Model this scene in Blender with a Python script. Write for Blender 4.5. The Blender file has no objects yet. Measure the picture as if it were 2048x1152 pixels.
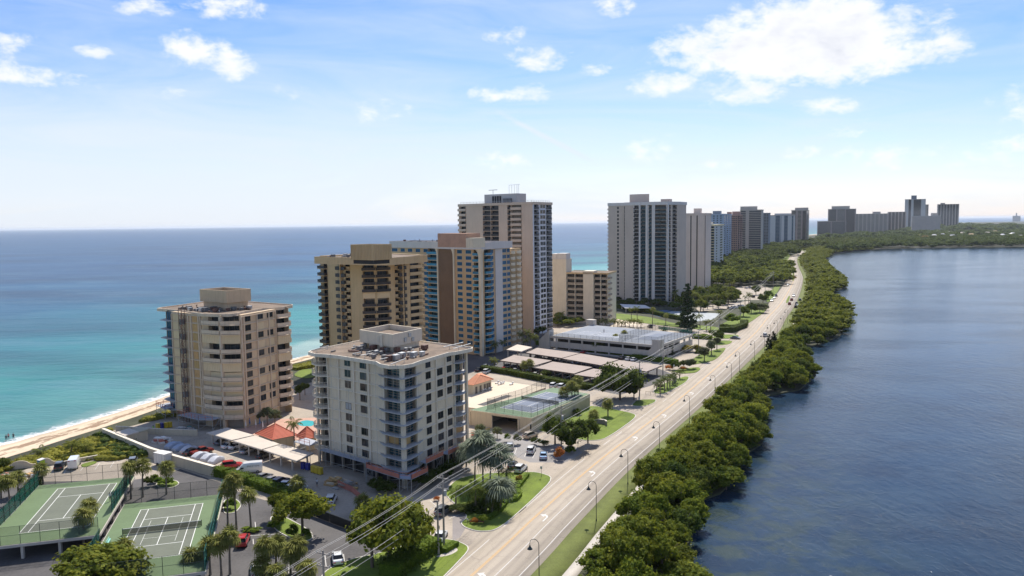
import bpy,bmesh,math,random
import numpy as np
from mathutils import Vector,Matrix,Euler
S=bpy.context.scene
COL=S.collection
R=math.radians
# ---------------------------------------------------------------- camera
FPX,CX,CY,HC=1525.0,1024.0,576.0,56.0
PD,RD=R(4.87),R(0.73)
def ray(px,py):
    x,y=px-CX,-(py-CY)
    xr=x*math.cos(RD)+y*math.sin(RD);yr=-x*math.sin(RD)+y*math.cos(RD)
    return(xr,FPX*math.cos(PD)+yr*math.sin(PD),-FPX*math.sin(PD)+yr*math.cos(PD))
def G(px,py,z=0.0):
    d=ray(px,py);t=(z-HC)/d[2]
    return Vector((d[0]*t,d[1]*t))
def proj(x,y,z):
    v=Vector((x,y,z-HC));fw=Vector((0,math.cos(PD),-math.sin(PD)));up=Vector((0,math.sin(PD),math.cos(PD)))
    d=v.dot(fw);a=FPX*v.x/d;b=FPX*v.dot(up)/d
    return(CX+a*math.cos(RD)-b*math.sin(RD),CY-a*math.sin(RD)-b*math.cos(RD))
def ZH(g,py):
    lo,hi=-10.0,260.0
    for _ in range(40):
        m=(lo+hi)/2
        if proj(g[0],g[1],m)[1]>py:lo=m
        else:hi=m
    return lo
cd=bpy.data.cameras.new('camera');cam=bpy.data.objects.new('camera',cd);COL.objects.link(cam)
cd.sensor_width=36.0;cd.lens=36.0*FPX/2048.0;cd.clip_start=1.0;cd.clip_end=200000.0
def _unit(px,py):
    return Vector(ray(px,py)).normalized()
vx=Vector((math.cos(RD),-math.sin(RD)*math.sin(PD),-math.sin(RD)*math.cos(PD)))
vy=Vector((math.sin(RD),math.cos(RD)*math.sin(PD),math.cos(RD)*math.cos(PD)))
vz=vx.cross(vy)
M=Matrix((vx,vy,vz)).transposed().to_4x4();M.translation=(0,0,HC)
cam.matrix_world=M
S.camera=cam
# ---------------------------------------------------------------- light
SUN_AZ,SUN_EL=R(10),R(50)
sd=bpy.data.lights.new('sun','SUN');so=bpy.data.objects.new('sun',sd);COL.objects.link(so)
sd.energy=3.5;sd.angle=R(0.53);sd.color=(1.0,0.95,0.87)
tosun=Vector((math.sin(SUN_AZ)*math.cos(SUN_EL),math.cos(SUN_AZ)*math.cos(SUN_EL),math.sin(SUN_EL)))
so.rotation_mode='QUATERNION';so.rotation_quaternion=tosun.to_track_quat('Z','Y');so.location=(0,0,300)
S.view_settings.view_transform='Standard';S.view_settings.look='None'
S.view_settings.exposure=0.88;S.view_settings.gamma=1.0;S.view_settings.use_curve_mapping=False
S.cycles.use_denoising=True;S.cycles.sample_clamp_direct=6.0;S.cycles.sample_clamp_indirect=4.0;S.render.filter_size=1.2;S.cycles.max_bounces=6;S.cycles.diffuse_bounces=3;S.cycles.glossy_bounces=3
S.cycles.transparent_max_bounces=16;S.cycles.volume_bounces=0;S.cycles.caustics_reflective=False;S.cycles.caustics_refractive=False

class NT:
    def __init__(s,tree):s.t=tree;s.n=tree.nodes;s.l=tree.links
    def new(s,typ,**kw):
        n=s.n.new(typ)
        for k,v in kw.items():
            if k=='inp':
                for a,b in v.items():n.inputs[a].default_value=b
            else:setattr(n,k,v)
        return n
    def link(s,a,b):s.l.new(a,b)
    def _set(s,n,i,v):
        if hasattr(v,'links')or isinstance(v,bpy.types.NodeSocket):s.link(v,n.inputs[i])
        else:n.inputs[i].default_value=v
    def math(s,op,a,b=0.0,c=0.0,clamp=False):
        n=s.n.new('ShaderNodeMath');n.operation=op;n.use_clamp=clamp
        s._set(n,0,a);s._set(n,1,b)
        if len(n.inputs)>2:s._set(n,2,c)
        return n.outputs[0]
    def vmath(s,op,a,b=(0,0,0)):
        n=s.n.new('ShaderNodeVectorMath');n.operation=op
        s._set(n,0,a);s._set(n,1,b)
        return n.outputs[1]if op in('DOT_PRODUCT','LENGTH')else n.outputs[0]
    def noise(s,vec,scale,detail=4.0,rough=0.55,dist=0.0):
        n=s.new('ShaderNodeTexNoise',inp={'Scale':scale,'Detail':detail,'Roughness':rough,'Distortion':dist})
        if vec is not None:s.link(vec,n.inputs['Vector'])
        return n.outputs[0]
    def ramp(s,fac,stops):
        n=s.n.new('ShaderNodeValToRGB');e=n.color_ramp.elements
        while len(e)<len(stops):e.new(0.5)
        for i,(p,c)in enumerate(stops):
            e[i].position=p;e[i].color=(c[0],c[1],c[2],1)if isinstance(c,(tuple,list))else(c,c,c,1)
        s._set(n,0,fac);return n.outputs[0]
    def mix(s,fac,a,b,typ='RGBA',blend='MIX'):
        n=s.n.new('ShaderNodeMix');n.data_type='RGBA';n.blend_type=blend
        s._set(n,0,fac)
        for i,v in((6,a),(7,b)):
            if isinstance(v,bpy.types.NodeSocket):s.link(v,n.inputs[i])
            else:n.inputs[i].default_value=(v[0],v[1],v[2],1)
        return n.outputs[2]
    def scale(s,v,k):
        n=s.n.new('ShaderNodeVectorMath');n.operation='MULTIPLY';s.link(v,n.inputs[0]);n.inputs[1].default_value=k
        return n.outputs[0]

# ---------------------------------------------------------------- world: Nishita sky with clouds
W=bpy.data.worlds.new('World');S.world=W;W.use_nodes=True
nt=NT(W.node_tree);nt.n.clear()
sky=nt.new('ShaderNodeTexSky',sky_type='NISHITA');sky.sun_disc=False
sky.sun_elevation=SUN_EL;sky.sun_rotation=SUN_AZ;sky.altitude=10;sky.air_density=1.0;sky.dust_density=0.3;sky.ozone_density=3.0
tc=nt.new('ShaderNodeTexCoord').outputs['Generated']
dn=nt.vmath('NORMALIZE',tc)
sep=nt.new('ShaderNodeSeparateXYZ');nt.link(dn,sep.inputs[0])
X_,Y_,Z_=sep.outputs
az=nt.math('ARCTAN2',X_,Y_);el=nt.math('ARCSINE',Z_)
elc=nt.math('MAXIMUM',Z_,0.02)
# cloud-layer coordinates: the direction cut with a flat deck, softened near the horizon
def comb(a,b,c):
    n=nt.n.new('ShaderNodeCombineXYZ');nt._set(n,0,a);nt._set(n,1,b);nt._set(n,2,c);return n.outputs[0]
p_ae=comb(az,nt.math('MULTIPLY',el,1.7),0.0)
n_big=nt.noise(nt.scale(p_ae,(1,1,1)),9.0,7.0,0.6,0.35)
n_fine=nt.noise(nt.scale(p_ae,(1,1,1)),34.0,6.0,0.62,0.2)
CL=[(1590,78,205,76,1.45),(1450,78,105,52,1.15),(1730,118,110,46,1.15),(1330,168,62,26,0.75),(1475,178,85,32,0.7),(1890,92,45,26,0.55),
      (400,102,72,34,1.0),(455,136,44,26,0.85),(20,150,110,22,0.8),(450,14,80,26,0.75),(300,14,50,16,0.7),(1082,116,58,28,0.75),
      (1184,138,36,16,0.62),(985,192,55,20,0.62),(1062,188,50,20,0.66),(1015,72,40,20,0.5),(750,222,60,24,0.55),(1225,12,42,22,0.6),
      (995,322,62,22,0.55),(1290,305,62,36,0.55),(1655,210,60,18,0.5),(1435,326,36,12,0.52),(1705,256,42,18,0.46),(1600,305,38,16,0.5),
      (1800,310,110,32,0.42),(1960,296,90,32,0.5),(5,85,40,24,0.7),(190,105,30,10,0.45),(340,185,30,18,0.45),(580,182,40,18,0.42),
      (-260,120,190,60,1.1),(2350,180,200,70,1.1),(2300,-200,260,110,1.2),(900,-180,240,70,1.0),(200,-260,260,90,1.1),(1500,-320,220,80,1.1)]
field=None
for(cx_,cy_,sx_,sy_,st_)in CL:
    d=_unit(cx_,cy_);a0=math.atan2(d.x,d.y);e0=math.asin(d.z)
    ex=nt.math('MULTIPLY',nt.math('SUBTRACT',az,a0),FPX*0.82/sx_)
    ey=nt.math('MULTIPLY',nt.math('SUBTRACT',el,e0),FPX*0.9/sy_)
    r2=nt.math('ADD',nt.math('MULTIPLY',ex,ex),nt.math('MULTIPLY',ey,ey))
    f=nt.math('MULTIPLY',nt.math('SUBTRACT',1.0,nt.math('MULTIPLY',r2,0.85)),st_)
    field=f if field is None else nt.math('MAXIMUM',field,f)
hi=nt.new('ShaderNodeMapRange',interpolation_type='SMOOTHSTEP',inp={'From Min':0.28,'From Max':0.55,'To Min':-0.6,'To Max':0.0});nt.link(el,hi.inputs[0])  # scattered cloud added above the view, lifting fill on shaded walls
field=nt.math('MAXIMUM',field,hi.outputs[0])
nn=nt.math('ADD',nt.math('MULTIPLY',nt.math('SUBTRACT',n_big,0.5),2.1),nt.math('MULTIPLY',nt.math('SUBTRACT',n_fine,0.5),1.7))
dens=nt.math('ADD',field,nn)
cmask=nt.new('ShaderNodeMapRange',interpolation_type='SMOOTHSTEP',inp={'From Min':0.22,'From Max':1.05});nt.link(dens,cmask.inputs[0]);cmask=cmask.outputs[0]
# thin veil: broad streaks of high cloud, densest over the sea to the left and low down
p_v=comb(nt.math('ADD',az,nt.math('MULTIPLY',el,0.9)),nt.math('MULTIPLY',el,6.0),3.3)
nv=nt.noise(p_v,3.4,7.0,0.62,0.9)
lowf=nt.new('ShaderNodeMapRange',interpolation_type='SMOOTHSTEP',inp={'From Min':0.30,'From Max':0.0});nt.link(el,lowf.inputs[0])
azf=nt.new('ShaderNodeMapRange',interpolation_type='SMOOTHSTEP',inp={'From Min':0.62,'From Max':-0.5});nt.link(az,azf.inputs[0])
veil=nt.math('MULTIPLY',lowf.outputs[0],nt.math('ADD',0.72,nt.math('MULTIPLY',azf.outputs[0],0.62)))
ta=nt.math('SUBTRACT',az,0.055);tl=nt.math('ABSOLUTE',nt.math('ADD',nt.math('SUBTRACT',el,0.105),nt.math('MULTIPLY',ta,0.52)))
trail=nt.math('MULTIPLY',nt.ramp(nt.math('MULTIPLY',tl,100.0),[(0.0,0.55),(0.55,0.0)]),nt.ramp(nt.math('ADD',nt.math('MULTIPLY',ta,5.0),0.5),[(0.12,0.0),(0.3,1.0),(0.62,1.0),(0.8,0.0)]))
veil=nt.math('MAXIMUM',veil,0.28)  # veil floor added across the upper sky, lifting the fill light
veil=nt.math('ADD',nt.math('MULTIPLY',veil,0.80),nt.math('ADD',trail,nt.math('MULTIPLY',nt.math('SUBTRACT',nv,0.5),1.25)),clamp=True)
# contrail
# the sky's own hue, pushed towards the photograph's saturated blue
hs=nt.new('ShaderNodeHueSaturation',inp={'Saturation':1.24,'Value':0.84,'Hue':0.497});nt.link(nt.mix(1.0,sky.outputs[0],(0.97,0.90,1.04),blend='MULTIPLY'),hs.inputs['Color'])
VW=(4.85,5.35,5.95)
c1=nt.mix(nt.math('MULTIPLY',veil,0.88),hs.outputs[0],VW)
shade=nt.new('ShaderNodeMapRange',inp={'From Min':0.55,'From Max':1.6});nt.link(dens,shade.inputs[0])
n_sh=nt.noise(nt.scale(p_ae,(1,1.5,1)),14.0,4.0,0.5)
ccol=nt.mix(nt.math('MULTIPLY',shade.outputs[0],nt.math('MULTIPLY',nt.math('SUBTRACT',n_sh,0.28,),2.4)),(6.4,6.45,6.6),(4.4,4.6,5.2))
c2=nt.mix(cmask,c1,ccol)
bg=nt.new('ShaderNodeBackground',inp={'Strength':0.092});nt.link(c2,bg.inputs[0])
wo=nt.new('ShaderNodeOutputWorld');nt.link(bg.outputs[0],wo.inputs[0])
W.cycles.sampling_method='MANUAL';W.cycles.sample_map_resolution=512

# ---------------------------------------------------------------- materials
MATS={}
def mat(name,col,rough=0.8,metal=0.0,var=0.18,nscale=0.35,bump=0.0,bscale=4.0,rnd=0.0,col2=None,spec=0.4,coat=0.0,fine=None,streak=0.0):
    """procedural material: base colour with broad wear, fine grain, optional run-off streaks and per-object variation"""
    m=bpy.data.materials.new(name);m.use_nodes=True;t=NT(m.node_tree);t.n.clear()
    p=t.new('ShaderNodeBsdfPrincipled',inp={'Roughness':rough,'Metallic':metal,'Specular IOR Level':spec,'Coat Weight':coat})
    o=t.new('ShaderNodeOutputMaterial');t.link(p.outputs[0],o.inputs[0])
    pos=t.new('ShaderNodeNewGeometry').outputs['Position']
    n1=t.noise(pos,nscale,5.0,0.6)
    n2=t.noise(pos,fine or nscale*14,3.0,0.6)
    f=t.math('ADD',t.math('MULTIPLY',n1,0.65),t.math('MULTIPLY',n2,0.35))
    lo=tuple(c*(1-var)for c in col);hi=tuple(min(1,c*(1+var))for c in col)
    c=t.ramp(f,[(0.33,col2 or lo),(0.5,col),(0.67,hi)])
    if streak:
        ns=t.noise(t.scale(pos,(1.6,1.6,0.12)),1.0,4.0,0.6)
        sf=t.ramp(ns,[(0.5,0.0),(0.72,1.0)])
        c=t.mix(t.math('MULTIPLY',sf,min(0.6,streak*1.5)),c,tuple(x*0.55 for x in col))
    if rnd:
        oi=t.new('ShaderNodeObjectInfo').outputs['Random']
        h=t.new('ShaderNodeHueSaturation');t.link(c,h.inputs['Color'])
        t.link(t.math('ADD',1.0-rnd,t.math('MULTIPLY',oi,2*rnd)),h.inputs['Value'])
        t.link(t.math('ADD',0.5-rnd*0.05,t.math('MULTIPLY',t.math('FRACT',t.math('MULTIPLY',oi,7.3)),rnd*0.1)),h.inputs['Hue'])
        c=h.outputs[0]
    t.link(c,p.inputs['Base Color'])
    if bump:
        b=t.new('ShaderNodeBump',inp={'Strength':bump,'Distance':0.1});t.link(t.noise(pos,bscale,4.0,0.6),b.inputs['Height']);t.link(b.outputs[0],p.inputs['Normal'])
    MATS[name]=m;return m
def glassmat(name,col,curtain=0.25,spread=0.5,rough=0.08):
    m=bpy.data.materials.new(name);m.use_nodes=True;t=NT(m.node_tree);t.n.clear()
    p=t.new('ShaderNodeBsdfPrincipled',inp={'Roughness':rough,'Specular IOR Level':0.28});o=t.new('ShaderNodeOutputMaterial');t.link(p.outputs[0],o.inputs[0])
    oi=t.new('ShaderNodeObjectInfo').outputs['Random']
    pos=t.new('ShaderNodeNewGeometry').outputs['Position']
    nz=t.noise(t.scale(pos,(1,1,0.2)),1.4,2.0)
    f=t.math('ADD',t.math('MULTIPLY',oi,0.75),t.math('MULTIPLY',nz,0.35))
    c=t.ramp(f,[(0.0,col),(1.0-curtain,tuple(x*(1+spread)for x in col)),(1.0,tuple(min(1,x*2+0.22*curtain)for x in col))])
    t.link(c,p.inputs['Base Color'])
    b=t.new('ShaderNodeBump',inp={'Strength':0.08,'Distance':0.05});t.link(t.noise(pos,0.9,2.0),b.inputs['Height']);t.link(b.outputs[0],p.inputs['Normal'])
    MATS[name]=m;return m
def leafmat(name,col,col2,nscale=0.35,trans=0.32,rnd=0.25,rough=0.75):
    m=bpy.data.materials.new(name);m.use_nodes=True;t=NT(m.node_tree);t.n.clear()
    d=t.new('ShaderNodeBsdfPrincipled',inp={'Roughness':rough,'Specular IOR Level':0.08});tr=t.new('ShaderNodeBsdfTranslucent')
    mx=t.new('ShaderNodeMixShader',inp={0:trans});o=t.new('ShaderNodeOutputMaterial')
    oi=t.new('ShaderNodeObjectInfo').outputs['Random']
    pos=t.new('ShaderNodeNewGeometry').outputs['Position']
    n1=t.noise(pos,nscale,4.0,0.7);n2=t.noise(pos,nscale*9,2.0,0.6)
    f=t.math('ADD',t.math('MULTIPLY',n1,0.5),t.math('MULTIPLY',n2,0.5))
    c=t.ramp(f,[(0.32,tuple(x*0.55 for x in col)),(0.48,col),(0.64,col2)])
    h=t.new('ShaderNodeHueSaturation');t.link(c,h.inputs['Color'])
    t.link(t.math('ADD',1.0-rnd,t.math('MULTIPLY',oi,2*rnd)),h.inputs['Value'])
    t.link(t.math('ADD',0.5-rnd*0.06,t.math('MULTIPLY',t.math('FRACT',t.math('MULTIPLY',oi,9.7)),rnd*0.12)),h.inputs['Hue'])
    t.link(h.outputs[0],d.inputs['Base Color'])
    ht=t.mix(0.5,h.outputs[0],tuple(x*1.3 for x in col2));t.link(ht,tr.inputs[0])
    t.link(d.outputs[0],mx.inputs[1]);t.link(tr.outputs[0],mx.inputs[2]);t.link(mx.outputs[0],o.inputs[0])
    MATS[name]=m;return m

# ---------------------------------------------------------------- mesh building
def tag(o,label=None,cat=None,group=None,kind=None):
    if label:o['label']=label
    if cat:o['category']=cat
    if group:o['group']=group
    if kind:o['kind']=kind
    return o
def empty(name,loc=(0,0,0),label=None,cat=None,group=None,rz=0.0):
    o=bpy.data.objects.new(name,None);COL.objects.link(o);o.empty_display_size=0.5
    o.location=loc;o.rotation_euler=(0,0,rz)
    return tag(o,label,cat,group)
def obj(name,me,parent=None,loc=(0,0,0),rz=0.0,sc=None,rot=None):
    o=bpy.data.objects.new(name,me);COL.objects.link(o)
    if parent:o.parent=parent
    o.location=loc;o.rotation_euler=rot if rot else(0,0,rz)
    if sc is not None:o.scale=sc if isinstance(sc,(tuple,list))else(sc,sc,sc)
    return o
class MB:
    def __init__(s):s.v=[];s.f=[];s.m=[];s.org=Vector((0,0,0))
    def poly(s,pts,mi=0):
        b=len(s.v);s.v+=[tuple(p)for p in pts];s.f.append(tuple(range(b,b+len(pts))));s.m.append(mi)
    def prism(s,pts,z0,z1,mi=0,top=None,bottom=True):
        """plan polygon (list of xy) extruded; z1 may be one height or one per point"""
        n=len(pts);b=len(s.v)
        a=sum(pts[i][0]*pts[(i+1)%n][1]-pts[(i+1)%n][0]*pts[i][1]for i in range(n))
        if a<0:pts=pts[::-1]
        zt=z1 if isinstance(z1,(list,tuple))else[z1]*n
        if a<0 and isinstance(z1,(list,tuple)):zt=list(z1)[::-1]
        s.v+=[(p[0],p[1],z0)for p in pts]+[(p[0],p[1],zt[i])for i,p in enumerate(pts)]
        for i in range(n):
            j=(i+1)%n;s.f.append((b+i,b+j,b+n+j,b+n+i));s.m.append(mi)
        s.f.append(tuple(b+n+i for i in range(n)));s.m.append(mi if top is None else top)
        if bottom:s.f.append(tuple(b+i for i in reversed(range(n))));s.m.append(mi)
    def box(s,x0,x1,y0,y1,z0,z1,mi=0,top=None):
        s.prism([(x0,y0),(x1,y0),(x1,y1),(x0,y1)],z0,z1,mi,top)
    def obox(s,c,sx,sy,z0,z1,rz=0.0,mi=0):
        ca,sa=math.cos(rz),math.sin(rz)
        s.prism([(c[0]+ca*x-sa*y,c[1]+sa*x+ca*y)for x,y in((-sx/2,-sy/2),(sx/2,-sy/2),(sx/2,sy/2),(-sx/2,sy/2))],z0,z1,mi)
    def tube(s,p0,p1,r0,r1=None,n=6,mi=0,caps=True):
        p0,p1=Vector(p0),Vector(p1);r1=r0 if r1 is None else r1
        d=(p1-p0).normalized();a=d.orthogonal().normalized();b_=d.cross(a);b=len(s.v)
        for p,r in((p0,r0),(p1,r1)):
            for i in range(n):
                t=2*math.pi*i/n;s.v.append(tuple(p+a*(r*math.cos(t))+b_*(r*math.sin(t))))
        for i in range(n):
            j=(i+1)%n;s.f.append((b+i,b+j,b+n+j,b+n+i));s.m.append(mi)
        if caps:
            s.f.append(tuple(b+n+i for i in range(n)));s.m.append(mi);s.f.append(tuple(b+i for i in reversed(range(n))));s.m.append(mi)
    def path(s,pts,r,n=6,mi=0):
        for i in range(len(pts)-1):
            rr=r if not isinstance(r,(list,tuple))else r[i];r2=r if not isinstance(r,(list,tuple))else r[i+1]
            s.tube(pts[i],pts[i+1],rr,r2,n,mi,caps=(i in(0,len(pts)-2)))
    def sphere(s,c,r,nu=8,nv=5,mi=0,sz=1.0):
        b=len(s.v)
        for j in range(nv+1):
            ph=math.pi*j/nv
            for i in range(nu):
                t=2*math.pi*i/nu;s.v.append((c[0]+r*math.sin(ph)*math.cos(t),c[1]+r*math.sin(ph)*math.sin(t),c[2]+r*sz*math.cos(ph)))
        for j in range(nv):
            for i in range(nu):
                k=(i+1)%nu;s.f.append((b+j*nu+i,b+(j+1)*nu+i,b+(j+1)*nu+k,b+j*nu+k));s.m.append(mi)
    def mesh(s,name,mats,smooth=False):
        me=bpy.data.meshes.new(name)
        me.from_pydata([(x-s.org.x,y-s.org.y,z-s.org.z)for x,y,z in s.v],[],s.f)
        for m in(mats if isinstance(mats,(list,tuple))else[mats]):me.materials.append(m)
        if any(s.m):me.polygons.foreach_set('material_index',s.m)
        if smooth:me.polygons.foreach_set('use_smooth',[True]*len(s.f))
        me.update();return me
    def build(s,name,mats,parent=None,smooth=False):
        """world-coordinate mesh, re-based on its (unrotated) thing"""
        if parent is not None:
            w=Vector(parent.location);q=parent.parent
            while q is not None:w+=Vector(q.location);q=q.parent
            s.org=w
        elif s.v:
            c=np.array(s.v);s.org=Vector((float(c[:,0].mean()),float(c[:,1].mean()),float(c[:,2].min())))
        me=s.mesh(name,mats,smooth)
        return obj(name,me,parent,(0,0,0)if parent is not None else s.org)
def npmesh(name,V,Fq,mats,mi=None,smooth=False):
    """fast mesh from arrays: V (n,3), Fq (m,k)"""
    me=bpy.data.meshes.new(name);V=np.asarray(V,dtype=np.float32);Fq=np.asarray(Fq,dtype=np.int32)
    k=Fq.shape[1]
    me.vertices.add(len(V));me.vertices.foreach_set('co',V.ravel())
    me.loops.add(Fq.size);me.loops.foreach_set('vertex_index',Fq.ravel())
    me.polygons.add(len(Fq));me.polygons.foreach_set('loop_start',np.arange(0,Fq.size,k,dtype=np.int32))
    for m in(mats if isinstance(mats,(list,tuple))else[mats]):me.materials.append(m)
    if mi is not None:me.polygons.foreach_set('material_index',np.asarray(mi,dtype=np.int32))
    if smooth:me.polygons.foreach_set('use_smooth',np.ones(len(Fq),dtype=bool))
    me.update(calc_edges=True);return me
def PX(lst,z=0.0):return[tuple(G(a,b,z))for a,b in lst]
def sheet(name,pts,z,m,kind='structure',parent=None,label=None,cat=None):
    """flat ground sheet from a plan polygon, with a buried skirt so it has depth"""
    b=MB();b.prism(list(pts),z-0.12,z,0)
    o=b.build(name,m,parent)
    if kind:tag(o,kind=kind)
    if label:tag(o,label,cat)
    return o
def xform(v,o):
    return v
# ================================================================ setting
m_land=mat('scrub_ground',(0.048,0.05,0.024),0.95,var=0.5,nscale=0.03,fine=0.6)
m_pave=mat('beige_paving',(0.37,0.31,0.24),0.9,var=0.2,nscale=0.09,col2=(0.23,0.195,0.155),fine=1.7,bump=0.1)
m_road=mat('worn_concrete_asphalt',(0.42,0.355,0.275),0.9,var=0.10,nscale=0.09,fine=2.2,bump=0.08)
m_asph=mat('dark_asphalt',(0.095,0.088,0.084),0.9,var=0.3,nscale=0.10,col2=(0.055,0.05,0.05),fine=2.0,bump=0.1)
m_conc=mat('pale_concrete',(0.50,0.45,0.38),0.85,var=0.12,nscale=0.3,fine=2.5,bump=0.08)
m_lawn=mat('mown_lawn',(0.13,0.175,0.018),0.95,var=0.42,nscale=0.16,col2=(0.075,0.115,0.014),fine=3.5,bump=0.5,bscale=6)
m_verge=mat('verge_grass',(0.125,0.145,0.03),0.95,var=0.35,nscale=0.22,fine=3.0,bump=0.5,bscale=6)
m_sand=mat('beach_sand',(0.62,0.49,0.34),0.95,var=0.13,nscale=0.08,fine=1.2,bump=0.3,bscale=1.5)
m_white=mat('road_paint_white',(0.60,0.57,0.52),0.8,var=0.10,nscale=1.5)
m_yellow=mat('road_paint_yellow',(0.60,0.37,0.15),0.8,var=0.12,nscale=1.5)
m_kerb=mat('kerb_concrete',(0.55,0.51,0.45),0.85,var=0.1,nscale=0.8)
# sand with patches of dried weed
def sandmat():
    m=m_sand;t=NT(m.node_tree);p=[n for n in t.n if n.type=='BSDF_PRINCIPLED'][0]
    src=p.inputs['Base Color'].links[0].from_socket
    pos=t.new('ShaderNodeNewGeometry').outputs['Position']
    rot=t.new('ShaderNodeVectorRotate',rotation_type='Z_AXIS',inp={'Angle':R(18)});t.link(pos,rot.inputs['Vector'])
    v=t.scale(rot.outputs[0],(0.55,0.16,1))
    n=t.noise(v,1.0,7.0,0.68,0.4)
    uv=t.new('ShaderNodeUVMap');uv.uv_map='shore';su=t.new('ShaderNodeSeparateXYZ');t.link(uv.outputs[0],su.inputs[0])
    band=t.ramp(su.outputs[0],[(0.28,0.0),(0.5,1.0),(0.66,0.9),(0.85,0.0)])
    f=t.ramp(t.math('ADD',n,t.math('MULTIPLY',band,0.17)),[(0.60,0.0),(0.65,1.0)])
    c=t.mix(t.math('MULTIPLY',f,0.85),src,(0.22,0.13,0.07))
    wet=t.ramp(su.outputs[0],[(0.0,1.0),(0.16,0.8),(0.24,0.0)])
    c=t.mix(t.math('MULTIPLY',wet,0.45),c,(0.34,0.27,0.19));t.link(c,p.inputs['Base Color'])
sandmat()
# ---- shoreline on the sea side
SHW=[(-230,-250),(-178,20)]+[tuple(G(*q))for q in((-60,903),(30,880),(78,866),(140,849),(220,826),(300,801),(335,788))]+ \
      [tuple(G(*q))for q in((560,722),(614,709))]+[(-62,405),(-28,500),(10,600),(50,700),(97,850),(190,1080),(330,1400),(560,1900),(960,2600),(1300,3100),(1750,3900),(2500,5400),(3200,6900),(5200,8600),(40000,15000)]
SHI=[(-205,-250),(-150,20)]+[tuple(G(*q))for q in((-60,938),(30,910),(80,895),(135,877),(203,856),(270,834),(338,810))]+ \
      [tuple(G(*q))for q in((560,734),(614,720))]+[(-48,400),(-12,495),(26,594),(66,694),(113,844),(208,1074),(350,1394),(580,1890),(985,2590),(1340,3080),(1780,3880),(2530,5370),(3230,6860),(5230,8540),(40000,14940)]
def densify(P,Q,step=12.0):
    a,b=[],[]
    for i in range(len(P)-1):
        L=math.dist(P[i],P[i+1]);n=max(1,min(40,int(L/step)))
        for k in range(n):
            t=k/n;a.append(tuple(P[i][j]*(1-t)+P[i+1][j]*t for j in(0,1)));b.append(tuple(Q[i][j]*(1-t)+Q[i+1][j]*t for j in(0,1)))
    a.append(P[-1]);b.append(Q[-1]);return a,b
shw,shi=densify(SHW,SHI)
random.seed(3)
wob=lambda i:1.1*math.sin(i*0.9)+0.8*math.sin(i*2.3+1)
# lagoon shore (waterline) then far bank
LAG=[(18,-200),(22,60)]+[tuple(G(*q))for q in((1368,1152),(1378,1085),(1400,1030),(1398,1000),(1440,985),(1475,950),(1478,915),(1525,885),(1532,850),(1512,805),(1540,790),(1600,778),(1632,748),(1608,722),(1590,700),(1640,688),(1680,672),(1700,630),(1690,610),(1655,598),(1650,590),(1684,578),(1684,560),(1664,545),(1652,530),(1648,520),(1668,507),(1720,501),(1790,497),(1900,495.5),(2048,494))]+[(1500,1560),(2600,1700),(9000,2400)]
lag_in=[p for p in LAG]
LAND=[p for p in shi]+[(40000,2400)]+lag_in[::-1]
b=MB();b.prism(LAND,-1.5,0.0);land=b.build('ground',m_land);tag(land,kind='structure')
# beach: strip from the dune foot down below the water
n=len(shw);V=[];UV=[]
cols=[-0.35,0.0,0.12,0.35,0.65,1.0]
for i in range(n):
    for c in cols:
        x=shw[i][0]*(1-c)+shi[i][0]*c;y=shw[i][1]*(1-c)+shi[i][1]*c
        z=-0.75 if c<0 else(-0.45+0.55*c**0.7 if c<1 else 0.03)
        V.append((x,y,z));UV.append((max(0,c),i))
k=len(cols);Fq=[(i*k+j,(i+1)*k+j,(i+1)*k+j+1,i*k+j+1)for i in range(n-1)for j in range(k-1)]
Fq=[f[::-1]for f in Fq]
me=npmesh('beach',V,Fq,m_sand,smooth=True)
uvl=me.uv_layers.new(name='shore');vi=np.zeros(len(me.loops),dtype=np.int32);me.loops.foreach_get('vertex_index',vi)
uvl.data.foreach_set('uv',np.array(UV,dtype=np.float32)[vi].ravel());tag(obj('beach',me),kind='structure')
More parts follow.
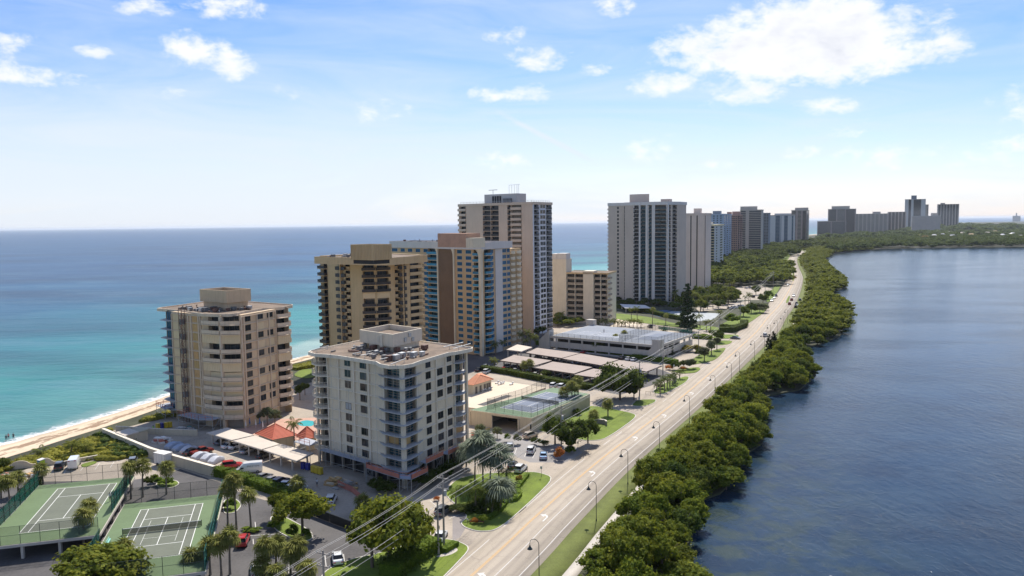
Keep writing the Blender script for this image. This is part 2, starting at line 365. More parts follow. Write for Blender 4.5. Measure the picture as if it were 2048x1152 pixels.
# ---- the sea: strips running parallel to the shore, so its colour can follow the depth of the water
def water(name,shallow_ramp,rough,b1,b2,z,use_uv=True,patch=None,spec=0.5):
    m=bpy.data.materials.new(name);m.use_nodes=True;t=NT(m.node_tree);t.n.clear()
    p=t.new('ShaderNodeBsdfPrincipled',inp={'Roughness':rough,'IOR':1.33,'Specular IOR Level':spec});o=t.new('ShaderNodeOutputMaterial');t.link(p.outputs[0],o.inputs[0])
    pos=t.new('ShaderNodeNewGeometry').outputs['Position']
    if use_uv:
        uv=t.new('ShaderNodeUVMap');uv.uv_map='shore';su=t.new('ShaderNodeSeparateXYZ');t.link(uv.outputs[0],su.inputs[0])
        d=t.math('MULTIPLY',su.outputs[0],1.0)
        nz=t.noise(t.scale(pos,(1,0.35,1)),0.012,5.0,0.6)
        f=t.math('ADD',d,t.math('MULTIPLY',t.math('SUBTRACT',nz,0.5),0.30))
        c=t.ramp(f,shallow_ramp)
        cs=t.noise(t.scale(pos,(0.25,1.0,1)),0.006,6.0,0.62)
        c=t.mix(t.ramp(cs,[(0.42,0.0),(0.60,0.75)]),c,tuple(x*0.45 for x in shallow_ramp[-1][1]))
        c2=t.noise(t.scale(pos,(0.35,1.0,1)),0.03,5.0,0.65,0.4);c=t.mix(t.ramp(c2,[(0.50,0.0),(0.66,0.30)]),c,(0.10,0.20,0.26))
    else:
        nz=t.noise(pos,0.05,6.0,0.65)
        c=t.ramp(nz,shallow_ramp)
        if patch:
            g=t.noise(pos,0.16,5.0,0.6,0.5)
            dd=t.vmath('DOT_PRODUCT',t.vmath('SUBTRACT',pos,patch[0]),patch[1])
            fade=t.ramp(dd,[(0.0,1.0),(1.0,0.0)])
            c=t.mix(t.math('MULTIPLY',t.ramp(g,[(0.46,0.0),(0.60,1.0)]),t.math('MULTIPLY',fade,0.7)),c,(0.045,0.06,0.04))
    t.link(c,p.inputs['Base Color'])
    w1=t.noise(t.scale(pos,b1[0]),b1[1],5.0,0.6,0.3);w2=t.noise(t.scale(pos,b2[0]),b2[1],4.0,0.6,0.2)
    h=t.math('ADD',w1,t.math('MULTIPLY',w2,0.35))
    bp=t.new('ShaderNodeBump',inp={'Strength':b1[2],'Distance':b1[3]});t.link(h,bp.inputs['Height']);t.link(t.ramp(t.noise(t.scale(pos,(0.4,1,1)),0.02,4.0,0.6,0.8),[(0.38,b1[2]*0.45),(0.62,b1[2])]),bp.inputs['Strength']);t.link(bp.outputs[0],p.inputs['Normal'])
    return m
RAMP=[(0.0,(0.30,0.42,0.36)),(0.025,(0.09,0.28,0.25)),(0.13,(0.030,0.225,0.205)),(0.30,(0.012,0.145,0.170)),(0.58,(0.007,0.090,0.155)),(0.95,(0.006,0.058,0.140))]
m_sea=water('sea_water',RAMP,0.30,((0.35,1.0,1),0.10,0.9,1.2),((0.6,1,1),0.6),-0.5,spec=0.15)
nrm=[]
for i in range(n):
    a=np.array(shw[max(0,i-3)]);c=np.array(shw[min(n-1,i+3)]);t_=c-a;t_/=np.linalg.norm(t_)
    nrm.append(np.array((-t_[1],t_[0])))
DS=[-6,0,6,15,40,100,200,350,700,1500,4000,12000,40000]
V=[];UV=[]
for i in range(n):
    for d in DS:
        base=np.array((-0.94,0.34));wgt=min(1.0,abs(d)/700.0)
        nn_=nrm[i]*(1-wgt)+(base if i<n-1 else np.array((-0.3,0.95)))*wgt
        nn_=nn_/np.linalg.norm(nn_)
        p_=np.array(shw[i])+nn_*d
        V.append((p_[0],p_[1],-0.5));UV.append((min(1.0,max(0.0,d)/500.0)if d<=500 else 1.0,i))
k=len(DS);Fq=[(i*k+j,i*k+j+1,(i+1)*k+j+1,(i+1)*k+j)for i in range(n-1)for j in range(k-1)]
Fq=[f[::-1]for f in Fq]
me=npmesh('sea',V,Fq,m_sea);uvl=me.uv_layers.new(name='shore');vi=np.zeros(len(me.loops),dtype=np.int32);me.loops.foreach_get('vertex_index',vi)
uvl.data.foreach_set('uv',np.array(UV,dtype=np.float32)[vi].ravel());tag(obj('sea',me),kind='structure')
# far water sheet just under, closing every gap to the horizon
b=MB();b.poly([(-60000,-2000,-0.62),(60000,-2000,-0.62),(60000,60000,-0.62),(-60000,60000,-0.62)])
fs=b.mesh('open_sea',m_sea);fs.uv_layers.new(name='shore');fs.uv_layers[0].data.foreach_set('uv',np.tile([1.0,0.0],4));tag(obj('open_sea',fs),kind='structure')
# foam at the swash line
m_foam=bpy.data.materials.new('sea_foam');m_foam.use_nodes=True;t=NT(m_foam.node_tree);t.n.clear()
pos=t.new('ShaderNodeNewGeometry').outputs['Position'];uv=t.new('ShaderNodeUVMap');uv.uv_map='shore';su=t.new('ShaderNodeSeparateXYZ');t.link(uv.outputs[0],su.inputs[0])
nz=t.noise(pos,0.45,6.0,0.7,0.6)
prof=t.ramp(su.outputs[0],[(0.0,0.0),(0.12,0.75),(0.38,0.55),(0.62,0.18),(1.0,0.0)])
a_=t.ramp(t.math('ADD',prof,t.math('MULTIPLY',t.math('SUBTRACT',nz,0.5),1.5)),[(0.36,0.0),(0.70,0.8)])
df=t.new('ShaderNodeBsdfDiffuse',inp={'Color':(0.8,0.82,0.82,1)});tp=t.new('ShaderNodeBsdfTransparent');mx=t.new('ShaderNodeMixShader');o_=t.new('ShaderNodeOutputMaterial')
t.link(a_,mx.inputs[0]);t.link(tp.outputs[0],mx.inputs[1]);t.link(df.outputs[0],mx.inputs[2]);t.link(mx.outputs[0],o_.inputs[0])
V=[];UV=[];fc=[0.0,0.15,0.4,0.7,1.0];nf=0
for i in range(n):
    if shw[i][1]>1500:break
    nf+=1;wd=9.0+3*math.sin(i*0.37)+2*math.sin(i*0.91+2);off=-1.8+wob(i)*0.8
    for c in fc:
        p_=np.array(shw[i])+nrm[i]*(off+wd*c);V.append((p_[0],p_[1],-0.40-0.03*c));UV.append((c,i))
k=len(fc);Fq=[(i*k+j,(i+1)*k+j,(i+1)*k+j+1,i*k+j+1)for i in range(nf-1)for j in range(k-1)]
me=npmesh('surf_foam',V,Fq,m_foam);uvl=me.uv_layers.new(name='shore');vi=np.zeros(len(me.loops),dtype=np.int32);me.loops.foreach_get('vertex_index',vi)
uvl.data.foreach_set('uv',np.array(UV,dtype=np.float32)[vi].ravel());tag(obj('surf_foam',me),kind='stuff')
# ---- lagoon
LR=[(0.36,(0.012,0.026,0.048)),(0.5,(0.016,0.036,0.064)),(0.66,(0.026,0.050,0.078))]
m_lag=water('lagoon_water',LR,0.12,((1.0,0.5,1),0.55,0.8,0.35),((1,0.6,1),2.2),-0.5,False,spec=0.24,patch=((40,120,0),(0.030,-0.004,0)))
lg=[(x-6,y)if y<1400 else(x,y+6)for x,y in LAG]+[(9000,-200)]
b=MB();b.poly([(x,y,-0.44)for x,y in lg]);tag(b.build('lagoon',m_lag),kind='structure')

# ---------------------------------------------------------------- road
# yellow centre line measured along the road, with lane offsets to both sides (metres)
def catmull(P,step=4.0):
    out=[]
    P=[Vector(p)for p in P];P=[P[0]*2-P[1]]+P+[P[-1]*2-P[-2]]
    for i in range(1,len(P)-2):
        L=(P[i+1]-P[i]).length;n_=max(1,int(L/step))
        for k_ in range(n_):
            t_=k_/n_;a,b_,c,d=P[i-1],P[i],P[i+1],P[i+2]
            out.append(0.5*((2*b_)+(c-a)*t_+(2*a-5*b_+4*c-d)*t_*t_+(3*b_-a-3*c+d)*t_**3))
    out.append(P[-2]);return out
RC=[(-47,33)]+[tuple(G(*q))for q in((945.5,1151),(1073.9,1032),(1199,922),(1318,830.6),(1374,786),(1449,722),(1512,665),(1537,634),(1558,612),(1573,590),(1583,572),(1589,556),(1588,545),(1585,533),(1584,522),(1588,513))]
RC=[Vector(p)for p in RC]
last=RC[-1];RC+=[last+Vector((60,130)),last+Vector((150,420)),last+Vector((300,900))]
rc=catmull(RC)
def offs(line,d0,d1=None):
    out=[]
    for i,p in enumerate(line):
        t_=(line[min(i+1,len(line)-1)]-line[max(i-1,0)]).normalized();nrm_=Vector((t_.y,-t_.x))
        d=d0(i)if callable(d0)else d0
        out.append(p+nrm_*d)
    return out
def band(name,line,d0,d1,z,m,i0=0,i1=None,kind='structure'):
    a=offs(line,d0)[i0:i1];c=offs(line,d1)[i0:i1];k_=len(a)
    V=[(p.x,p.y,z)for p in a]+[(p.x,p.y,z)for p in c]+[(p.x,p.y,z-0.1)for p in a]+[(p.x,p.y,z-0.1)for p in c]
    F_=[]
    for i in range(k_-1):
        F_.append((i,k_+i,k_+i+1,i+1));F_.append((2*k_+i,i,i+1,2*k_+i+1));F_.append((k_+i,3*k_+i,3*k_+i+1,k_+i+1))
    o=obj(name,npmesh(name,V,F_,m));
    if kind:tag(o,kind=kind)
    return o
def rd(px,py):
    """signed distance from the centre line"""
    g=G(px,py);best=None
    for i in range(len(rc)-1):
        a,c=rc[i],rc[i+1];ab=c-a;t_=max(0,min(1,(g-a).dot(ab)/ab.length_squared));q=a+ab*t_;d=(g-q).length
        if best is None or d<best[0]:
            s_=1 if(ab.y*(g-a).x-ab.x*(g-a).y)>0 else-1;best=(d,d*s_,i)
    return best[1],best[2]
if globals().get('DEBUG_RD'):
    for q in((890.5,1151),(1006.6,1056.6),(1104,971),(1223.6,876),(997.5,1151),(1226.6,916),(1040,1151),(1165,1035),(1379,809),(1064.7,1151),(1183.9,1013.9),(1257,943),(1330,790),(1426,790),(1400,738.6),(1477.8,735.8),(1492,648),(1569,647),(1544,601),(1594,601),(1575,520),(1598,541)):
        print('RD',q,rd(*q))
LN,RG=-6.1,9.0
def lerp_i(pairs):
    def f(i):
        for(a,x),(c,y)in zip(pairs,pairs[1:]):
            if i<=c:return x+(y-x)*max(0,(i-a))/(c-a)
        return pairs[-1][1]
    return f
ROADL=lerp_i([(0,-5.3),(60,-6.4),(95,-8.6),(125,-7.6),(190,-6.4),(400,-6.4)])
ROADR=lerp_i([(0,8.6),(60,8.4),(95,10.2),(130,9.2),(214,6.8),(400,6.4)])
nr=len(rc)
road=band('road',rc,ROADL,ROADR,0.02,m_road)
def roadwear():
    t=NT(m_road.node_tree);p=[n for n in t.n if n.type=='BSDF_PRINCIPLED'][0];src=p.inputs['Base Color'].links[0].from_socket
    uv=t.new('ShaderNodeUVMap');uv.uv_map='lane';su=t.new('ShaderNodeSeparateXYZ');t.link(uv.outputs[0],su.inputs[0]);u=su.outputs[0]
    cv=t.new('ShaderNodeCombineXYZ');t.link(u,cv.inputs[0]);t.link(t.math('MULTIPLY',su.outputs[1],0.06),cv.inputs[1])
    n1=t.noise(cv.outputs[0],1.3,6.0,0.65);w=t.math('SINE',t.math('MULTIPLY',u,3.6));tr=t.math('ADD',t.math('MULTIPLY',w,0.12),n1)
    c=t.mix(t.ramp(tr,[(0.46,0.0),(0.66,0.42)]),src,(0.24,0.20,0.165))
    v2=t.new('ShaderNodeTexVoronoi',feature='DISTANCE_TO_EDGE',inp={'Scale':0.16});pos=t.new('ShaderNodeNewGeometry').outputs['Position'];nz=t.new('ShaderNodeTexNoise',inp={'Scale':0.6});t.link(pos,nz.inputs['Vector']);t.link(t.vmath('ADD',pos,t.scale(nz.outputs[1],(3,3,0))),v2.inputs['Vector'])
    c=t.mix(t.ramp(v2.outputs[0],[(0.0,0.38),(0.012,0.0)]),c,(0.16,0.135,0.115));t.link(c,p.inputs['Base Color'])
    me=road.data;uvl=me.uv_layers.new(name='lane');k_=len(rc);A=[]
    for rep in range(2):
        for side in(ROADL,ROADR):A+=[(side(i),i*4.0)for i in range(k_)]
    vi=np.zeros(len(me.loops),dtype=np.int32);me.loops.foreach_get('vertex_index',vi);uvl.data.foreach_set('uv',np.array(A,dtype=np.float32)[vi].ravel())
roadwear()
verge=band('roadside_verge',rc,ROADR,lambda i:ROADR(i)+4.6,0.03,m_verge,0,nr-30)
walk=band('lagoon_path',rc,lambda i:ROADR(i)+4.6,lambda i:ROADR(i)+6.8,0.05,m_conc,0,nr-30)
def line(name,d,w,m,i0,i1,dash=None,z=0.026):
    if dash is None:band(name,rc,d-w/2,d+w/2,z,m,i0,i1);return
    k_=i0
    while k_<i1:band(name,rc,d-w/2,d+w/2,z,m,k_,k_+2);k_+=dash
line('road_marking',-0.28,0.16,m_yellow,10,215);line('road_marking',0.0,0.16,m_yellow,10,215)
line('road_marking',-3.75,0.14,m_white,10,26);line('road_marking',-3.75,0.14,m_white,29,39);line('road_marking',-3.9,0.14,m_white,46,52);line('road_marking',-4.6,0.14,m_white,61,90)
line('road_marking',3.3,0.15,m_white,10,120);line('road_marking',6.9,0.15,m_white,10,215)
# turn arrows in the middle lane
def arrow(px,py):
    g=G(px,py);bi=min(range(len(rc)),key=lambda i:(rc[i]-g).length);t_=(rc[bi+1]-rc[bi-1]).normalized();n_=Vector((t_.y,-t_.x))
    loc=rc[bi]+n_*1.75
    pts=[(0.12,-1.6),(0.34,-1.6),(0.34,0.2),(0.1,0.75),(-0.35,0.95),(-0.35,1.35),(-1.15,0.72),(-0.35,0.1),(-0.35,0.5),(-0.02,0.4),(0.12,0.05)]
    b_=MB();q=[(loc.x+n_.x*u*1.25+t_.x*v_*1.25,loc.y+n_.y*u*1.25+t_.y*v_*1.25)for u,v_ in pts];b_.prism(q,-0.05,0.027)
    tag(b_.build('turn_arrow',m_white),kind='structure')
for q in((960,1150),(1098,1030),(1196,945),(1268,880),(1330,829),(1382,788),(1416,755),(1440,728)):arrow(*q)
# short dashes where the driveways cross the shoulder
for i_ in list(range(27,30))+list(range(40,46))+list(range(53,60)):band('road_marking',rc,-3.82,-3.66,0.026,m_white,i_,i_+2)if i_%2 else None

# ---- sea air: a pale even haze over everything
hb=MB();hb.box(-64000,64000,-2500,64000,-2.0,84.0);hz=hb.build('haze',[])if False else None
me=hb.mesh('haze',[]);hz=obj('haze',me);tag(hz,kind='stuff');hm=bpy.data.materials.new('sea_haze');hm.use_nodes=True;t=NT(hm.node_tree);t.n.clear()
pv_=t.new('ShaderNodeVolumePrincipled',inp={'Density':0.000031,'Color':(0.84,0.91,1.0,1),'Anisotropy':0.25});o_=t.new('ShaderNodeOutputMaterial');t.link(pv_.outputs[0],o_.inputs['Volume']);me.materials.append(hm);hz.display_type='WIRE'
# ================================================================ towers
m_t2=mat('off_white_stucco',(0.71,0.60,0.445),0.85,var=0.09,nscale=0.25,fine=3.0,streak=0.22,rnd=0.03)
m_t2b=mat('off_white_trim',(0.73,0.64,0.51),0.8,var=0.08,nscale=0.3,fine=3.0,streak=0.3)
m_t1=mat('cream_stucco',(0.60,0.445,0.28),0.85,var=0.10,nscale=0.25,fine=3.0,streak=0.25)
m_t1b=mat('cream_trim',(0.64,0.51,0.37),0.8,var=0.08,nscale=0.3,fine=3.0,streak=0.3)
m_shut=mat('cream_shutter',(0.66,0.52,0.32),0.7,var=0.06,nscale=0.8,rnd=0.06)
m_t3=mat('tan_precast',(0.55,0.40,0.22),0.85,var=0.10,nscale=0.2,fine=2.5,streak=0.2)
m_t3d=mat('bronze_railing',(0.035,0.03,0.028),0.5,var=0.2,nscale=0.6,rnd=0.3)
m_t4=mat('ochre_brick',(0.54,0.375,0.21),0.9,var=0.10,nscale=0.2,fine=3.0,streak=0.1)
m_t4p=mat('cream_pilaster',(0.68,0.58,0.42),0.8,var=0.08,nscale=0.3,streak=0.2)
m_t4w=mat('pale_wall',(0.60,0.55,0.50),0.85,var=0.07,nscale=0.2,streak=0.15)
m_brown=mat('brown_brick',(0.175,0.105,0.06),0.9,var=0.14,nscale=0.2,fine=3.0)
m_blue=mat('blue_railing',(0.04,0.19,0.31),0.5,var=0.2,nscale=0.8,rnd=0.25)
m_bluew=mat('blue_window_frame',(0.03,0.22,0.42),0.5,var=0.2,nscale=0.8)
m_t5=mat('rose_cream_stucco',(0.62,0.49,0.37),0.85,var=0.08,nscale=0.15,fine=2.0,streak=0.15)
m_t5w=mat('white_grey_wall',(0.60,0.60,0.62),0.85,var=0.07,nscale=0.2,streak=0.1)
m_mid=mat('pale_cream_wall',(0.66,0.58,0.45),0.85,var=0.08,nscale=0.2,fine=2.0,streak=0.2)
m_t6=mat('warm_grey_stucco',(0.56,0.465,0.385),0.85,var=0.08,nscale=0.12,fine=2.0,streak=0.15)
m_t6b=mat('grey_white_pier',(0.66,0.62,0.58),0.85,var=0.06,nscale=0.12,streak=0.15)
m_t7=mat('pinkish_grey_stucco',(0.64,0.54,0.46),0.85,var=0.06,nscale=0.1,streak=0.15)
m_roof=mat('gravel_roof',(0.19,0.14,0.10),0.95,var=0.35,nscale=0.3,fine=2.5,bump=0.3)
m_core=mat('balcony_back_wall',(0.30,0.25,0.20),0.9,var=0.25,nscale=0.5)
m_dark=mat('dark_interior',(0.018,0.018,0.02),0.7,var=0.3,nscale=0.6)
m_steel=mat('galvanised_steel',(0.42,0.43,0.43),0.45,metal=0.6,var=0.2,nscale=1.0)
m_unit=mat('grey_plant_metal',(0.16,0.155,0.15),0.6,var=0.35,nscale=0.8)
m_rust=mat('rust_brown_plant',(0.14,0.07,0.05),0.7,var=0.35,nscale=0.8)
m_ply=mat('plywood_board',(0.52,0.33,0.14),0.85,var=0.14,nscale=0.6,rnd=0.12)
m_green=mat('green_scaffold_net',(0.03,0.16,0.15),0.8,var=0.25,nscale=0.5)
m_orange=mat('orange_safety_net',(0.48,0.17,0.12),0.85,var=0.2,nscale=0.6)
m_deckst=mat('grey_work_deck',(0.34,0.36,0.40),0.8,var=0.2,nscale=0.6)
m_slabg=mat('grey_balcony_slab',(0.42,0.42,0.42),0.8,var=0.14,nscale=0.5,streak=0.3)
g_dark=glassmat('dark_window_glass',(0.012,0.015,0.018),0.22,0.9)
g_teal=glassmat('teal_tinted_glass',(0.010,0.035,0.045),0.10,0.8)
g_blue=glassmat('blue_tinted_glass',(0.012,0.05,0.09),0.08,0.8)
m_frame=mat('bronze_window_frame',(0.09,0.07,0.055),0.5,var=0.2,nscale=1.5)

class Fac:
    """one wall of a building in plan, A on the viewer's left, B on the right; u runs along it, w outwards"""
    def __init__(s,A,B):
        s.A=Vector(A);s.B=Vector(B);s.d=(s.B-s.A);s.L=s.d.length;s.d.normalize();s.n=Vector((s.d.y,-s.d.x));s.rz=math.atan2(s.d.y,s.d.x)
    def p(s,u,w=0.0):return(s.A.x+s.d.x*u+s.n.x*w,s.A.y+s.d.y*u+s.n.y*w)
    def u(s,px,py=520):
        r_=ray(px,py);dx,dy=r_[0],r_[1]
        det=s.d.x*(-dy)-s.d.y*(-dx)
        return(-s.A.x*(-dy)-(-s.A.y)*(-dx))/det
    def box(s,mb,u0,u1,w0,w1,z0,z1,mi=0):mb.prism([s.p(u0,w1),s.p(u1,w1),s.p(u1,w0),s.p(u0,w0)],z0,z1,mi)
def fbox_mesh(name,parts,mats):
    """local facade mesh: x along the wall, -y outwards, z up; parts = (x0,x1,w0,w1,z0,z1,mat)"""
    b_=MB()
    for(x0,x1,w0,w1,z0,z1,mi)in parts:b_.box(x0,x1,-w1,-w0,z0,z1,mi)
    return b_.mesh(name,mats)
def put(name,me,root,F,u,w,z,parent=None):
    q=F.p(u,w);r_=root.location
    if parent is None:return obj(name,me,root,(q[0]-r_.x,q[1]-r_.y,z-r_.z),F.rz)
def inset(poly,d):
    n_=len(poly);P=[Vector(p)for p in poly]
    a=sum(P[i].x*P[(i+1)%n_].y-P[(i+1)%n_].x*P[i].y for i in range(n_));sg=1 if a>0 else-1
    out=[]
    for i in range(n_):
        e0=(P[i]-P[i-1]).normalized();e1=(P[(i+1)%n_]-P[i]).normalized()
        n0=Vector((-e0.y,e0.x))*sg;n1=Vector((-e1.y,e1.x))*sg
        k_=1+n0.dot(n1);out.append(P[i]+(n0+n1)*(d/max(0.25,k_)))
    return out
class Tower:
    """core set back behind its walls; walls are panels between the open balcony bays"""
    def __init__(s,name,label,poly,z_roof,fh,nf,mats,depth=1.5,cat='apartment tower',group=None,zc=0.0):
        c=sum((Vector(p)for p in poly),Vector((0,0)))/len(poly)
        s.root=empty(name,(c.x,c.y,0.0),label,cat,group);s.poly=[Vector(p)for p in poly];s.ins=inset(poly,depth);s.D=depth
        s.zr,s.fh,s.nf,s.m=z_roof,fh,nf,mats;s.z0=z_roof-fh*nf
        s.meshes={}
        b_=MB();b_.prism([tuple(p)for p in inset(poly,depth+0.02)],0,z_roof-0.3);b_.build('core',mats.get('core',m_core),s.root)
    def floors(s):return[s.z0+s.fh*i for i in range(s.nf)]
    def fac(s,i):return Fac(s.poly[i],s.poly[(i+1)%len(s.poly)])
    def walls(s,i,opens,z0=0.0,z1=None,m=None,F=None):
        """opaque panels on edge i, everywhere except the open spans"""
        F=F or s.fac(i);z1=z1 or s.zr-0.02;n_=len(s.poly);a_in,b_in=s.ins[i],s.ins[(i+1)%n_]
        cuts=sorted(opens);segs=[];u=0.0
        for(c,d)in cuts:
            if c>u+0.05:segs.append((u,c))
            u=max(u,d)
        if u<F.L-0.05:segs.append((u,F.L))
        b_=MB()
        for(c,d)in segs:
            q0=tuple(a_in)if c<=0.01 else F.p(c,-s.D);q1=tuple(b_in)if d>=F.L-0.01 else F.p(d,-s.D)
            b_.prism([F.p(c),F.p(d),q1,q0],z0,z1)
        if segs:b_.build('wall',m or s.m['wall'],s.root)
        return F
    def win(s,F,u0,u1,zs,h=1.4,sill=0.85,key=None,glass=None,frame=None,mull=1,name='window',deep=0.06,skip=(),depth_w=0.03):
        w=u1-u0;key=(round(w,2),h,mull,id(glass),id(frame),name)
        if key not in s.meshes:
            fr=0.07;P=[(0,w,-0.10,deep*0.35,0,h,0),(-fr,0,-0.1,deep,-fr,h+fr,1),(w,w+fr,-0.1,deep,-fr,h+fr,1),(0,w,-0.1,deep,h,h+fr,1),(0,w,-0.1,deep+0.04,-fr,0,1)]
            for j in range(mull):x=w*(j+1)/(mull+1);P.append((x-0.03,x+0.03,deep*0.36,deep*0.8,0,h,1))
            s.meshes[key]=fbox_mesh(name,P,[glass or g_dark,frame or m_frame])
        for j,z in enumerate(zs):
            if j in skip:continue
            put(name,s.meshes[key],s.root,F,u0,depth_w-0.03,z+sill)
    def bay(s,F,u0,u1,zs,proj=0.3,rail='bars',glass=None,rm=None,slab=None,rh=1.05,gname='glass_door',inset_ends=0.0,gh=None,skip=(),nmull=2,thick=0.2,solid_back=0.0,bow=0.0):
        """open balcony bay on each floor: slab, rail in front, glazing on the core"""
        w=u1-u0;k1=('b',round(w,2),proj,bow);gh=gh or s.fh-0.55
        if k1 not in s.meshes:
            if bow:
                b_=MB();pts=[(0.0,s.D-0.03),(0.0,-proj)]+[(w*t_,-proj-bow*math.sin(math.pi*t_))for t_ in(0.12,0.3,0.5,0.7,0.88)]+[(w,-proj),(w,s.D-0.03)]
                b_.prism(pts,-thick,0);s.meshes[k1]=b_.mesh('balcony',[slab or s.m['slab']])
            else:s.meshes[k1]=fbox_mesh('balcony',[(0.01,w-0.01,-s.D+0.03,proj,-thick,0,0)],[slab or s.m['slab']])
            rb=MB();nseg=5 if bow else 1
            def fr_(t_):return(w*t_,-(proj-0.08)-bow*math.sin(math.pi*t_))
            tt=[j/nseg for j in range(nseg+1)]
            if rail=='solid':
                pts=[fr_(t_)for t_ in tt];inner=[(x,y+0.1)for x,y in pts][::-1];rb.prism(pts+inner,0.0,rh)
            elif rail=='bars':
                for j in range(nseg):rb.tube((*fr_(tt[j]),rh),(*fr_(tt[j+1]),rh),0.045,n=4);rb.tube((*fr_(tt[j]),0.12),(*fr_(tt[j+1]),0.12),0.03,n=4)
                nb=max(3,int(w/0.28))
                for j in range(nb+1):x,y=fr_(j/nb);rb.box(x-0.022,x+0.022,y-0.022,y+0.022,0,rh)
            elif rail=='panel':
                pts=[fr_(t_)for t_ in tt];inner=[(x,y+0.05)for x,y in pts][::-1];rb.prism(pts+inner,0.1,rh-0.05)
                for j in range(nseg):rb.tube((*fr_(tt[j]),rh),(*fr_(tt[j+1]),rh),0.05,n=4)
            if proj>0.25 and rail:
                for x in(0.03,w-0.03):
                    rb.box(x-0.025,x+0.025,-proj+0.1,-0.02,rh-0.08,rh);rb.box(x-0.025,x+0.025,-proj+0.1,-0.02,0.1,0.16)
                    if rail in('solid','panel'):rb.box(x-0.02,x+0.02,-proj+0.1,-0.02,0.16,rh-0.08)
            s.meshes[k1+('r',)]=rb.mesh('railing',[rm or s.m['rail']])if rail else None
            P=[(0.0,w,0,0.05,0,gh,0)]
            for j in range(nmull+1):x=w*(j+0.5)/(nmull+1);P.append((x-0.05,x+0.05,0.05,0.1,0,gh,1))
            P.append((0,w,0.0,0.12,gh,gh+0.12,1))
            s.meshes[k1+('g',)]=fbox_mesh(gname,P,[glass or g_dark,s.m.get('frame',m_frame)])
        for j,z in enumerate(zs):
            if j in skip:continue
            bo=put('balcony',s.meshes[k1],s.root,F,u0,0,z)
            if s.meshes[k1+('r',)]:obj('railing',s.meshes[k1+('r',)],bo)
            put(gname,s.meshes[k1+('g',)],s.root,F,u0,-s.D,z+0.02)
    def shutter(s,F,u0,u1,zs,h=None,w=0.02,m=None,name='storm_shutter'):
        wd=u1-u0;h=h or s.fh-0.25;key=('s',round(wd,2),h,w,id(m))
        if key not in s.meshes:
            P=[(0,wd,-0.1,w,0.0,h,0)];n_=max(1,int(wd/0.6))
            for j in range(n_):P.append((wd*(j+0.5)/n_-0.04,wd*(j+0.5)/n_+0.04,w,w+0.04,0,h,0))
            s.meshes[key]=fbox_mesh(name,P,[m or m_shut])
        for z in zs:put(name,s.meshes[key],s.root,F,u0,0,z)
    def bands(s,F,zs,u0=0,u1=None,out=0.3,th=0.18,m=None,name='floor_band'):
        u1=F.L if u1 is None else u1;key=('band',round(u1-u0,2),out,th)
        if key not in s.meshes:s.meshes[key]=fbox_mesh(name,[(0,u1-u0,-0.05,out,-th,0,0)],[m or s.m['slab']])
        for z in zs:put(name,s.meshes[key],s.root,F,u0,0,z)
    def ribs(s,F,us,z0,z1,wd=0.28,out=0.34,m=None,name='rib'):
        for u in us:
            b_=MB();F.box(b_,u-wd/2,u+wd/2,-0.06,out,z0,z1);b_.build(name,m or s.m['slab'],s.root)
    def roof(s,pts,z0,z1,m=None,top=None,name='roof',par=0.35):
        b_=MB();b_.prism(pts,z0,z1,0);b_.build(name,m or s.m['slab'],s.root)
        if par:
            b_=MB();b_.prism([tuple(p)for p in inset(pts,0.5)],z1,z1+0.03,0);b_.build('roof_surface',top or m_roof,s.root)
            P=[Vector(p)for p in pts];I=inset(pts,0.22);b_=MB()
            for i in range(len(P)):
                j=(i+1)%len(P);b_.prism([tuple(P[i]),tuple(P[j]),tuple(I[j]),tuple(I[i])],z1+0.002,z1+par,0)
            b_.build('parapet',m or s.m['slab'],s.root)
    def block(s,name,pts,z0,z1,m,open_top=0.0):
        b_=MB()
        if open_top:
            P=[Vector(p)for p in pts];I=inset(pts,0.3)
            for i in range(len(P)):
                j=(i+1)%len(P);b_.prism([tuple(P[i]),tuple(P[j]),tuple(I[j]),tuple(I[i])],z0,z1,0)
            b_.prism([tuple(q)for q in I],z0+0.01,z1-open_top,0);b2_=MB();b2_.prism([tuple(q)for q in inset(pts,0.35)],z1-open_top,z1-open_top+0.02);b2_.build('well_floor',m_roof,s.root)
        else:b_.prism(pts,z0,z1)
        return b_.build(name,m,s.root)
def back(A,B,depth):
    """rectangle behind the wall A-B"""
    F=Fac(A,B);return[F.p(0,0),F.p(F.L,0),F.p(F.L,-depth),F.p(0,-depth)]
def corner(L,C,Rr):
    """four-cornered plan from left, near and right corners"""
    L,C,Rr=Vector(L),Vector(C),Vector(Rr);return[L,C,Rr,L+(Rr-C)]
def rails_on(root,pts,z,h,m,post=2.0,name='guard_rail',net=None):
    b_=MB()
    for a,c in zip(pts,pts[1:]):
        a,c=Vector(a),Vector(c);n_=max(1,int((c-a).length/post))
        for k_ in(0.55,1.0):b_.tube((a.x,a.y,z+h*k_),(c.x,c.y,z+h*k_),0.05,n=4)
        for j in range(n_+1):q=a.lerp(c,j/n_);b_.box(q.x-0.05,q.x+0.05,q.y-0.05,q.y+0.05,z,z+h)
    o=b_.build(name,m,root)
    if net:
        b_=MB()
        for a,c in zip(pts,pts[1:]):
            F=Fac(a,c);F.box(b_,0.02,F.L-0.02,-0.03,-0.01,z+0.06,z+h*0.94)
        b_.build('netting',net,root)
    return o

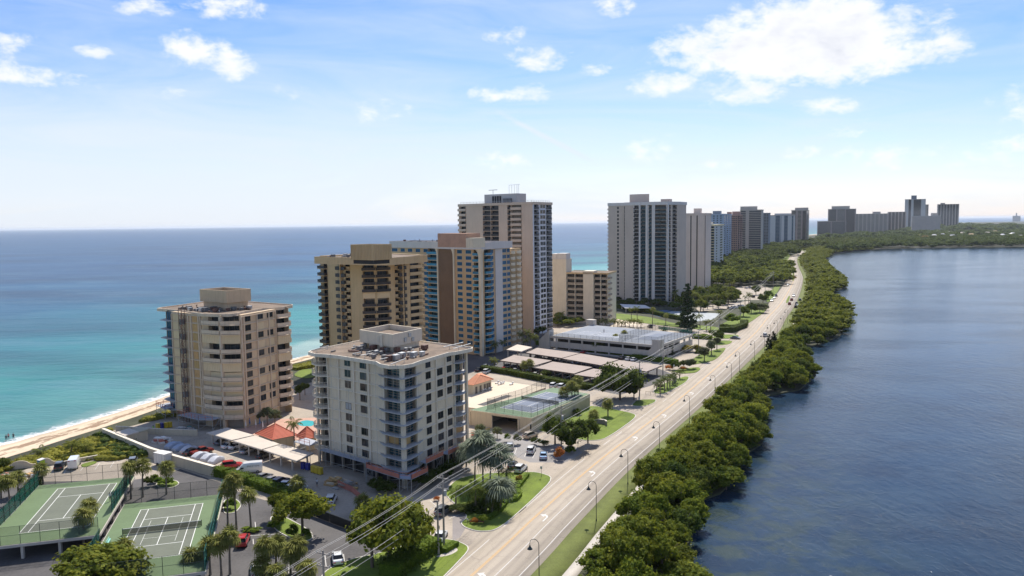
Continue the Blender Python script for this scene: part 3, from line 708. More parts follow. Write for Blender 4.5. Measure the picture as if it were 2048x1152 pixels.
# ---- near white tower under repair (the middle of the picture)
z4=lambda x,y:(580+x/3.031,620+y/3.031)
P1,C2,P2=Vector((-42.9,174.3)),Vector((-23.4,158.5)),Vector((-13.8,175.5))
dL=(P1-C2).normalized();dR=(P2-C2).normalized()
L2=P1+dL*4.2;R2=P2+dR*4.6
ch=2.6   # the near corner is cut back behind its balconies
poly=[L2+dR*0.7,P1,C2+dL*5.4,C2+dR*4.6,P2,R2+dL*0.6,R2+dL*30.0,L2+dR*26.0]
ZR=26.3
T=Tower('white_apartment_block','off-white ten-storey apartment block under repair with pink-netted scaffold decks round its foot',poly,ZR,2.5,9,
          dict(wall=m_t2,slab=m_t2b,rail=m_t2b,core=m_core),depth=0.9)
T2root=T.root;zs=T.floors()
FL=T.fac(1);FC=T.fac(2);FR=T.fac(3);FLB=T.fac(0);FRB=T.fac(4)
T.walls(1,[],3.4);T.walls(3,[],3.4);T.walls(5,[]);T.walls(6,[]);T.walls(7,[])
T.block('ground_floor_shade',[tuple(p)for p in inset(poly,0.85)],0,3.38,m_dark)  # solid dark block: shade of the open ground floor put into colour
for F_ in(FL,FR):
    for j in range(6):b_=MB();u_=F_.L*(j+0.05)/5.1;F_.box(b_,u_,u_+0.5,-0.5,0.0,0,3.39);b_.build('ground_column',m_core,T.root)
def uu(F,*xs,k=3.031,o=580,py=735):return[F.u(o+x/k,py)for x in xs]
ribL=[max(0.15,u)for u in uu(FL,297,390,480)];T.ribs(FL,[0.15]+ribL+[FL.L-0.15],3.6,ZR-0.5)
T.bands(FL,zs+[ZR-0.42]);T.bands(FR,zs+[ZR-0.42])
ribR=uu(FR,880,940);T.ribs(FR,[0.16]+ribR+[FR.L-0.15],3.6,ZR-0.5)
a,b2=uu(FL,332,364);c,d=uu(FL,424,460)
T.win(FL,a,b2,zs,1.45,0.65,skip=(4,5));T.win(FL,c,d,zs,1.45,0.65,skip=(3,))
for k_,z in((4,zs[5]),(3,zs[5])):pass
T.shutter(FL,a,b2,[zs[5]+0.6],1.5,0.05,m_t2);T.shutter(FL,c,d,[zs[3]+0.6],1.5,0.05,m_t2)
T.win(FL,a,b2,[zs[4]],1.45,0.65,glass=m_slabg)
a,b2=uu(FR,822,850);T.win(FR,a,b2,zs,1.45,0.65)
a,b2=uu(FR,891,922);T.win(FR,a,b2,zs,1.45,0.65,skip=(8,4));T.shutter(FR,a,b2,[zs[4]+0.6],1.5,0.05,m_t2)
a,b2=uu(FR,950,977);T.win(FR,a,b2,zs,1.45,0.65,skip=(4,));T.shutter(FR,a,b2,[zs[4]+0.6],1.5,0.05,m_t2)
# corner bay: green-netted glass between slabs that run to a sharp nose on each side
b_=MB();b_.prism([tuple(p)for p in inset([C2+dL*1.2+dR*0.9,C2+dL*5.4+dR*1.6,C2+dL*5.4+dR*4.6,C2+dL*1.6+dR*4.6],0.0)],3.4,ZR-0.3)
b_.build('corner_bay_wall',m_t2,T.root)
CA=C2+dL*5.3+dR*0.85;CB=C2+dL*0.85+dR*0.85;CC=C2+dL*0.85+dR*4.5
F1,F2=Fac(CA,CB),Fac(CB,CC)
slab_pts=[C2+dL*7.6-dR*0.15,C2+dL*5.2-dR*1.35,C2+dL*0.6-dR*1.25,C2-dL*0.9-dR*0.9,C2-dL*1.2+dR*0.4,C2-dL*1.0+dR*4.6,C2-dL*0.3+dR*6.6,C2+dL*0.5+dR*6.4,C2+dL*0.8+dR*0.8,C2+dL*6.9+dR*0.3]
bs=MB()
c0=sum((Vector(p)for p in slab_pts),Vector((0,0)))/len(slab_pts)
bs.prism([(p.x-c0.x,p.y-c0.y)for p in slab_pts],-0.2,0.0);slab_me=bs.mesh('corner_balcony',[m_slabg])
gl1=fbox_mesh('corner_glass',[(0,F1.L,0,0.06,0,2.05,0)]+[(F1.L*j/3-0.05,F1.L*j/3+0.05,0.06,0.12,0,2.05,1)for j in(0.05,1,2,2.9)]+[(0,F1.L,0.1,0.16,z,z+0.07,1)for z in(0.55,1.1)],[g_teal,m_core])
gl2=fbox_mesh('corner_glass',[(0,F2.L,0,0.06,0,2.05,0)]+[(F2.L*j/3-0.05,F2.L*j/3+0.05,0.06,0.12,0,2.05,1)for j in(0.1,1,2,2.9)]+[(0,F2.L,0.1,0.16,z,z+0.07,1)for z in(0.55,1.1)],[g_teal,m_core])
ply=fbox_mesh('plywood_panel',[(0.1,F1.L*0.7,0.13,0.18,0,2.0,0)],[m_ply]);ply2=fbox_mesh('plywood_panel',[(0.2,F2.L*0.6,0.13,0.18,0,2.0,0)],[m_ply])
for i_,z in enumerate(zs):
    so_=obj('corner_balcony',slab_me,T.root,(c0.x-T.root.location.x,c0.y-T.root.location.y,z))
    put('corner_glass',gl1,T.root,F1,0,0,z+0.05);put('corner_glass',gl2,T.root,F2,0,0,z+0.05)
    if i_==2:put('plywood_panel',ply,T.root,F1,0,0,z+0.05);put('plywood_panel',ply2,T.root,F2,0,0,z+0.05)
b_=MB();q=C2-dL*0.05+dR*(-0.05);b_.prism([tuple(C2+dL*x+dR*y)for x,y in((-0.45,-0.45),(0.45,-0.45),(0.45,0.45),(-0.45,0.45))],0,ZR-0.3);b_.build('corner_column',m_mid,T.root)
# balconies at the left corner
b_=MB();FLb=Fac(L2+dR*0.7,P1)
bow=[P1-dR*0.2,P1-dR*1.25+dL*1.2,P1-dR*1.45+dL*3.0,P1-dR*0.9+dL*5.0,P1+dR*0.9+dL*6.2,P1+dR*3.6+dL*6.0,P1+dR*4.0+dL*4.5,P1+dR*0.7+dL*0.4]
c1=sum(bow,Vector((0,0)))/len(bow);lb=MB();lb.prism([(p.x-c1.x,p.y-c1.y)for p in bow],-0.22,0);lbm=lb.mesh('balcony',[m_t2b])
rb=MB()
def railrun(rb,pts,h=1.0,st=0.3):
    for p,q in zip(pts,pts[1:]):
        for zz in(h,0.1):rb.tube((p.x,p.y,zz),(q.x,q.y,zz),0.04,n=4)
        k_=max(1,int((q-p).length/st))
        for j in range(k_):s_=p.lerp(q,j/k_);rb.box(s_.x-0.025,s_.x+0.025,s_.y-0.025,s_.y+0.025,0,h)
railrun(rb,[p-c1 for p in bow[:6]]);lrm=rb.mesh('railing',[m_t2b])
lgl=fbox_mesh('glass_door',[(0.0,FLb.L-0.2,-0.9,-0.8,0,1.95,0)]+[(x,x+0.08,-0.85,-0.72,0,1.95,1)for x in(0.2,1.4,2.6,3.8)],[g_dark,m_frame])
T.walls(0,[(0.3,FLb.L-0.3)])
for z in zs:
    o_=obj('balcony',lbm,T.root,(c1.x-T.root.location.x,c1.y-T.root.location.y,z));obj('railing',lrm,o_)
    put('glass_door',lgl,T.root,FLb,0,0,z+0.02)
# balconies at the right corner
FRb=T.fac(4);T.walls(4,[(0.3,FRb.L-0.2)])
bowr=[P2-dL*0.35-dR*0.8,P2-dL*1.5+dR*0.5,P2-dL*1.4+dR*3.0,P2-dL*0.2+dR*4.9,P2+dL*1.6+dR*4.8,P2+dL*1.4+dR*3.6,P2+dL*0.1+dR*0.1]
c3=sum(bowr,Vector((0,0)))/len(bowr);rb_=MB();rb_.prism([(p.x-c3.x,p.y-c3.y)for p in bowr],-0.2,0);rbm=rb_.mesh('balcony',[m_slabg])
rr_=MB();railrun(rr_,[p-c3 for p in bowr[:4]]);rrm=rr_.mesh('railing',[m_slabg])
rgl=fbox_mesh('glass_door',[(0.0,FRb.L,-0.75,-0.6,0,2.0,0)]+[(x,x+0.08,-0.6,-0.5,0,2.0,1)for x in(0.2,1.4,2.8,4.0)],[g_teal,m_frame])
for i_,z in enumerate(zs):
    o_=obj('balcony',rbm,T.root,(c3.x-T.root.location.x,c3.y-T.root.location.y,z))
    if i_>3:put('glass_door',rgl,T.root,FRb,0,0,z+0.02)
    else:obj('railing',rrm,o_)
    if i_==1:put('plywood_panel',fbox_mesh('plywood_panel',[(0.3,FRb.L-0.3,-0.55,-0.45,0,2.1,0)],[m_ply]),T.root,FRb,0,0,z+0.05)
b_=MB();q=P2+dR*4.4-dL*0.6;b_.obox((q.x,q.y),0.6,0.6,0,ZR-0.4,FR.rz);q=L2;b_.obox((L2.x,L2.y),0.5,0.5,0,ZR-0.4,FR.rz);b_.build('corner_column',m_t2,T.root)
rpts=[tuple(G(*z4(*q),ZR))for q in((110,262),(150,273),(215,277),(290,285),(400,302),(520,321),(545,336),(600,346),(690,344),(745,334),(790,317),(880,290),(960,266),(1000,262),(1105,241))]
rR=Vector(rpts[-1]);rL=Vector(rpts[0]);rpts+=[tuple(rR+dR*1.6+dL*1.0),tuple(rR+dR*1.5+dL*29),tuple(rL+dR*27+dL*1.0),tuple(rL+dR*2+dL*1.2)]
T.roof(rpts,ZR-0.45,ZR,m=m_t2b)
# penthouse with an open plant well on top
pA,pC,pB=(Vector(G(*z4(x,y),30.6))for x,y in((421,120),(622,148),(800,110)))
pp=corner(pA,pC,pB);T.block('penthouse',[tuple(p)for p in inset(pp,0.6)],ZR+0.02,28.2,m_t2);T.block('penthouse_screen',[tuple(p)for p in pp],27.6,30.6,m_t2,1.3)
FP=Fac(pp[0],pp[1]);b_=MB();FP.box(b_,0.9,1.9,-0.7,-0.52,ZR+0.1,27.9);b_.build('plant_door',m_dark,T.root);b_=MB();FP.box(b_,2.9,5.4,-0.7,-0.5,ZR+0.2,27.6);b_.build('plant_grille',m_t2b,T.root)
b_=MB();FP.box(b_,2.3,2.8,-0.7,-0.48,ZR+0.1,27.8);b_.build('pipe_cover',m_ply,T.root)
FP2=Fac(pp[1],pp[2]);b_=MB();FP.box(b_,8.2,9.2,-0.05,0.35,27.4,30.2);FP.box(b_,7.3,8.0,-0.05,0.3,28.4,29.6);b_.build('vent_duct',m_mid,T.root)
b_=MB()
for(u_,z_)in((4.2,28.3),(6.0,29.2),(7.2,28.0)):FP2.box(b_,u_,u_+0.8,-0.1,0.25,z_,z_+0.9)
b_.build('condenser',m_steel,T.root)
# rooftop plant
random.seed(5)
cen=sum((Vector(p)for p in rpts),Vector((0,0)))/len(rpts)
def clutter(root,cands,z,n_,avoid,kinds=(m_unit,m_rust,m_steel)):
    P=[Vector(p)for p in cands];k_=0
    while k_<n_:
        a_,b1=random.random(),random.random();q=P[0]*(1-a_)*(1-b1)+P[1]*a_*(1-b1)+P[2]*a_*b1+P[3]*(1-a_)*b1
        if inside(q,avoid):continue
        k_+=1;b_=MB();s_=random.uniform(0.4,1.3);r_=random.random()
        if r_<0.55:b_.obox((q.x,q.y),s_*1.2,s_*0.9,z+0.25,z+0.25+s_*0.8,FR.rz);b_.obox((q.x,q.y),s_*1.0,s_*0.5,z,z+0.26,FR.rz);nm='air_conditioner'
        elif r_<0.8:b_.tube((q.x,q.y,z),(q.x,q.y,z+s_*0.9),0.14,n=6);b_.tube((q.x,q.y,z+s_*0.9),(q.x,q.y,z+s_*0.9+0.15),0.3,n=6);nm='vent_pipe'
        else:b_.obox((q.x,q.y),s_*2.6,0.25,z+0.1,z+0.4,FR.rz+random.choice((0,1.57)));nm='duct'
        b_.build(nm,random.choice(kinds),root)
def inside(q,poly):
    P=[Vector(p)for p in poly];c_=False;j=len(P)-1
    for i in range(len(P)):
        if(P[i].y>q.y)!=(P[j].y>q.y)and q.x<(P[j].x-P[i].x)*(q.y-P[i].y)/(P[j].y-P[i].y)+P[i].x:c_=not c_
        j=i
    return c_
clutter(T.root,[P1+dR*2+dL*1,C2+dR*2+dL*3,P2-dR*0.5+dL*2,P1+dR*17],ZR+0.03,52,inset(pp,-0.3))
# beams of the hanging work platforms, standing over the roof edge
for(a_,b1)in(((130,245),(235,215)),((430,275),(505,262)),((545,300),(640,278)),((610,330),(700,295)),((930,225),(1050,196)),((990,235),(1095,203)),((380,265),(430,255))):
    p0=G(*z4(*a_),ZR+0.9);p1=G(*z4(*b1),ZR+0.9);b_=MB();b_.tube((p0.x,p0.y,ZR+0.9),(p1.x,p1.y,ZR+0.9),0.11,n=4)
    for t_ in(0.3,0.9):q=p0.lerp(p1,t_);b_.tube((q.x,q.y,ZR),(q.x,q.y,ZR+0.9),0.07,n=4)
    b_.build('outrigger_beam',m_steel,T.root)
b_=MB()
for t_ in(0.15,0.45,0.75,0.92):q=FL.p(FL.L*t_,1.3);b_.tube((q[0],q[1],3),(q[0],q[1],ZR+0.9),0.03,n=3)
for x in(-0.6,0.9,3):q=C2-dR*2+dL*x;b_.tube((q.x,q.y,3),(q.x,q.y,ZR+0.5),0.03,n=3)
b_.build('hoist_rope',m_steel,T.root)
# scaffold decks round the foot, pink netting on the rails
m_sc=m_steel
def deck(root,pts,z,net=m_orange,rail_idx=None):
    b_=MB();b_.prism([tuple(p)for p in pts],z-0.15,z);b_.build('work_deck',m_deckst,root)
    rp=[pts[i]for i in(rail_idx or range(len(pts)))];rails_on(root,rp,z,1.25,net,1.6,'deck_rail',None)
    b_=MB()
    for p in pts:
        p=Vector(p);b_.tube((p.x,p.y,0),(p.x,p.y,z),0.07,n=5)
    for p,q in zip(pts,pts[1:]):
        p,q=Vector(p),Vector(q);b_.tube((p.x,p.y,0.3),(q.x,q.y,z-0.2),0.04,n=4);b_.tube((p.x,p.y,z*0.5),(q.x,q.y,z*0.5),0.04,n=4)
    b_.build('scaffold_frame',m_sc,root)
SC=empty('scaffold',(C2.x,C2.y,0),'steel scaffold with pink-orange netted decks wrapped round the foot of the white tower under repair','scaffold')
DK=[G(*q,4.2)for q in((722,951),(760,967),(765,975),(830,961),(828,948),(790,955))]
dk=[C2+dL*9.5-dR*0.8,C2+dL*9.3-dR*3.0,C2-dL*1.5-dR*3.4,C2-dL*4.0-dR*2.2,C2-dL*4.2+dR*3.4,C2-dL*1.8+dR*3.4,C2-dL*1.7-dR*1.0]
deck(SC,dk,3.4,m_orange,(1,2,3,4))
dk2=[C2+dL*26-dR*0.8,C2+dL*26-dR*2.6,C2+dL*10-dR*2.6,C2+dL*10-dR*0.8];deck(SC,dk2,4.3,m_steel,(1,2))
dk3=[C2-dL*0.8+dR*4.5,C2-dL*2.8+dR*4.5,C2-dL*2.8+dR*11,C2-dL*0.8+dR*11];deck(SC,dk3,4.6,m_orange,(1,2))
dk4=[C2-dL*1.4+dR*12,C2-dL*3.6+dR*12,C2-dL*3.6+dR*19.5,C2-dL*1.4+dR*19.5];deck(SC,dk4,4.6,m_orange,(1,2))
dk5=[L2+dR*1+dL*0.6,L2-dR*2.6+dL*0.6,L2-dR*2.8+dL*6.5,L2+dR*1+dL*6.5];deck(SC,dk5,4.6,m_orange,(1,2,3))
for(a_,c_,z_)in((C2-dL*2.9+dR*4.5,C2-dL*2.9+dR*11,4.62),(C2-dL*3.7+dR*12,C2-dL*3.7+dR*19.5,4.62),(C2-dL*4.1-dR*2.2,C2-dL*4.3+dR*3.4,3.42),(C2+dL*9.3-dR*3.1,C2-dL*1.5-dR*3.5,3.42)):
    F=Fac(a_,c_);b_=MB();F.box(b_,0.05,F.L-0.05,-0.02,0.02,z_+0.05,z_+0.95);b_.build('safety_net',m_orange,SC)

# ---- ocean-side cream tower
z5=lambda x,y:(280+x/3.6,560+y/3.6)
ZR=31.7
a0,a1,a2,a3=(Vector(G(*z5(*q),31.5))for q in((228,232),(438,252),(722,258),(972,214)))
dL1=(a0-a1).normalized();dR1=(a3-a2).normalized()
nb=len([0]);L1=a0+dL1*4.0+dR1*0.7;R1=a3+dR1*5.0-dL1*1.3
poly=[L1,a0,a1,a1.lerp(a2,0.5)+(dL1+dR1)*(-1.2),a2,a3,R1,R1+dL1*26,L1+dR1*22]
T=Tower('cream_apartment_tower','cream twelve-storey tower beside the beach with shuttered balconies and a lift mast',poly,ZR,2.62,11,
          dict(wall=m_t1,slab=m_t1b,rail=m_t1b,core=m_core),depth=1.4)
T1=T;zs=T.floors();F0,FA,FB,FC1,FD,FE=(T.fac(i)for i in range(6))
uv_=lambda F,*xs,py=640:[F.u(280+x/3.6,py)for x in xs]
T.walls(1,[],2.8);T.bands(FA,zs+[ZR-0.45],out=0.28);T.ribs(FA,[0.12,FA.L-0.12]+uv_(FA,292,350,372,425),3,ZR-0.5,out=0.32)
a,b2=uv_(FA,378,410);T.shutter(FA,a,b2,[z+0.25 for z in zs],2.0,0.08,m_ply,'plywood_panel')
a,b2=uv_(FA,236,288);T.shutter(FA,a,b2,[z+0.2 for z in zs],2.05,0.05)
T.walls(4,[])if False else None
# chamfer balconies: two walls with a shallow knee
o1=uv_(FB,490,545);T.walls(2,[(o1[0],FB.L-0.25)]);
T.walls(3,[(0.25,FC1.L-0.3)])
shut_rows={8:1,5:1,4:0,3:0,2:0}
for i_,z in enumerate(zs):
    k_=10-i_
    open_=k_ in(0,1,3,4,9)
    if k_ in(2,5):T.shutter(FB,0.4,FB.L-0.02,[z],2.4,0.28);T.shutter(FC1,0.02,FC1.L-0.2,[z],2.4,0.28)
    elif not open_:T.shutter(FB,o1[0],FB.L-0.3,[z+0.02],2.35,-0.3);T.shutter(FC1,0.3,FC1.L-0.3,[z+0.02],2.35,-0.3)
ro=[z for i_,z in enumerate(zs)if(10-i_)not in(2,5)]
T.bay(FB,0.6,FB.L-0.01,ro,0.75,'panel',nmull=3,bow=0.25);T.bay(FC1,0.01,FC1.L-0.1,ro,0.75,'panel',nmull=3,bow=0.25)
b_=MB();q=Vector(T.poly[3]);b_.obox((q.x,q.y),0.7,0.7,0,ZR-0.5,FR.rz);b_.build('corner_column',m_t1b,T.root)
T.walls(4,[]);T.bands(FD,zs+[ZR-0.45],out=0.28)
FD_r=[FD.L*0.02]+uv_(FD,822,925);T.ribs(FD,[0.12,FD.L-0.12]+uv_(FD,742,838,925),3,ZR-0.5,out=0.32)
rows=lambda ks:[zs[10-k_]for k_ in ks]
a,b2=uv_(FD,756,794);T.win(FD,a,b2,zs,1.5,0.6)
a,b2=uv_(FD,846,884);T.win(FD,a,b2,rows((0,2,4,6,8,9)),1.5,0.6);T.shutter(FD,a-0.5,b2+0.5,[z+0.15 for z in rows((1,3,5,7))],2.1,0.05)
a,b2=uv_(FD,915,955);T.win(FD,a,b2,rows((0,2,4,6,8,9)),1.5,0.6);T.shutter(FD,a-0.2,b2+0.3,[z+0.15 for z in rows((1,3,5,7))],2.1,0.05)
a,b2=uv_(FB,688,720)
T.walls(5,[(0.3,FE.L-0.2)]);T.bay(FE,0.1,FE.L-0.1,[z for i_,z in enumerate(zs)if 10-i_ not in(3,5)],0.9,'panel',nmull=3,bow=0.6);T.shutter(FE,0.1,FE.L-0.1,rows((3,5)),2.4,0.8)
F6=T.fac(6);T.walls(6,[]);T.bay(F6,0.5,5.5,zs,1.3,'panel',nmull=2,bow=0.4)
T.walls(7,[]);T.walls(8,[])
# left corner: blue glass and pointed slabs
T.walls(0,[(0.2,F0.L-0.2)])
gl=fbox_mesh('corner_glass',[(0.0,F0.L,-0.2,-0.1,0,2.3,0)]+[(x,x+0.08,-0.1,-0.02,0,2.3,1)for x in(0.3,1.6,2.9)],[g_blue,m_frame])
tri=[a0-dR1*0.25-dL1*0.3,a0-dR1*1.3+dL1*1.6,a0-dR1*0.6+dL1*5.4,a0+dR1*2.4+dL1*6.4,a0+dR1*3.0+dL1*4.4,a0+dR1*0.6]
c1=sum(tri,Vector((0,0)))/6;tb=MB();tb.prism([(p.x-c1.x,p.y-c1.y)for p in tri],-0.2,0);tm=tb.mesh('corner_balcony',[m_slabg])
for z in zs:obj('corner_balcony',tm,T.root,(c1.x-T.root.location.x,c1.y-T.root.location.y,z));put('corner_glass',gl,T.root,F0,0,0,z+0.02)
rp=[tuple(G(*z5(*q),ZR))for q in((122,212),(200,218),(300,226),(380,240),(450,250),(540,253),(640,253),(700,246),(760,232),(880,212),(960,207),(1020,203),(1098,188))]
rR,rL=Vector(rp[-1]),Vector(rp[0]);rp+=[tuple(rR+dR1*1.4+dL1*1.2),tuple(rR+dR1*1+dL1*28),tuple(rL+dR1*24+dL1*0.5),tuple(rL+dR1*2.4+dL1*1.2)]
T.roof(rp,ZR-0.5,ZR,m=m_t1b)
pA,pC,pB=(Vector(G(*z5(x,y),37.6))for x,y in((428,66),(620,78),(797,62)))
pp=corner(pA,pC,pB);T.block('penthouse',[tuple(p)for p in inset(pp,0.7)],ZR+0.02,34.9,m_t1);T.block('penthouse_screen',[tuple(p)for p in pp],34.0,37.6,m_t1,1.2)
clutter(T.root,[a0+dR1*2+dL1*1,a1+dR1*3.5,a3+dL1*2,a0+dR1*17],ZR+0.03,60,inset(pp,-0.3))
# lift mast: lattice up the left wall
mast=empty('mast_climber',(*FA.p(uv_(FA,322)[0],0.9),0),'dark lattice hoist mast fixed up the left wall of the cream beach tower','hoist')
b_=MB();um=uv_(FA,322)[0]
for du in(-0.75,0.75):
    for w_ in(0.5,1.4):q=FA.p(um+du,w_);b_.tube((q[0],q[1],0),(q[0],q[1],ZR+1.2),0.09,n=4)
for k_ in range(int(ZR/1.5)):
    z=k_*1.5
    for w_ in(0.5,1.4):
        s_=1 if k_%2 else-1
        p,q=FA.p(um-0.75*s_,w_),FA.p(um+0.75*s_,w_);b_.tube((p[0],p[1],z),(q[0],q[1],z+1.5),0.06,n=3);p,q=FA.p(um-0.75,w_),FA.p(um+0.75,w_);b_.tube((p[0],p[1],z),(q[0],q[1],z),0.06,n=3)
b_.build('mast',m_rust,mast)
for k_ in range(1,8):b_=MB();FA.box(b_,um-0.7,um+0.7,0.55,1.3,k_*4.2-0.9,k_*4.2+0.5);b_.build('mast_section',m_unit,mast)
SC2=empty('scaffold',(*FA.p(0,2),0),'low scaffold deck with pink netting round the foot of the cream beach tower','scaffold')
aa=[Vector(FA.p(FA.L*0.55,0.6)),Vector(FA.p(FA.L*0.55,4.4)),Vector(FA.p(FA.L+3.5,4.6)),Vector(FB.p(FB.L*0.9,3.6)),Vector(FB.p(FB.L*0.9,0.9))]
deck(SC2,aa,3.2,m_orange,(0,1,2,3))
ab=[Vector(FA.p(-1,0.5)),Vector(FA.p(-1,3.0)),Vector(FA.p(-8,1.5)),Vector(FA.p(-8,-3))];deck(SC2,ab,3.4,m_orange,(0,1,2,3))
# ---- tan tower with dark stepped balconies
z3=lambda x,y:(620+x/5.008,470+y/5.008)
ZR=44.4
q0,q1,q2,q3=(Vector(G(*z3(*q),ZR-2.4))for q in((108,268),(520,288),(790,280),(1112,258)))
dl=(q0-q1).normalized();dr=(q3-q2).normalized()
poly=[q0+dl*0.5,q1,(q1+q2)/2-(dl+dr)*0.7,q2,q3+dr*0.4,q3+dl*24+dr*4,q0+dr*22]
T=Tower('tan_apartment_tower','tan tower with dark stepped balconies and a fluted rooftop box, behind the white block',poly,ZR,2.62,15,dict(wall=m_t3,slab=m_t3,rail=m_t3d),depth=1.6)
zs=T.floors();zs=[z-2.3 for z in zs];F0,FA,FB,F3=(T.fac(i)for i in range(4))
uf=lambda F,*xs,py=620:[F.u(620+x/5.008,py)for x in xs]
def stepped(F,ua,ub,mirror=False,m=m_t3d):
    """dark recess with a white fin, a low parapet stepping down on one side"""
    pass
e0=uf(F0,112,186);o1=uf(F0,308,412)
T.walls(0,[(max(0.02,e0[0]),e0[1]),tuple(o1)]);T.bay(F0,0.02,e0[1],zs,1.5,'panel',rm=m_t3d,nmull=1);T.bay(F0,o1[0],o1[1],zs,0.9,None,nmull=2,skip=())
fin=uf(F0,335)[0];b_=MB();F0.box(b_,fin-0.22,fin+0.22,-1.5,1.1,0,ZR-2.2);b_.build('fin',m_t3,T.root)
rl=uf(F0,285,388);rm_=fbox_mesh('railing',[(0,fin-rl[0]-0.25,0.1,0.95,-0.2,1.1,0)],[m_t3d]);st=fbox_mesh('parapet_step',[(0,o1[1]-fin-2.2,0.02,0.14,-0.1,1.2,0)],[m_t3])
rm2=fbox_mesh('railing',[(0,2.4,0.1,0.95,-0.2,1.1,0)],[m_t3d]);pn=fbox_mesh('privacy_panel',[(0,1.5,-0.2,-0.1,0.9,2.3,0)],[m_t3])
for z in zs:
    put('railing',rm_,T.root,F0,rl[0],0,z);put('railing',rm2,T.root,F0,fin+0.25,0,z);put('parapet_step',st,T.root,F0,fin+2.2,0,z);put('privacy_panel',pn,T.root,F0,fin+0.4,0,z)
T.walls(1,[(0.3,FA.L-0.35)]);T.walls(2,[(0.35,FB.L-0.3)])
T.bay(FA,-0.2,FA.L-0.01,zs,1.0,'panel',rm=m_t3d,nmull=3,skip=(10,));T.bay(FB,0.01,FB.L+0.2,zs,1.0,'panel',rm=m_t3d,nmull=3,skip=(10,))
T.shutter(FA,0.1,FA.L,[zs[10]+0.3],2.3,0.25);T.shutter(FB,0.0,FB.L-0.1,[zs[10]+0.3],2.3,0.25)
b_=MB();b_.obox((T.poly[2].x,T.poly[2].y),0.8,0.8,0,ZR-2.2,F3.rz);b_.build('corner_column',m_t3,T.root)
o2=uf(F3,858,958);o3=uf(F3,1008,1100)
T.walls(3,[tuple(o2),(o3[0],F3.L-0.05)]);T.bay(F3,o2[0],o2[1],zs,0.9,None,nmull=2);T.bay(F3,o3[0],F3.L-0.06,zs,0.3,'solid',rm=m_t3,nmull=2)
fin=uf(F3,921)[0];b_=MB();F3.box(b_,fin-0.22,fin+0.22,-1.5,1.1,0,ZR-2.2);b_.build('fin',m_t3,T.root)
rm_=fbox_mesh('railing',[(0,(fin-o2[0])*0.55,0.1,0.95,-0.2,1.1,0)],[m_t3d]);st=fbox_mesh('parapet_step',[(0,(fin-o2[0])*0.45,0.02,0.14,-0.1,1.2,0)],[m_t3]);rm2=fbox_mesh('railing',[(0,o2[1]-fin-0.2,0.1,0.95,-0.2,1.1,0)],[m_t3d])
for z in zs:put('railing',rm_,T.root,F3,o2[0]+(fin-o2[0])*0.45,0,z);put('parapet_step',st,T.root,F3,o2[0],0,z);put('railing',rm2,T.root,F3,fin+0.22,0,z)
F4=T.fac(4);T.walls(4,[]);T.bay(F4,0.3,6,zs,1.3,'bars',rm=m_t3d,nmull=2);T.walls(5,[]);F6=T.fac(6);T.walls(6,[])
T.bay(F6,F6.L-4.2,F6.L-0.4,zs,1.3,'panel',rm=m_t3d,nmull=1)
ra,rb2,rc2,rd2=(Vector(G(*z3(*q),ZR))for q in((42,226),(520,238),(790,240),(1176,210)))
T.roof([tuple(p)for p in(ra,rb2,rc2,rd2,rd2+dl*26+dr*4,ra+dr*24)],ZR-2.2,ZR)
pA,pC,pB=(Vector(G(*z3(x,y),50.2))for x,y in((405,95),(630,97),(818,90)))
pp=corner(pA,pC,pB);T.block('penthouse',[tuple(p)for p in inset(pp,0.5)],ZR+0.02,46.0,m_dark);T.block('fluted_screen',[tuple(p)for p in pp],45.6,50.2,m_t3,0.4)
for i in(0,1):
    F=Fac(pp[i],pp[i+1]);fm=fbox_mesh('flute',[(0,0.22,0.0,0.16,45.7,50.1,0)],[m_t3])
    for j in range(int(F.L/0.62)):put('flute',fm,T.root,F,0.15+j*0.62,0,0)
random.seed(8);clutter(T.root,[ra+dr*2,rb2+dr*2.5,rd2+dl*3,ra+dr*16],ZR+0.03,26,inset(pp,-0.3))
# ---- ochre tower with blue balconies
z6=lambda x,y:(770+x/4.114,450+y/4.114)
ZR=47.6
# wing, brown shaft, main wall, corner, right wall
w0,w1,w2,w3,w4,w5=G(*z6(58,172),ZR-2.8),G(*z6(432,178),ZR-2.8),G(*z6(450,180),ZR-2.8),G(*z6(800,190),ZR-2.8),None,None
C4=Vector((-12.4,314.0))
uA=Vector((math.sin(R(134)),math.cos(R(134))));uB=Vector((math.sin(R(33)),math.cos(R(33))))
def on_line(C,d,px,py=560):
    F=Fac(C,C+d*10);return C+d*F.u(px,py)
C4=Vector(G(*z6(803,1040),2.0));m0=on_line(C4,-uA,z6(447,0)[0]);r1=on_line(C4,uB,z6(905,0)[0]);r2=on_line(C4,uB,z6(1030,0)[0])
wg1=m0+uB*2.2;wg0=on_line(wg1,-uA,z6(58,0)[0])
poly=[wg0,wg1,m0,C4-uA*0.0,r1,r2,r2-uA*16,wg0+uB*15]
T=Tower('ochre_apartment_tower','ochre tower with blue balconies and a tall blank brown shaft, behind the tan tower',poly,ZR,2.6,17,dict(wall=m_t4,slab=m_t4p,rail=m_blue),depth=1.5)
zs=[z-2.5 for z in T.floors()];FW,FWs,FM,FR1,FR2=(T.fac(i)for i in range(5));uf=lambda F,*xs,py=560:[F.u(770+x/4.114,py)for x in xs]
bb=uf(FW,358,430);T.walls(0,[(bb[0],FW.L-0.05)]);T.bay(FW,bb[0],FW.L-0.06,zs,1.0,'panel',rm=m_blue,glass=g_teal,nmull=2);T.walls(1,[])
def wgrp(F,xs,uf=uf,**k):
    for x0,x1 in xs:a_,c_=uf(F,x0,x1);T.win(F,a_,c_,zs,1.35,0.8,frame=m_bluew,glass=g_blue,mull=2,**k)
wgrp(FW,((66,108),(136,168),(196,229),(260,294),(324,356)))
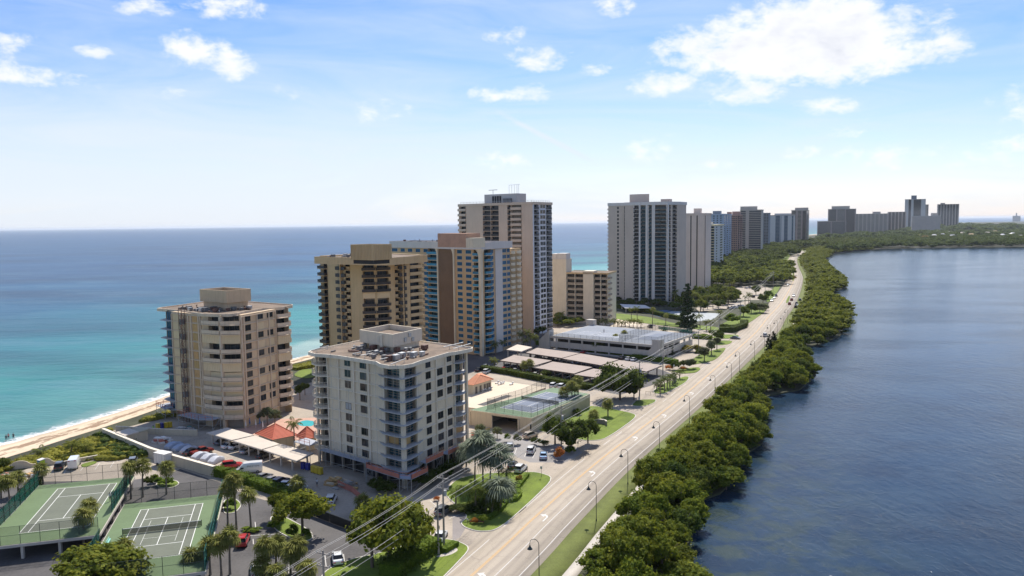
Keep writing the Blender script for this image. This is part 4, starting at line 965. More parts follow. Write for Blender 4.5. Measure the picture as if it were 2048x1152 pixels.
bb=uf(FM,733,790);sh=uf(FM,452,566)
T.walls(2,[(bb[0],FM.L-0.5)]);T.bay(FM,bb[0],FM.L-0.5,zs,0.9,'panel',rm=m_blue,glass=g_teal,nmull=2);wgrp(FM,((599,636),(669,711)))
b_=MB();FM.box(b_,sh[0],sh[1],-0.05,0.5,0,ZR-2.6);b_.build('brown_shaft',m_brown,T.root)
def flared(F,u,w0,out,top,m=m_t4p,name='pilaster'):
    b_=MB();F.box(b_,u-w0/2,u+w0/2,-0.1,out,0,top-3.0)
    for k_ in range(5):t_=(k_+1)/5;F.box(b_,u-w0/2*(1+1.3*t_**2),u+w0/2*(1+1.3*t_**2),-0.1,out+0.5*t_**2,top-3.0+k_*0.6,top-3.0+(k_+1)*0.6-0.001)
    b_.build(name,m,T.root)
for x in(444,576):flared(FM,uf(FM,x)[0],0.75,0.8,ZR-2.2)
flared(FM,FM.L-0.0,1.6,0.9,ZR-2.2)
bb=uf(FR1,818,872);ww=uf(FR1,868,896);T.walls(3,[(max(0.5,bb[0]),bb[1])]);T.bay(FR1,max(0.5,bb[0]),bb[1],zs,1.0,'panel',rm=m_blue,glass=g_teal,nmull=2);wgrp(FR1,((872,893),))
wl=uf(FR2,966,0)[0];T.walls(4,[])
b_=MB();FR2.box(b_,0.05,wl-0.3,-0.05,0.35,0,ZR-2.7);b_.build('white_shaft',m_t4w,T.root)
wgrp(FR2,((968,998),(1006,1028)))
F5=T.fac(5);T.walls(5,[]);T.walls(6,[]);T.walls(7,[])
b_=MB();ov=[wg0-uA*0.5-uB*0.8,wg1-uB*0.9-uA*1.0,m0-uB*1.4-uA*1.0,C4-uB*1.4+uA*1.4,r1+uA*1.3,r2+uA*1.0+uB*0.8,r2-uA*16+uB*0.8,wg0+uB*15.5]
T.roof([tuple(p)for p in ov],ZR-2.5,ZR,m=m_t4w,par=0.5)
random.seed(9)
pA,pC,pB=(Vector(G(*z6(x,y),53.0))for x,y in((432,60),(508,60),(640,52)));pc=pA.lerp(pB,0.5);FX=Fac(pA,pB)
T.block('penthouse',[tuple(p)for p in back(pA,pA+uA*15,7)],ZR+0.05,52.6,mat('terracotta_plaster',(0.45,0.27,0.18),0.9))
T.block('penthouse',[tuple(p)for p in back(pA+uA*15.1,pA+uA*18.5,6)],ZR+0.05,51.0,m_t4p)
clutter(T.root,[wg0+uB*3,m0+uB*3,r1-uA*3,wg0+uB*11],ZR+0.05,16,back(pA,pA+uA*19,7))
b_=MB()
for t_ in(0.12,0.3,0.45,0.62,0.8):q=(m0.lerp(C4,t_))-uB*0.3;b_.obox((q.x,q.y),0.6,0.6,ZR,ZR+1.0,0)
b_.build('roof_post',m_t4p,T.root)
# curved white-balcony end of the ochre tower
pw=r2-uA*0.2+uB*0.3;FE2=Fac(r2+uB*0.1,on_line(r2,uB,z6(1040,0)[0]))
qa=r2+uB*0.2-uA*1.5;poly=[tuple(qa),tuple(qa+uB*11),tuple(qa+uB*11-uA*9),tuple(qa-uA*9)]
T.block('rear_wing',poly,0,ZR-3,m_t4)
FEE=Fac(qa,qa+uB*11)
for x0,w_ in((1.0,3.4),(6.0,3.4)):T.bay(FEE,x0,x0+w_,zs,1.2,'solid',rm=m_t4p,nmull=1,bow=0.5)
# ---- tall rose-cream tower
z7=lambda x,y:(900+x/3.66,365+y/3.66)
ZR=65.4
C5=Vector(G(*z7(614,1090),2.0));uA=Vector((math.sin(R(128)),math.cos(R(128))));uB=Vector((math.sin(R(31)),math.cos(R(31))))
l5=on_line(C5,-uA,z7(64,0)[0],430);r5=on_line(C5,uB,z7(745,0)[0],430)
poly=[l5,C5,r5,r5-uA*34,l5+uB*17]
T=Tower('rose_cream_tower','tall rose-cream tower with a radar mast and antenna frame on its roof',poly,ZR,2.66,24,dict(wall=m_t5,slab=m_t5,rail=m_t3d),depth=1.5)
zs=T.floors();FA,FB=T.fac(0),T.fac(1);uf=lambda F,*xs,py=450:[F.u(900+x/3.66,py)for x in xs]
sp=[uf(FA,66,117),uf(FA,241,297),uf(FA,299,357),uf(FA,421,445),uf(FA,448,524)]
sp[0][0]=0.05
T.walls(0,[tuple(x)for x in sp]);lowz=zs
T.bay(FA,sp[0][0],sp[0][1],zs[10:],0.6,'solid',rm=m_t5,nmull=1);T.bay(FA,*sp[1],zs[12:],0.02,'panel',rm=m_t3d,nmull=1);T.bay(FA,*sp[2],zs[12:],0.05,'panel',rm=m_t3d,nmull=1)
T.bay(FA,*sp[3],zs[10:],0.05,'panel',rm=m_t3d,nmull=0);T.bay(FA,*sp[4],zs,0.7,'solid',rm=m_t5,glass=m_core,nmull=1)
sp=[uf(FB,616,651),uf(FB,704,744)];sp[1][1]=FB.L-0.1
T.walls(1,[tuple(x)for x in sp],m=m_t5w)
for s_ in sp:T.bay(FB,s_[0],s_[1],zs,0.25,'panel',rm=m_t3d,nmull=1,slab=m_t5w)
a,b2=uf(FB,662,677);T.win(FB,a,b2,zs,1.6,0.6,mull=0,depth_w=0.02);a,b2=uf(FB,681,697);T.win(FB,a,b2,zs,1.6,0.6,mull=0,depth_w=0.02)
for i in(2,3):T.walls(i,[])
F4=T.fac(4);T.walls(4,[]);T.bay(F4,F4.L-5,F4.L-0.5,zs[10:],1.2,'solid',rm=m_t5,nmull=1)
T.roof([tuple(p)for p in inset(T.poly,-0.35)],ZR-0.4,ZR+0.5,m=m_t5,par=0.4)
pA=on_line(C5+uB*5,-uA,z7(252,0)[0],400);pB=on_line(C5+uB*5,-uA,z7(488,0)[0],400);PE=Fac(pA,pB)
T.block('penthouse',back(pA,pB,8),ZR+0.52,ZR+5.6,m_t4w);b_=MB()
for j in range(4):PE.box(b_,PE.L*0.25+j*1.6,PE.L*0.25+j*1.6+1.2,0.0,0.12,ZR+1.0,ZR+4.6)
b_.build('louvre',m_dark,T.root);b_=MB();PE.box(b_,PE.L*0.62,PE.L*0.86,0.0,1.2,ZR+0.5,ZR+3.2);b_.build('plant_room',m_unit,T.root)
rt=PE.p(PE.L*0.2,-2);b_=MB();b_.tube((*rt,ZR+5.6),(*rt,ZR+7.8),0.12);a_,c_=PE.p(PE.L*0.2-2.9,-2),PE.p(PE.L*0.2+2.9,-2);b_.tube((*a_,ZR+7.9),(*c_,ZR+7.9),0.16,n=4);b_.build('radar_scanner',m_unit,T.root)
b_=MB()
for t_ in(0.72,0.8,0.88,0.96,1.03,1.08):q=PE.p(PE.L*t_,-1.5+2*(t_>1));b_.tube((*q,ZR+(5.4 if t_<1 else 3)),(*q,ZR+10.0),0.09,n=4)
a_,c_=PE.p(PE.L*0.72,-1.5),PE.p(PE.L*1.08,-0.5);b_.tube((*a_,ZR+10),(*c_,ZR+10),0.08,n=4);b_.build('antenna_frame',m_steel,T.root)
rails_on(T.root,[FA.p(1,-0.5),FA.p(FA.L-1,-0.5),FB.p(FB.L-1,-0.5)],ZR+0.9,0.9,m_steel,2.2,'guard_rail')
# ---- low pale block between the towers
z8=lambda x,y:(1090+x/4.115,380+y/4.115)
uA=Vector((math.sin(R(112)),math.cos(R(112))));uB=Vector((math.sin(R(25)),math.cos(R(25))))
Cm=Vector(G(*z8(64,1070),0));Cr=on_line(Cm,uA,z8(516,0)[0],600)
poly=[Cm,Cr,Cr+uB*16,Cm+uB*16];ZR=27.2
T=Tower('low_apartment_block','pale eight-storey block with two blank stair walls, right of the rose-cream tower',poly,ZR,3.1,8,dict(wall=m_mid,slab=m_mid,rail=m_t3d),depth=1.6,cat='apartment block')
zs=T.floors();FA=T.fac(0);uf=lambda F,*xs,py=600:[F.u(1090+x/4.115,py)for x in xs]
s1,s2=uf(FA,184,318),uf(FA,406,512);T.walls(0,[tuple(s1),(s2[0],FA.L-0.1)])
for s_ in(s1,(s2[0],FA.L-0.1)):
    mid_=(s_[0]+s_[1])/2
    T.bay(FA,s_[0],mid_-0.1,zs,0.5,'panel',rm=m_core,nmull=2,bow=0.25);T.bay(FA,mid_+0.1,s_[1],zs,0.5,'panel',rm=m_core,nmull=2,bow=0.25)
    b_=MB();FA.box(b_,mid_-0.12,mid_+0.12,-1.5,1.0,0,ZR-0.3);b_.build('fin',m_mid,T.root)
for i in(1,2,3):T.walls(i,[])
F1=T.fac(1);T.bay(F1,0.6,5,zs,1.2,'panel',rm=m_core,nmull=1)
T.roof([FA.p(s1[0]-1,1.3),FA.p(FA.L+0.8,1.3),FA.p(FA.L+0.8,-17),FA.p(s1[0]-1,-17)],ZR-0.3,ZR+0.3,m=m_t3,par=0.3)
u0,u1=uf(FA,320,404);b_=MB();FA.box(b_,u0,u1,-7,1.3,0,ZR+1.4);b_.build('stair_wall',m_mid,T.root)
u0,u1=uf(FA,60,182);b_=MB();FA.box(b_,u0,u1,-9,1.4,0,35.2);b_.build('stair_wall',m_mid,T.root);b_=MB();u0,u1=uf(FA,62,104);FA.box(b_,u0,u1,-7,1.0,35.2,38.2);u0,u1=uf(FA,106,180);FA.box(b_,u0,u1,-7,0.9,35.2,38.4);b_.build('lift_housing',m_t4w,T.root)
# ---- big grey glass tower
ZR=68.3
uA=Vector((math.sin(R(118)),math.cos(R(118))));uB=Vector((math.sin(R(28)),math.cos(R(28))))
Cg=Vector(G(*z8(690,925),0));Cg=Cg-uA*1.5
lg_=on_line(Cg,-uA,z8(522,0)[0]);c1g=on_line(Cg,uA,z8(735,0)[0])
FG0=Fac(Cg,Cg+uA);g1=Cg-uB*4.0;g1b=on_line(g1,uA,z8(728,0)[0]);g2=on_line(g1b-uB*1.0,uA,z8(895,0)[0]);dd=Vector((math.sin(R(95)),math.cos(R(95))));g3=on_line(g2,dd,z8(1000,0)[0]);g4=on_line(g3,Vector((math.sin(R(52)),math.cos(R(52)))),z8(1107,0)[0])
poly=[lg_,Cg,g1,g1b,g2,g3,g4,g4+uB*16,lg_+uB*20]
T=Tower('grey_glass_tower','wide grey tower with curved dark glass bays between pale piers, beyond the low pale block',poly,ZR,2.6,25,dict(wall=m_t6,slab=m_t6b,rail=m_t3d),depth=1.3)
zs=[z-1.6 for z in T.floors()];zs=[z for z in zs if z>1]
uf=lambda F,*xs,py=500:[F.u(1090+x/4.115,py)for x in xs]
FA=T.fac(0);T.walls(0,[]);a,b2=uf(FA,595,607);T.win(FA,a,b2,zs,1.5,0.6,mull=0)
for x0,x1 in((653,661),(665,673)):a,b2=uf(FA,x0,x1);T.win(FA,a,b2,zs,2.2,0.1,mull=0,glass=g_teal)
F8=T.fac(8);T.walls(8,[]);T.bay(F8,F8.L-4,F8.L-0.4,zs,0.9,'panel',rm=m_t6,nmull=1);T.bay(F8,F8.L-9,F8.L-5,zs,0.9,'panel',rm=m_t3d,nmull=1)
T.walls(1,[]);T.walls(2,[])
Fd=T.fac(3);a,b2=uf(Fd,732,774);T.walls(3,[(max(0.05,a),b2)]+[tuple(uf(Fd,*x))for x in((787,827),(852,878))],m=m_t6b)
T.bay(Fd,max(0.05,a),b2,zs,0.9,'panel',rm=m_t3d,nmull=1,bow=0.4)
for x in((787,827),(852,878)):a,b2=uf(Fd,*x);T.bay(Fd,a,b2,zs,-0.2,'panel',rm=g_teal,glass=g_teal,nmull=2,thick=0.3,slab=m_unit)
Fe=T.fac(4);a,b2=uf(Fe,898,993);T.walls(4,[(0.3,Fe.L-0.4)],m=m_t6b);hw=Fe.L/2
for a,b2 in((0.35,hw),(hw+0.05,Fe.L-0.42)):T.bay(Fe,a,b2,zs,0.5,'panel',rm=g_teal,glass=g_dark,nmull=3,bow=0.5,thick=0.12)
Ff=T.fac(5);s_=[uf(Ff,1018,1033),uf(Ff,1048,1083)];T.walls(5,[tuple(x)for x in s_])
for x in s_:T.bay(Ff,x[0],x[1],zs,0.1,'panel',rm=m_t3d,nmull=1)
for u_,F in((uf(Fd,780)[0],Fd),(uf(Fd,839)[0],Fd),(0.15,Fe),(uf(Ff,1008)[0],Ff)):
    b_=MB();F.box(b_,u_-0.5,u_+0.5,0.01,0.7,0,ZR-1.4);b_.build('pier',m_t6b,T.root)
T.walls(6,[]);T.walls(7,[])
b_=MB();b_.prism([Fe.p(0.5,0.7),Fe.p(0.5+2.2,0.7),Fe.p(2.7,-1),Fe.p(0.5,-1)],0.05,4.4)if False else None
T.roof([tuple(p)for p in inset(T.poly,-0.4)],ZR-1.4,ZR+0.2,m=m_t6b,par=0.5)
pA,pB=on_line(Cg+uB*6,uA,z8(696,0)[0]),on_line(Cg+uB*6,uA,z8(856,0)[0]);T.block('penthouse',corner(pA,pA.lerp(pB,0.45)-uB*2.2,pB),ZR+0.2,ZR+6.4,m_t7)
pA,pB=on_line(Cg+uB*5,uA,z8(950,0)[0]),on_line(Cg+uB*5,uA,z8(1022,0)[0]);T.block('penthouse',back(pA,pB,6),ZR+0.2,ZR+2.6,m_t7)
# ---- far towers: walls, bands of windows joined (too small to pick apart), roof boxes
def far_tower(name,label,px0,px1,ytop,depth,m,kind,pxc=None,roofbox=None,m2=None,rbm=None,group=None,deep=22,glass=None,nfl=None,cols=(),fh=2.8,uang=116,vang=26):
    """px0..px1 outline in the photograph, pxc the near corner between the two visible walls"""
    pxc=pxc or px1
    def at(px,y):r_=ray(px,480);return Vector((r_[0]/r_[1]*y,y))
    C=at(pxc,depth);uA=Vector((math.sin(R(uang)),math.cos(R(uang))));uB=Vector((math.sin(R(vang)),math.cos(R(vang))))
    L=on_line(C,-uA,px0,470);Rr=on_line(C,uB,px1,470)if px1>pxc+1 else C+uB*deep
    if(Rr-C).length>60:Rr=C+uB*60
    poly=[L,C,Rr,L+(Rr-C)];zr=ZH(C,ytop);rt=empty(name,(C.x,C.y,0),label,'apartment tower',group)
    b_=MB();b_.prism([tuple(p)for p in poly],0,zr);b_.build('wall',m,rt);n_=int((zr-3)/fh)
    b_=MB();b_.prism([tuple(p)for p in inset(poly,-0.5)],zr-0.9,zr+0.4);b_.build('roof',m2 or m,rt)
    for fi,F in enumerate((Fac(poly[0],poly[1]),Fac(poly[1],poly[2]))):
        if F.L<2:continue
        if fi==1 and px1<=pxc+1:continue
        cs=kind[fi]if isinstance(kind,(tuple,list))else kind
        wb=MB();sb=MB()
        for(c0,c1,st)in cs:
            u0_,u1_=F.L*c0,F.L*c1
            if st=='line':F.box(wb,u0_,u1_,0.02,0.10,3,zr-1.5);continue
            if st=='fin':F.box(sb,u0_,u1_,0.02,0.9,0,zr-1.0);continue
            for k_ in range(n_):
                z=zr-1.2-(k_+1)*fh
                if z<2:break
                if st=='band':F.box(wb,u0_,u1_,0.02,0.08,z+0.3,z+fh-0.12);F.box(sb,u0_,u1_,0.09,0.9,z-0.1,z+0.62)
                elif st=='glass':F.box(wb,u0_,u1_,0.02,0.1,z+0.15,z+fh-0.1)
                elif st=='win':
                    w_=max(1.6,(u1_-u0_)*0.55);
                    F.box(wb,(u0_+u1_)/2-w_/2,(u0_+u1_)/2+w_/2,0.02,0.08,z+0.8,z+2.2)
                elif st=='balc':F.box(wb,u0_,u1_,0.02,0.08,z+0.2,z+2.4);F.box(sb,u0_,u1_,0.09,1.3,z-0.12,z+0.1);F.box(sb,u0_,u1_,1.18,1.3,z+0.1,z+0.95)
        if wb.v:tag(wb.build('windows',glass or g_dark,rt),kind='stuff')
        if sb.v:tag(sb.build('balconies',m2 or m,rt),kind='stuff')
    if roofbox:
        for(x0,x1,yt)in roofbox:
            a_,c_=on_line(C+uB*5,-uA,x0,470),on_line(C+uB*5,-uA,x1,470)
            if x1>pxc:c_=a_.lerp(c_,1.0)
            b_=MB();b_.prism(back(a_,c_,9),zr+0.4,ZH(a_,yt));b_.build('penthouse',rbm or m,rt)
    return rt
W_='win';BD='band';GL='glass';BL='balc'
def evenly(n_,st,a=0.03,b=0.97,fill=0.7):w=(b-a)/n_;return[(a+w*i+w*(1-fill)/2,a+w*(i+1)-w*(1-fill)/2,st)for i in range(n_)]
m_pb=mat('powder_blue_wall',(0.36,0.42,0.51),0.85,var=0.08,nscale=0.1);m_pbl=mat('pale_grey_blue',(0.42,0.47,0.56),0.85,var=0.06,nscale=0.1)
m_pink=mat('coral_pink_wall',(0.46,0.27,0.21),0.85,var=0.10,nscale=0.1);m_bei=mat('beige_far_wall',(0.50,0.44,0.37),0.85,var=0.07,nscale=0.1)
m_yel=mat('yellow_cream_band',(0.68,0.56,0.33),0.85,var=0.07,nscale=0.2);m_wg=mat('white_far_wall',(0.58,0.56,0.53),0.85,var=0.06,nscale=0.1)
m_br=mat('umber_far_wall',(0.30,0.24,0.22),0.85,var=0.12,nscale=0.1);m_slate=mat('slate_far_wall',(0.23,0.25,0.28),0.85,var=0.1,nscale=0.1);m_gb=mat('grey_brown_far_wall',(0.42,0.37,0.33),0.85,var=0.1,nscale=0.1)
far_tower('pink_grey_tower','pink-grey ribbed tower with a blank front, right behind the grey glass tower',1358,1411,427,615,m_t7,([(0.02,0.16,GL),(0.43,0.47,'line'),(0.66,0.70,'line'),(0.98,0.995,'line'),(0.72,0.96,'fin')],[]),1411,[(1387,1401,417)],glass=g_dark,uang=110)
far_tower('banded_tower','lower white tower with yellow-cream curved balcony bands beside the pink-grey tower',1411,1448,450,800,m_wg,([(0.0,0.93,BD)],[(0.1,0.3,W_),(0.5,0.95,W_)]),1429.5,[(1411,1422,444)],m2=m_yel,deep=24,uang=118,vang=24)
far_tower('powder_blue_tower','powder-blue tower with pale ribs, seen over the banded tower',1409,1465,428,1000,m_pb,(evenly(5,W_),evenly(3,W_)+[(0.33,0.36,'fin'),(0.66,0.69,'fin')]),1446,[(1425,1440,422)],m2=m_pbl,rbm=m_slate,deep=30)
far_tower('coral_pink_tower','coral-pink tower with small domed roof, between the blue and the beige tower',1460,1484,430,1120,m_pink,(evenly(4,BL),evenly(2,BL)),1475,[(1453.5,1461,424),(1464,1479,423)],m2=m_pink)
far_tower('beige_banded_tower','beige tower with rows of dark balcony bands and a wide roof box',1480,1523,419.5,1190,m_bei,([(0.02,0.26,BD),(0.42,0.98,BD)],[]),1522,[(1480,1514,413)],m2=m_bei,uang=108)
far_tower('slate_tower','narrow slate tower tucked right of the beige banded tower',1522,1537,426,1420,m_slate,(evenly(3,BL),),1537,m2=m_slate,uang=110)
far_tower('white_slab_tower','white slab tower with grey-blue vertical stripes left of the umber tower',1537,1588,430,1560,m_wg,([(0.02,0.06,'line'),(0.27,0.45,GL),(0.48,0.50,'line'),(0.62,0.76,GL),(0.92,0.98,GL)],[]),1587,[(1549,1582,427)],m2=m_gb,glass=g_blue,uang=104)
far_tower('umber_tower','umber-brown tower with a pale central strip and roof box beside the white slab',1582,1622,420,1640,m_br,([(0.05,0.3,BD),(0.42,0.65,BD),(0.75,0.97,GL)],evenly(2,BL)),1612,[(1589,1615,415.5)],m2=m_bei,rbm=m_gb)
far_tower('brown_stepped_tower','dark brown tower with a pale roof box, standing behind the lower slab',1655,1711,417.5,2560,m_br,([(0.04,0.3,GL),(0.34,0.62,BD),(0.66,0.97,GL)],[]),1710,[(1662,1698,412.5)],m2=m_gb,rbm=m_bei,deep=40)
far_tower('low_brown_slab','low wide brown slab in front of the stepped brown tower',1634,1692,442,2380,m_br,([(0.03,0.47,BD),(0.52,0.97,BD)],[]),1691,m2=m_gb,uang=104)
far_tower('grey_brown_slab','long grey-brown slab right of the brown stepped tower',1698,1778,427,2900,m_gb,(evenly(9,BL),[]),1776,[(1745,1760,423.5)],m2=m_bei,uang=100)
far_tower('grey_brown_slab','grey-brown slab with tall window strips just left of the white twin tower',1774,1812,423.5,3000,m_gb,(evenly(5,GL),[]),1811,m2=m_bei,uang=100)
far_tower('white_twin_tower','tallest far white tower with dark central stripe and a drum on top',1808,1850,398,3300,m_wg,([(0.18,0.30,'line'),(0.42,0.78,GL)],[]),1849,[(1821,1831,391)],m2=m_wg,rbm=m_slate,uang=106)
far_tower('cream_far_tower','narrow cream tower directly behind the white twin tower',1843,1856,409,3480,m_bei,(evenly(3,BL),[]),1855,m2=m_bei)
far_tower('long_low_block','long lower block with vertical bays in front of the two far right towers',1822,1880,431.5,2880,m_gb,(evenly(7,GL),[]),1878,[(1862,1874,426)],m2=m_wg,uang=100)
far_tower('far_right_tower','umber tower at the right end of the skyline with a low roof box',1873,1917,408,3650,m_gb,(evenly(7,GL),[]),1916,[(1879,1888,406)],m2=m_gb,uang=112)
far_tower('hotel_block','tiny hotel block at the inlet on the far right horizon',2024,2040,431.5,9000,m_gb,([],[]),2039,[(2030,2032.5,426)],m2=m_gb)
# ================================================================ vegetation builders
l_mang=leafmat('mangrove_leaves',(0.072,0.105,0.010),(0.27,0.28,0.028),0.30)
l_grape=leafmat('sea_grape_leaves',(0.085,0.118,0.012),(0.31,0.31,0.032),0.35)
l_dark=leafmat('dark_broad_leaves',(0.045,0.072,0.012),(0.15,0.18,0.024),0.35)
l_hedge=leafmat('hedge_leaves',(0.085,0.140,0.014),(0.21,0.27,0.025),0.5)
l_grey=leafmat('grey_green_leaves',(0.10,0.115,0.05),(0.20,0.21,0.11),0.4)
l_pine=leafmat('pine_needles',(0.022,0.040,0.014),(0.050,0.070,0.022),0.6,trans=0.12)
l_palm=leafmat('palm_leaves',(0.13,0.145,0.030),(0.34,0.32,0.09),0.8,rnd=0.15)
l_coco=leafmat('coconut_leaves',(0.085,0.11,0.018),(0.24,0.24,0.045),0.8,rnd=0.15)
l_bism=leafmat('silver_palm_leaves',(0.16,0.19,0.13),(0.28,0.31,0.22),0.8,rnd=0.1)
l_dune=leafmat('dune_scrub',(0.19,0.19,0.025),(0.36,0.33,0.05),0.12,rnd=0.1)
l_orng=leafmat('croton_leaves',(0.42,0.13,0.035),(0.50,0.26,0.05),0.6)
l_gold=leafmat('golden_shrub_leaves',(0.30,0.22,0.04),(0.38,0.30,0.06),0.6)
l_bark=mat('tree_bark',(0.16,0.12,0.09),0.95,var=0.25,nscale=1.5)
l_pbark=mat('palm_bark',(0.21,0.17,0.13),0.95,var=0.25,nscale=2.5)
def leaves_np(rng,centers,radii,n_per,size,up=0.35,flat=1.0,zflat=0.8,aspect=0.62):
    """leaf quads scattered over clumps; returns V, F"""
    C=np.repeat(np.asarray(centers),n_per,axis=0);Rr_=np.repeat(np.asarray(radii),n_per)
    n_=len(C);d=rng.normal(size=(n_,3));d/=np.linalg.norm(d,axis=1)[:,None];d[:,2]=np.where(d[:,2]<-0.35,-d[:,2],d[:,2])
    rad=Rr_*(0.62+0.62*rng.random(n_)**1.6);P=C+d*rad[:,None]*np.array([1,1,zflat])
    nrm_=d+rng.normal(size=(n_,3))*0.55+np.array([0,0,up]);nrm_/=np.linalg.norm(nrm_,axis=1)[:,None]
    t_=np.cross(nrm_,rng.normal(size=(n_,3)));t_/=np.linalg.norm(t_,axis=1)[:,None];b_=np.cross(nrm_,t_)
    s_=size*(0.6+0.8*rng.random(n_));a=t_*s_[:,None]*0.5;c=b_*s_[:,None]*0.5*aspect
    V=np.stack([P-a,P-c,P+a,P+c],axis=1).reshape(-1,3);F_=np.arange(n_*4).reshape(-1,4)
    return V,F_
_ico=bmesh.new();bmesh.ops.create_icosphere(_ico,subdivisions=1,radius=1.0);_ico.verts.ensure_lookup_table()
ICV=np.array([v.co[:]for v in _ico.verts]);ICF=np.array([[v.index for v in f.verts]+[f.verts[-1].index]for f in _ico.faces]);_ico.free()
def core_np(rng,centers,radii,k=0.66,zflat=0.8):
    V=[];F_=[];b=0
    for c,r_ in zip(centers,radii):
        j=1+(rng.random(len(ICV))-0.5)*0.35
        V.append(ICV*np.array([1,1,zflat])*r_*k*j[:,None]+c);F_.append(ICF[:,:3]+b);b+=len(ICV)
    return np.concatenate(V),np.concatenate(F_)
def merge(name,quads,tris,m,mats=None):
    """one mesh of leaf quads and core triangles"""
    Vq,Fq=quads;Vt,Ft=tris if tris is not None else(np.zeros((0,3)),np.zeros((0,3),dtype=int))
    me=bpy.data.meshes.new(name);V=np.concatenate([Vq,Vt]).astype(np.float32);me.vertices.add(len(V));me.vertices.foreach_set('co',V.ravel())
    li=np.concatenate([Fq.ravel(),(Ft+len(Vq)).ravel()]).astype(np.int32);me.loops.add(len(li));me.loops.foreach_set('vertex_index',li)
    ls=np.concatenate([np.arange(len(Fq))*4,len(Fq)*4+np.arange(len(Ft))*3]).astype(np.int32);me.polygons.add(len(ls));me.polygons.foreach_set('loop_start',ls)
    me.materials.append(m);me.update(calc_edges=True);return me
def crown(name,seed,m,rx=1.0,rz=0.7,nc=26,per=90,size=0.13,cr=(0.26,0.42),lob=0.25,low=-0.25):
    """unit crown centred on its middle, scaled per tree"""
    rng=np.random.default_rng(seed);cs=[];rs=[]
    for _ in range(nc):
        d=rng.normal(size=3);d/=np.linalg.norm(d);d[2]=abs(d[2])if d[2]<low else d[2]
        k_=(1-lob)+lob*rng.random();r_=rng.uniform(*cr);cs.append(d*np.array([rx,rx,rz])*(k_*(1-r_*0.55)));rs.append(r_)
    cs.append(np.array([0,0,0]));rs.append(min(rx,rz)*0.7)
    return merge(name,leaves_np(rng,cs,rs,per,size),core_np(rng,cs,rs),m)
def trunk_mesh(name,h,r,lean=0.0,limbs=4,seed=0,spread=0.5,m=None,top=0.55):
    rn=random.Random(seed);b_=MB();z1=h*top;pts=[(0,0,-0.2),(lean*0.3,rn.uniform(-.1,.1)*r*4,z1*0.5),(lean*0.6,0,z1)]
    b_.path(pts,[r*1.25,r,r*0.8],7)
    for i in range(limbs):
        a=2*math.pi*i/limbs+rn.uniform(-.4,.4);b_.path([(lean*0.6,0,z1*0.95),(lean*0.6+spread*0.5*math.cos(a),spread*0.5*math.sin(a),z1+h*0.16),(lean*0.6+spread*math.cos(a),spread*math.sin(a),z1+h*0.3)],[r*0.6,r*0.42,r*0.22],5)
    return b_.mesh(name,[m or l_bark])
CR={}
def cr_get(kind,i=0):
    k=(kind,i)
    if k not in CR:
        sd_=hash(kind)%1000 if False else sum(map(ord,kind))*7+i*13
        if kind=='mang':CR[k]=crown('mangrove_crown',sd_,l_mang,1,0.78,44,74,0.12,(0.16,0.36),0.42)
        if kind=='mangfar':CR[k]=crown('mangrove_crown',sd_,l_mang,1,0.7,16,32,0.22,(0.28,0.45),0.3)
        if kind=='grape':CR[k]=crown('grape_crown',sd_,l_grape,1,0.62,40,80,0.115,(0.2,0.34),0.35,-0.1)
        if kind=='dark':CR[k]=crown('dark_crown',sd_,l_dark,1,0.75,30,80,0.105,(0.24,0.4),0.3)
        if kind=='darkfar':CR[k]=crown('dark_crown',sd_,l_dark,1,0.75,16,30,0.22,(0.28,0.45),0.35)
        if kind=='grey':CR[k]=crown('grey_crown',sd_,l_grey,1,0.8,22,60,0.12,(0.26,0.42),0.3)
        if kind=='shrub':CR[k]=crown('shrub_crown',sd_,l_hedge,1,0.8,16,60,0.17,(0.3,0.45),0.25)
        if kind=='orange':CR[k]=crown('croton_crown',sd_,l_orng,1,0.6,14,50,0.2,(0.3,0.45),0.3)
        if kind=='gold':CR[k]=crown('golden_crown',sd_,l_gold,1,0.6,14,50,0.2,(0.3,0.45),0.3)
        if kind=='trunk':CR[k]=trunk_mesh('broadleaf_trunk',1.0,0.035,0.0,5,sd_,0.4)
        if kind=='pine':
            rng=np.random.default_rng(sd_);cs=[];rs=[]
            for lv in range(22):
                z=0.10+0.88*lv/21;rr=0.22*(1-z)**0.75+0.025
                for j in range(7 if lv<16 else 4):
                    a=rng.random()*6.28;rad=rr*(0.45+0.5*rng.random());cs.append(np.array([math.cos(a)*rad,math.sin(a)*rad,z-0.03+rng.random()*0.03]));rs.append(rr*0.33+0.012)
            CR[k]=merge('pine_crown',leaves_np(rng,cs,rs,26,0.035,0.2,zflat=0.5),core_np(rng,cs,rs,0.6,0.5),l_pine)
    return CR[k]
